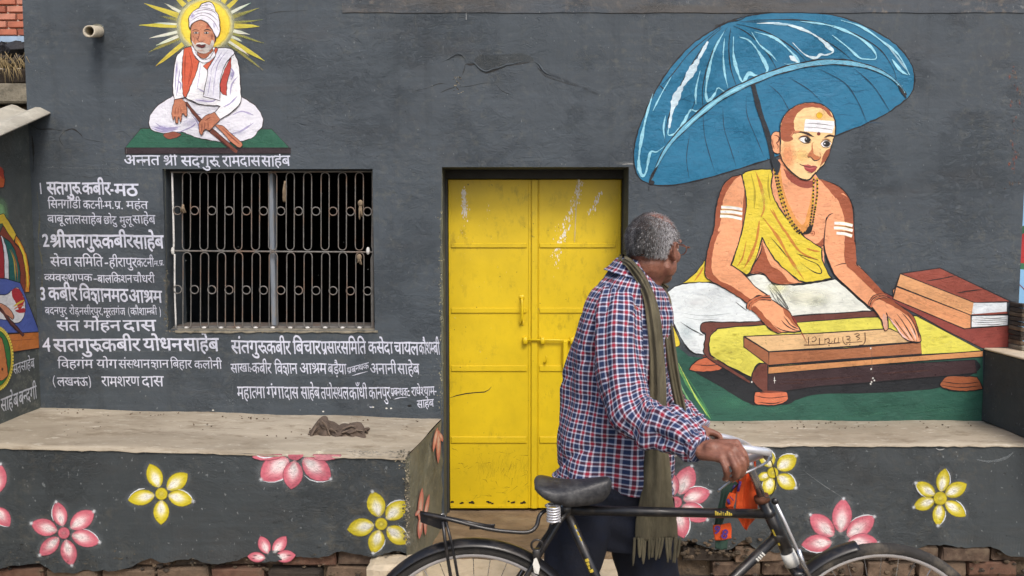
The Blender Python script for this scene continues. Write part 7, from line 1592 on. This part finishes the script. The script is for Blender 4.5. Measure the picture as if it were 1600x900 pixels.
ribbon_cloth('green_strip', M_GRN, [(1150, 752, YC_+.004), (1137, 766, YC_-.004), (1131, 782, YC_-.004), (1128, 800, YC_-.002), (1122, 822, YC_-.002)], [.014, .018, .012, .016, .012], .006, 9, parent=bt_, seed=5)
ribbon_cloth('orange_tag', M_ORG, [(1128, 819, YC_-.012), (1129, 830, YC_-.013), (1130, 843, YC_-.012)], [.026, .028, .027], .0015, 4, parent=bt_, seed=2)
ribbon_cloth('orange_tag', M_ORG, [(1143, 770, YC_-.010), (1140, 784, YC_-.012), (1140, 792, YC_-.012)], [.012, .016, .012], .002, 4, parent=bt_, seed=4)
ribbon_cloth('green_strip', M_GRN, [(1128, 843, YC_-.004), (1127, 858, YC_-.004)], [.018, .019], .002, 5, parent=bt_, seed=6)
def print_on(px, py, key, hpx, Y, rot=0):
    adv, g = glyph(key, 30); c = P(px, py, Y); k = hpx/505/690; V = []; F = []
    for v, f in g:
        n = len(V); V += [(c.x+((x-adv/2)*math.cos(rot)-(y-340)*math.sin(rot))*k, Y-.00005*len(V)*.02, c.z+((x-adv/2)*math.sin(rot)+(y-340)*math.cos(rot))*k) for x, y in v]; F += [tuple(i+n for i in t) for t in f]
    part('printed_number', V, F, M_PUR, bt_)
print_on(1120.5, 828, '9', 13, YC_-.024, -.2); print_on(1132.5, 834.5, '8', 14, YC_-.024, -.2)
c = MB()
for a, b, w_ in (((1157, 752), (1153, 768), .004), ((1148, 758), (1144, 764), .004), ((1177, 744), (1181, 762), .006), ((1141, 776), (1146, 782), .004), ((1137, 780), (1140, 788), .004)): tube_mb([P(*a, YC_-.022), P(*b, YC_-.022)], w_, 8, flat=.35, mb=c)
c.build('purple_mark', M_PUR, bt_, True, kind='stuff')
# ------------------------------------------------------------------ thin film of dust and litter on the ground by the wall
# ------------------------------------------------------------------ the man
MY = -1.38
man = thing('person', 'elderly grey haired man in checked shirt pushing a bicycle and looking at the wall', 'person', (P(960, 900, MY).x, MY, 0))
def skin_mat():
    m, nt, bs = newmat("skin"); p = pos(nt, obj=True)
    col = mixc(nt, ramp(nt, noise(nt, p, 18, 5, .65), [(.3, 0.0), (.7, 1.0)]), lin((108, 68, 54)), lin((152, 102, 82)))
    col = mixc(nt, ramp(nt, noise(nt, p, 90, 3), [(.55, 0.0), (.75, .35)]), col, lin((70, 42, 34)))
    nt.links.new(col, bs.inputs['Base Color']); bs.inputs['Roughness'].default_value = .5
    bs.inputs['Subsurface Weight'].default_value = .08; bs.inputs['Subsurface Radius'].default_value = (.02, .008, .004)
    h = mth(nt, 'ADD', noise(nt, pos(nt, (1, 1, 2.2), True), 55, 4, .6, .6), mth(nt, 'MULTIPLY', noise(nt, p, 240, 2), .3)); bump(nt, bs, h, .0022); return m
M_SKIN = skin_mat()
TH_ = R(47); HCn = P(1021, 389, MY)
Rz = Matrix.Rotation(TH_, 3, 'Z') @ Matrix.Rotation(R(4), 3, 'Y')
def hl(x, y, z): return HCn + Rz @ Vector((x, y, z))
body = MB()
def ell(c, r, m3=None, seg=20, rings=14): sphere_mb(c, r, body, seg, rings, m3)
def cap(pts, rad, seg=12, sm=3):
    tube_mb(pts, rad, seg, sm, mb=body)
    for p, r in ((pts[0], rad[0] if hasattr(rad, '__len__') else rad), (pts[-1], rad[-1] if hasattr(rad, '__len__') else rad)): sphere_mb(p, r, body, 12, 8)
ell(hl(-.012, 0, .024), (.099, .079, .092), Rz); ell(hl(.03, 0, -.02), (.066, .064, .085), Rz); ell(hl(.038, 0, -.062), (.052, .052, .048), Rz)
ell(hl(.062, 0, -.092), (.030, .034, .022), Rz); ell(hl(.088, 0, .03), (.016, .055, .014), Rz)
for s in (-1, 1):
    ell(hl(.066, .036*s, -.022), (.026, .024, .024), Rz); ell(hl(.086, .031*s, .010), (.010, .014, .008), Rz); ell(hl(.012, .058*s, -.055), (.036, .016, .034), Rz)
    # ear
    ell(hl(-.004, .080*s, -.012), (.015, .006, .026), Rz @ Matrix.Rotation(.25*s, 3, 'Z'))
    e = [hl(.010, .078*s, .002), hl(.004, .086*s, .018), hl(-.010, .090*s, .020), hl(-.020, .091*s, .008), hl(-.018, .089*s, -.012), hl(-.008, .085*s, -.030), hl(.004, .080*s, -.034)]
    cap(e, [.004, .0048, .005, .005, .0046, .006, .0045], 8, 4)
cap([hl(.094, 0, .014), hl(.104, 0, -.006), hl(.114, 0, -.024)], [.007, .0085, .0105]); ell(hl(.104, .010, -.030), (.009, .008, .007), Rz); ell(hl(.104, -.010, -.030), (.009, .008, .007), Rz)
ell(hl(.094, 0, -.056), (.010, .022, .006), Rz); ell(hl(.092, 0, -.066), (.010, .019, .006), Rz)
nk = [hl(-.026, 0, -.05), P(1008, 432, MY+.005), P(996, 462, MY), P(985, 490, MY)]; cap(nk, [.060, .058, .066, .080], 20)
for s in (-1, 1): cap([hl(-.01, .06*s, -.06), P(1015, 462, MY-.02*s)], [.014, .016])
# trunk and limbs below the clothes
cap([P(985, 500, MY), P(968, 580, MY), P(958, 680, MY), P(960, 735, MY)], [.09, .105, .10, .08], 20)
cap([P(972, 492, MY-.11), P(1010, 490, MY+.10)], .055, 16)
SH, EL, WR = P(970, 482, -1.50), P(1000, 655, -1.65), P(1094, 702, -1.822)
cap([SH, P(967, 545, -1.525), P(974, 600, -1.57), P(995, 645, -1.63), P(1022, 664, -1.68), P(1058, 682, -1.755), WR], [.045, .042, .040, .036, .035, .029, .0225], 12, 4)
SH2, EL2, WR2 = P(1026, 478, -1.26), P(1066, 615, -1.27), P(1096, 672, -1.47)
cap([P(1012, 480, -1.27), P(1018, 545, -1.26), P(1030, 598, -1.275), P(1048, 630, -1.335), P(1070, 652, -1.41), WR2], [.042, .036, .034, .031, .027, .021], 12, 4)
# right hand gripping the bar
HY = -1.84
KN = [P(1150, 693, -1.845), P(1147, 702, -1.868), P(1139, 710, -1.880), P(1127, 717, -1.882)]
MID = [P(1163, 711, -1.872), P(1161, 722, -1.900), P(1149, 730, -1.908), P(1134, 734, -1.902)]
TIP = [P(1166, 726, -1.862), P(1160, 739, -1.888), P(1150, 745, -1.894), P(1135, 745, -1.888)]
END = [P(1160, 735, -1.845), P(1151, 746, -1.866), P(1142, 749, -1.872), P(1131, 749, -1.872)]
for k, (a, b, c_, d) in enumerate(zip(KN, MID, TIP, END)):
    r = (.0108, .0112, .0106, .0094)[k]; w0 = WR+Vector((.004, -.004+.004*(1-k), .008-.006*k))
    cap([w0, w0.lerp(a, .55)+Vector((0, -.004, .003)), a], [.0185, .0150, r*1.18], 12); cap([a, a.lerp(b, .5)+Vector((0, -.002, .002)), b, c_, d], [r*1.12, r*.98, r, r*.88, r*.72], 10, 3)
    sphere_mb(a+Vector((0, -.0035, .0025)), r*1.12, body, 10, 8)
ell(P(1118, 703, -1.850), (.034, .020, .024), Matrix.Rotation(.25, 3, 'Y'))
cap([P(1106, 708, -1.815), P(1126, 717, -1.808), P(1146, 716, -1.806), P(1160, 710, -1.812)], [.015, .0125, .0105, .0085])
# left hand on the far side of the bar
L0 = WR2
for k in range(4):
    a = P(1114-k*1.5, 676+k*2.0, -1.475-k*.001+.0)+Vector((0, .012*k, 0)); b = P(1124-k*1.5, 681+k*1.0, -1.48)+Vector((0, .014*k, 0)); c_ = P(1126-k*1.5, 692, -1.485)+Vector((0, .014*k, 0)); d = P(1120-k*1.5, 698, -1.485)+Vector((0, .014*k, 0)); r = (.0098, .0098, .0092, .0082)[k]
    cap([L0, L0.lerp(a, .6), a], [.016, .0135, r*1.15], 10); cap([a, b, c_, d], [r*1.05, r, r*.88, r*.7], 10, 3)
cap([L0, P(1106, 688, -1.50), P(1116, 695, -1.505)], [.014, .0115, .0085])
# legs and feet
HP1, KN1, AN1 = P(935, 772, -1.42), P(893, 930, -1.38), P(846, 1082, -1.36); HP2, KN2, AN2 = P(985, 772, -1.36), P(1018, 940, -1.33), P(1004, 1108, -1.33)
cap([HP1, HP1.lerp(KN1, .5), KN1], [.068, .062, .05]); cap([KN1, KN1.lerp(AN1, .35), AN1], [.052, .053, .036]); cap([HP2, HP2.lerp(KN2, .5), KN2], [.068, .062, .05]); cap([KN2, KN2.lerp(AN2, .35), AN2], [.052, .053, .036])
for a in (AN1, AN2):
    a0 = Vector((a.x, a.y, .05)); cap([Vector((a.x, a.y, max(a.z, .08))), a0, a0+Vector((.07, 0, -.012)), a0+Vector((.16, .0, -.022))], [.036, .034, .03, .02]); cap([a0, a0+Vector((-.04, 0, -.018))], [.03, .026])
tmp = put('tmp', mesh('tmp', body.v, body.f))
md = tmp.modifiers.new('r', 'REMESH'); md.mode = 'VOXEL'; md.voxel_size = .0042; md.adaptivity = 0; md.use_smooth_shade = True
ms = tmp.modifiers.new('s', 'SMOOTH'); ms.factor = .5; ms.iterations = 4
bpy.context.view_layer.update()
bme = bpy.data.meshes.new_from_object(tmp.evaluated_get(bpy.context.evaluated_depsgraph_get())); bpy.data.objects.remove(tmp)
bme.name = 'body'; bme.materials.clear(); bme.materials.append(M_SKIN); bme.transform(Matrix.Translation(-man.location)); bme.shade_smooth()
put('body', bme, man)
# eyes, nails
M_EYE = simple("eye_white", (210, 204, 196), .2, .05); M_NAIL = simple("finger_nail", (190, 150, 128), .35, .08)
for s in (-1, 1): sphere_mb(hl(.084, .031*s, .004), .0105, seg=12, rings=8).build('eye', M_EYE, man, True)
for a, b in zip(TIP, END):
    c_ = a.lerp(b, .75)+Vector((.004, -.0072, -.0005)); sphere_mb(c_, (.0045, .0018, .0055), seg=8, rings=6).build('fingernail', M_NAIL, man, True)
# ---------------- hair: short grey strands round a balding crown
def hair():
    V = []; F = []; Cc = []; r2 = random.Random(5)
    for _ in range(15000):
        th = math.acos(r2.uniform(-.55, 1)); ph = r2.uniform(0, 2*math.pi)
        n = Vector((math.sin(th)*math.cos(ph), math.sin(th)*math.sin(ph), math.cos(th)))
        l = Vector((-.012+.100*n.x, .080*n.y, .024+.093*n.z))
        if l.x > .048 and l.z < .085: continue            # forehead, face
        if l.z < -.048 and l.x > -.05: continue
        if l.z < -.012 and l.x > -.020: continue            # below the temple, in front of the ear
        if abs(l.y) > .06 and -.045 < l.z < .02 and l.x > -.025: continue
        crown = math.hypot(l.x-.008, l.y)
        if l.z > .062 and crown < .070 and r2.random() < .95-(crown/.070)*.5: continue
        p0 = HCn+Rz@l; up = (Rz@n).normalized()
        flow = Vector((-.25, 0, -1)) if abs(l.y) > .03 else Vector((-.9, 0, -.5)); flow = Rz@flow; flow = (flow-up*flow.dot(up))
        flow = (flow.normalized()+Vector([r2.uniform(-.5, .5) for _ in range(3)])).normalized()
        L = r2.uniform(.008, .017)*(1 if l.z < .07 else .7); d = (flow*.86+up*r2.uniform(.15, .55)).normalized(); s = d.cross(up).normalized()*r2.uniform(.00045, .00085)
        k = len(V); mid = p0+d*L*.55+up*.001; V += [p0-s-up*.001, p0+s-up*.001, mid+s*.8, mid-s*.8, p0+d*L-up*.0015]
        F += [(k, k+1, k+2, k+3), (k+3, k+2, k+4)]
        # silver at the temple and front, darker towards the back
        t = min(1, max(0, (l.x+.085)/.06)) if l.y < 0 else .22
        if l.z < -.03: t = max(t, .5)
        g = (.015+.05*r2.random())*(1-t)+(.42+.4*r2.random())*t
        if r2.random() < .14: g = .3*r2.random()+.1
        if r2.random() < .12: g *= .35
        Cc += [(g*1.0, g*.98, g*1.0, 1)]*5
    me = mesh('hair', [v-man.location for v in V], F)
    at = me.color_attributes.new('Col', 'FLOAT_COLOR', 'POINT'); at.data.foreach_set('color', np.array(Cc, np.float32).ravel())
    m, nt, bs = newmat("grey_hair"); a = N(nt, "ShaderNodeAttribute", attribute_name='Col'); nt.links.new(a.outputs[0], bs.inputs['Base Color']); bs.inputs['Roughness'].default_value = .45
    me.materials.append(m); put('hair', me, man)
    # close scalp cover, darker stubble under the strands
    v = []; f = []; nu, nv = 48, 30; keep = {}
    for i in range(nv+1):
        for j in range(nu):
            th = math.pi*.66*i/nv; ph = 2*math.pi*j/nu; n = Vector((math.sin(th)*math.cos(ph), math.sin(th)*math.sin(ph), math.cos(th)))
            l = Vector((-.012+.0998*n.x, .0798*n.y, .024+.0928*n.z)); v.append(hl(*l)); crown = math.hypot(l.x-.008, l.y)
            keep[i*nu+j] = not (l.x > .045 and l.z < .085) and not (l.z < -.042 and l.x > -.05) and not (l.z < -.008 and l.x > -.022) and not (l.z > .066 and crown < .062)
    for i in range(nv):
        for j in range(nu):
            q = (i*nu+j, (i+1)*nu+j, (i+1)*nu+(j+1) % nu, i*nu+(j+1) % nu)
            if all(keep[k] for k in q): f.append(q)
    part('stubble', v, f, simple("scalp_stubble", (78, 66, 62), .8, .5, 120), man, True)
hair()
# ---------------- glasses
M_WIRE = simple("copper_wire", (150, 84, 54), .35, .1, metal=.6)
g = thing('eyeglasses', 'thin copper coloured spectacles worn by the man', 'glasses', tuple(hl(.1, 0, 0)))
c = MB()
for s in (-1, 1):
    tube_mb([hl(.112, .034*s, .004)+Rz@Vector((.0, .023*math.cos(t), .018*math.sin(t))) for t in np.linspace(0, 6.283, 25)[:-1]], .0012, 6, closed=True, mb=c)
    tube_mb([hl(.112, .057*s, .010), hl(.104, .074*s, .012), hl(.04, .084*s, .013), hl(-.004, .088*s, .016), hl(-.02, .088*s, .004)], .0013, 6, smooth_n=4, mb=c)
tube_mb([hl(.112, -.011, .010), hl(.116, 0, .012), hl(.112, .011, .010)], .0012, 6, smooth_n=3, mb=c); c.build('wire_frame', M_WIRE, g, True)
ml, ntl, bsl = newmat("lens_glass"); bsl.inputs['Base Color'].default_value = (.95, .95, .95, 1); bsl.inputs['Roughness'].default_value = .03; bsl.inputs['Transmission Weight'].default_value = 1; bsl.inputs['IOR'].default_value = 1.04
for s in (-1, 1):
    v = [hl(.112, .034*s, .004)+Rz@Vector((d, .0222*math.cos(t), .0172*math.sin(t))) for d in (0, .0015) for t in np.linspace(0, 6.283, 25)[:-1]]
    part('lens', v, [tuple(range(24)), tuple(range(47, 23, -1))]+[(i, 24+i, 24+(i+1) % 24, (i+1) % 24) for i in range(24)], ml, g, True)
# ---------------- checked shirt
def plaid():
    m, nt, bs = newmat("checked_cotton"); uv = N(nt, "ShaderNodeUVMap"); uv.uv_map = 'cloth'
    sep = N(nt, "ShaderNodeSeparateXYZ"); nt.links.new(uv.outputs[0], sep.inputs[0]); PER = .032
    def bands(s, off=0.0):
        w_ = mth(nt, 'FRACT', mth(nt, 'ADD', mth(nt, 'DIVIDE', s, PER), off))
        d = mth(nt, 'ABSOLUTE', mth(nt, 'SUBTRACT', w_, .5))                       # 0 centre of the navy band, .5 centre of the red line
        navy = ramp(nt, d, [(.20, 1.0), (.25, 0.0)]); red = ramp(nt, d, [(.355, 0.0), (.385, 1.0)])
        return navy, red
    nx_, rx = bands(sep.outputs[0]); ny_, ry = bands(sep.outputs[1], .3)
    W_ = (.58, .60, .68)
    col = mixc(nt, mth(nt, 'MULTIPLY', nx_, .55), W_, lin((30, 62, 120))); col = mixc(nt, mth(nt, 'MULTIPLY', ny_, .6), col, lin((26, 54, 108)))
    col = mixc(nt, mth(nt, 'MULTIPLY', rx, .72), col, lin((140, 26, 62))); col = mixc(nt, mth(nt, 'MULTIPLY', ry, .66), col, lin((136, 26, 60)))
    both = mth(nt, 'MULTIPLY', nx_, ny_); col = mixc(nt, mth(nt, 'MULTIPLY', both, .92), col, lin((10, 34, 74)))
    nr1 = mth(nt, 'ADD', mth(nt, 'MULTIPLY', nx_, ry), mth(nt, 'MULTIPLY', rx, ny_)); col = mixc(nt, mth(nt, 'MULTIPLY', nr1, .9), col, lin((40, 14, 40)))
    rr_ = mth(nt, 'MULTIPLY', rx, ry); col = mixc(nt, mth(nt, 'MULTIPLY', rr_, .95), col, lin((150, 14, 44)))
    nt.links.new(col, bs.inputs['Base Color']); bs.inputs['Roughness'].default_value = .9
    h = mth(nt, 'ADD', noise(nt, pos(nt, (1, 1, .6), True), 14, 4, .6, .7), mth(nt, 'MULTIPLY', noise(nt, uv.outputs[0], 900, 2), .08)); bump(nt, bs, h, .006, .7); return m
M_PLAID = plaid()
def loft(rings, seg=72, per=7, disp=None, p=2.3, uvo=(0, 0)):
    """rings: (centre, half-axis u, half-axis v) -> vertices, faces, uv per corner"""
    q = cr([tuple(c)+tuple(u)+tuple(w_) for c, u, w_ in rings], per); v = []; f = []; uv = []; n = len(q); acc = 0; pc_ = None; UV = []
    for i, r in enumerate(q):
        c, u, w_ = Vector(r[:3]), Vector(r[3:6]), Vector(r[6:9])
        if pc_ is not None: acc += (c-pc_).length
        pc_ = c; circ = 2*math.pi*math.sqrt((u.length_squared+w_.length_squared)/2) if i == n//2 else None
        for j in range(seg):
            a = 2*math.pi*j/seg; ca_, sa_ = math.cos(a), math.sin(a); ka = math.copysign(abs(ca_)**(2/p), ca_); ks = math.copysign(abs(sa_)**(2/p), sa_)
            o = u*ka+w_*ks; d = disp(i/(n-1), a, c) if disp else 0; v.append(c+o+o.normalized()*d)
        UV.append(acc)
    mid = q[n//2]; rad = math.sqrt((Vector(mid[3:6]).length_squared+Vector(mid[6:9]).length_squared)/2)
    for i in range(n-1):
        for j in range(seg):
            j2 = (j+1) % seg; f.append((i*seg+j, i*seg+j2, (i+1)*seg+j2, (i+1)*seg+j))
            a0, a1 = rad*2*math.pi*j/seg+uvo[0], rad*2*math.pi*(j+1)/seg+uvo[0]; uv += [(a0, UV[i]+uvo[1]), (a1, UV[i]+uvo[1]), (a1, UV[i+1]+uvo[1]), (a0, UV[i+1]+uvo[1])]
    return v, f, uv
def cloth_obj(name, pieces, mat, parent, **k):
    V = []; F = []; U = []
    for v, f, u in pieces: n = len(V); V += v; F += [tuple(i+n for i in t) for t in f]; U += u
    o = part(name, V, F, mat, parent, True, **k); l = o.data.uv_layers.new(name='cloth'); l.data.foreach_set('uv', np.array(U, np.float32).ravel()); return o
def tring(xl, yl, xr, yr, Y, b): L_, R_r = P(xl, yl, Y), P(xr, yr, Y); return ((L_+R_r)/2, (R_r-L_)/2, Vector((0, b, 0)))
def tdisp(t, a, c):
    s = .007*math.sin(3*a+9*t)+.006*math.sin(5*a-14*t+1)+.004*math.sin(9*a+6*t+2)
    s -= .013*math.exp(-((math.sin(a*1.0+9.5*t-2.2))/.16)**2)*(.3+t)*.6 + .010*math.exp(-((math.sin(a*1.5-7*t+.6))/.13)**2)*.5
    s += .010*(t**2)*math.sin(7*a+2.2*math.sin(5*t)) + .004*math.sin(26*t+2*a)*(1 if t > .6 else .35)
    return s
trs = [(972, 412, 1014, 424, MY, .062), (958, 421, 1024, 440, MY, .085), (940, 436, 1034, 452, MY, .112), (922, 460, 1040, 474, MY, .128), (906, 498, 1044, 508, MY-.005, .132), (894, 540, 1046, 546, MY-.005, .132), (887, 582, 1047, 588, MY-.005, .132), (882, 622, 1047, 628, MY-.005, .132), (876, 660, 1048, 668, MY-.005, .134), (869, 698, 1049, 708, MY-.005, .136), (865, 732, 1050, 745, MY-.005, .138), (866, 741, 1050, 766, MY-.005, .137)]
torso = loft([tring(*r) for r in trs], 150, 12, tdisp, 2.25)
def aring(pts, rads, fl=.92):
    out = []; P_ = [Vector(p) for p in pts]
    for i, (p, r) in enumerate(zip(P_, rads)):
        t = (P_[min(i+1, len(P_)-1)]-P_[max(0, i-1)]).normalized(); s = Vector((0, -1, 0)); u = t.cross(s).normalized(); s = u.cross(t).normalized(); out.append((p, u*r, s*r*fl))
    return out
def sdisp(t, a, c):
    e = math.exp(-((t-.56)/.16)**2)
    s = .005*math.sin(4*a+8*t)+.004*math.sin(7*a-5*t)-.009*math.exp(-((math.sin(2*a+15*t))/.16)**2)*.6+.0095*e*math.sin(44*t+1.5*math.cos(a))*(.6+.4*math.sin(a))+.004*math.sin(30*t+2*a)*(1 if t > .7 else .3)
    return s
slv = [P(968, 452, -1.44), P(966, 490, -1.50), P(966, 545, -1.54), P(972, 600, -1.575), P(990, 645, -1.62), P(1020, 664, -1.675), P(1048, 672, -1.73), P(1070, 686, -1.775), P(1085, 697, -1.80), P(1093, 702, -1.818)]
slr = [.045, .066, .070, .070, .072, .070, .066, .054, .040, .034]
near = loft(aring(slv, slr), 96, 12, sdisp, 2.1, (.01, .004))
slv2 = [P(1012, 462, -1.29), P(1014, 490, -1.27), P(1018, 545, -1.26), P(1030, 598, -1.27), P(1048, 630, -1.33), P(1068, 650, -1.40), P(1083, 663, -1.45), P(1092, 670, -1.468)]
far = loft(aring(slv2, [.05, .058, .056, .054, .052, .046, .037, .032]), 48, 8, sdisp, 2.1)
cuffs = []
for pa, pb, r in ((P(1082, 694, -1.798), P(1095, 703, -1.824), .0365), (P(1087, 661, -1.45), P(1096, 671, -1.47), .0335)):
    cuffs.append(loft(aring([pa, (pa+pb)/2, pb, pb+(pa-pb)*.05], [r*1.04, r*1.05, r, r*.86]), 40, 4, None, 2, (.01, 0)))
# turned-down collar
def cdisp(t, a, c): return .003*math.sin(3*a+1)
colr = loft([(P(994, 408, MY)+Vector((0, 0, .004)), Vector((.052, 0, -.010)), Vector((0, .058, 0))), (P(991, 410, MY), Vector((.060, 0, -.014)), Vector((0, .066, 0))), (P(987, 424, MY), Vector((.075, 0, -.02)), Vector((0, .084, 0))), (P(984, 433, MY), Vector((.088, 0, -.026)), Vector((0, .098, 0)))], 64, 5, cdisp, 2.1, (0, .005))
cloth_obj('shirt', [torso, near, far]+cuffs+[colr], M_PLAID, man)
# ---------------- trousers
M_TRO = simple("navy_trousers", (15, 20, 34), .9, .3, 8, bumpd=.006, bscale=16, dust=(30, 38, 56), dscale=5)
def ldisp(t, a, c): return .006*math.sin(3*a+7*t)+.005*math.sin(5*a-16*t)+.008*math.exp(-((t-.5)/.1)**2)*math.sin(50*t)
pel = loft([tring(884, 730, 1040, 742, MY, .118), tring(886, 770, 1042, 784, MY, .122), tring(884, 808, 1046, 824, MY, .120), tring(884, 838, 1050, 850, MY, .10)], 64, 6, ldisp, 2.3)
lg1 = loft(aring([P(924, 780, -1.42), P(903, 850, -1.42), P(886, 920, -1.40), P(868, 1000, -1.38), P(850, 1086, -1.37)], [.105, .098, .088, .080, .075]), 48, 8, ldisp)
lg2 = loft(aring([P(1000, 780, -1.36), P(1008, 850, -1.35), P(1016, 930, -1.34), P(1012, 1020, -1.33), P(1005, 1108, -1.33)], [.105, .108, .096, .084, .078]), 48, 8, ldisp)
cloth_obj('trousers', [pel, lg1, lg2], M_TRO, man)
M_SHOE = simple("dark_shoe", (40, 34, 30), .5, .2)
for a in (AN1, AN2):
    c = MB(); tube_mb([Vector((a.x-.07, a.y, .045)), Vector((a.x, a.y, .05)), Vector((a.x+.09, a.y, .04)), Vector((a.x+.19, a.y, .03))], [.04, .044, .042, .026], 14, 4, mb=c)
    for q in c.v: q.z = max(q.z, .004)
    c.build('shoe', M_SHOE, man, True)
# ---------------- scarf
def scarf_mat():
    m, nt, bs = newmat("olive_wool"); p = pos(nt, (1, 1, .25), True)
    col = mixc(nt, ramp(nt, noise(nt, p, 30, 4, .6), [(.3, 0.0), (.7, 1.0)]), lin((72, 67, 52)), lin((110, 103, 82)))
    nt.links.new(col, bs.inputs['Base Color']); bs.inputs['Roughness'].default_value = .95
    bump(nt, bs, noise(nt, pos(nt, (1, 1, .4), True), 130, 3, .6), .003); return m
M_SCF = scarf_mat()
scf = thing('scarf', 'long olive brown fringed scarf hanging from the man\'s neck', 'scarf', tuple(P(1028, 600, -1.5)))
ribbon_cloth('scarf_end', M_SCF, [(1042, 452, -1.27), (1018, 434, -1.275), (990, 416, -1.30), (975, 406, -1.36), (972, 405, -1.42), (984, 412, -1.468), (1002, 436, -1.487), (1016, 470, -1.500), (1024, 520, -1.522), (1028, 580, -1.528), (1028, 640, -1.525), (1027, 700, -1.528), (1027, 750, -1.532), (1026, 800, -1.528), (1026, 843, -1.525)], [.012, .013, .014, .015, .015, .015, .017, .020, .023, .025, .028, .034, .046, .058, .069], .0050, 8, 26, .004, scf, seed=11, per=8)
ribbon_cloth('scarf_end', M_SCF, [(1030, 448, -1.31), (1040, 470, -1.40), (1044, 510, -1.44), (1050, 560, -1.455), (1056, 600, -1.46), (1064, 640, -1.45), (1066, 672, -1.43)], [.014, .018, .017, .016, .018, .018, .017], .006, 9, 16, .004, scf, seed=4)
for i in range(17):
    x = 992+i*4.4+random.uniform(-1.2, 1.2); L = random.uniform(30, 44); dx = random.uniform(-7, 3)
    pts = [P(x, 840, -1.532), P(x+dx*.3, 840+L*.35, -1.536), P(x+dx*.7, 840+L*.7, -1.532), P(x+dx, 840+L, -1.530)]
    tube_mb(pts, [.0042, .0046, .0048, .0022], 7, 4, flat=.8).build('tassel', M_SCF, scf, True)
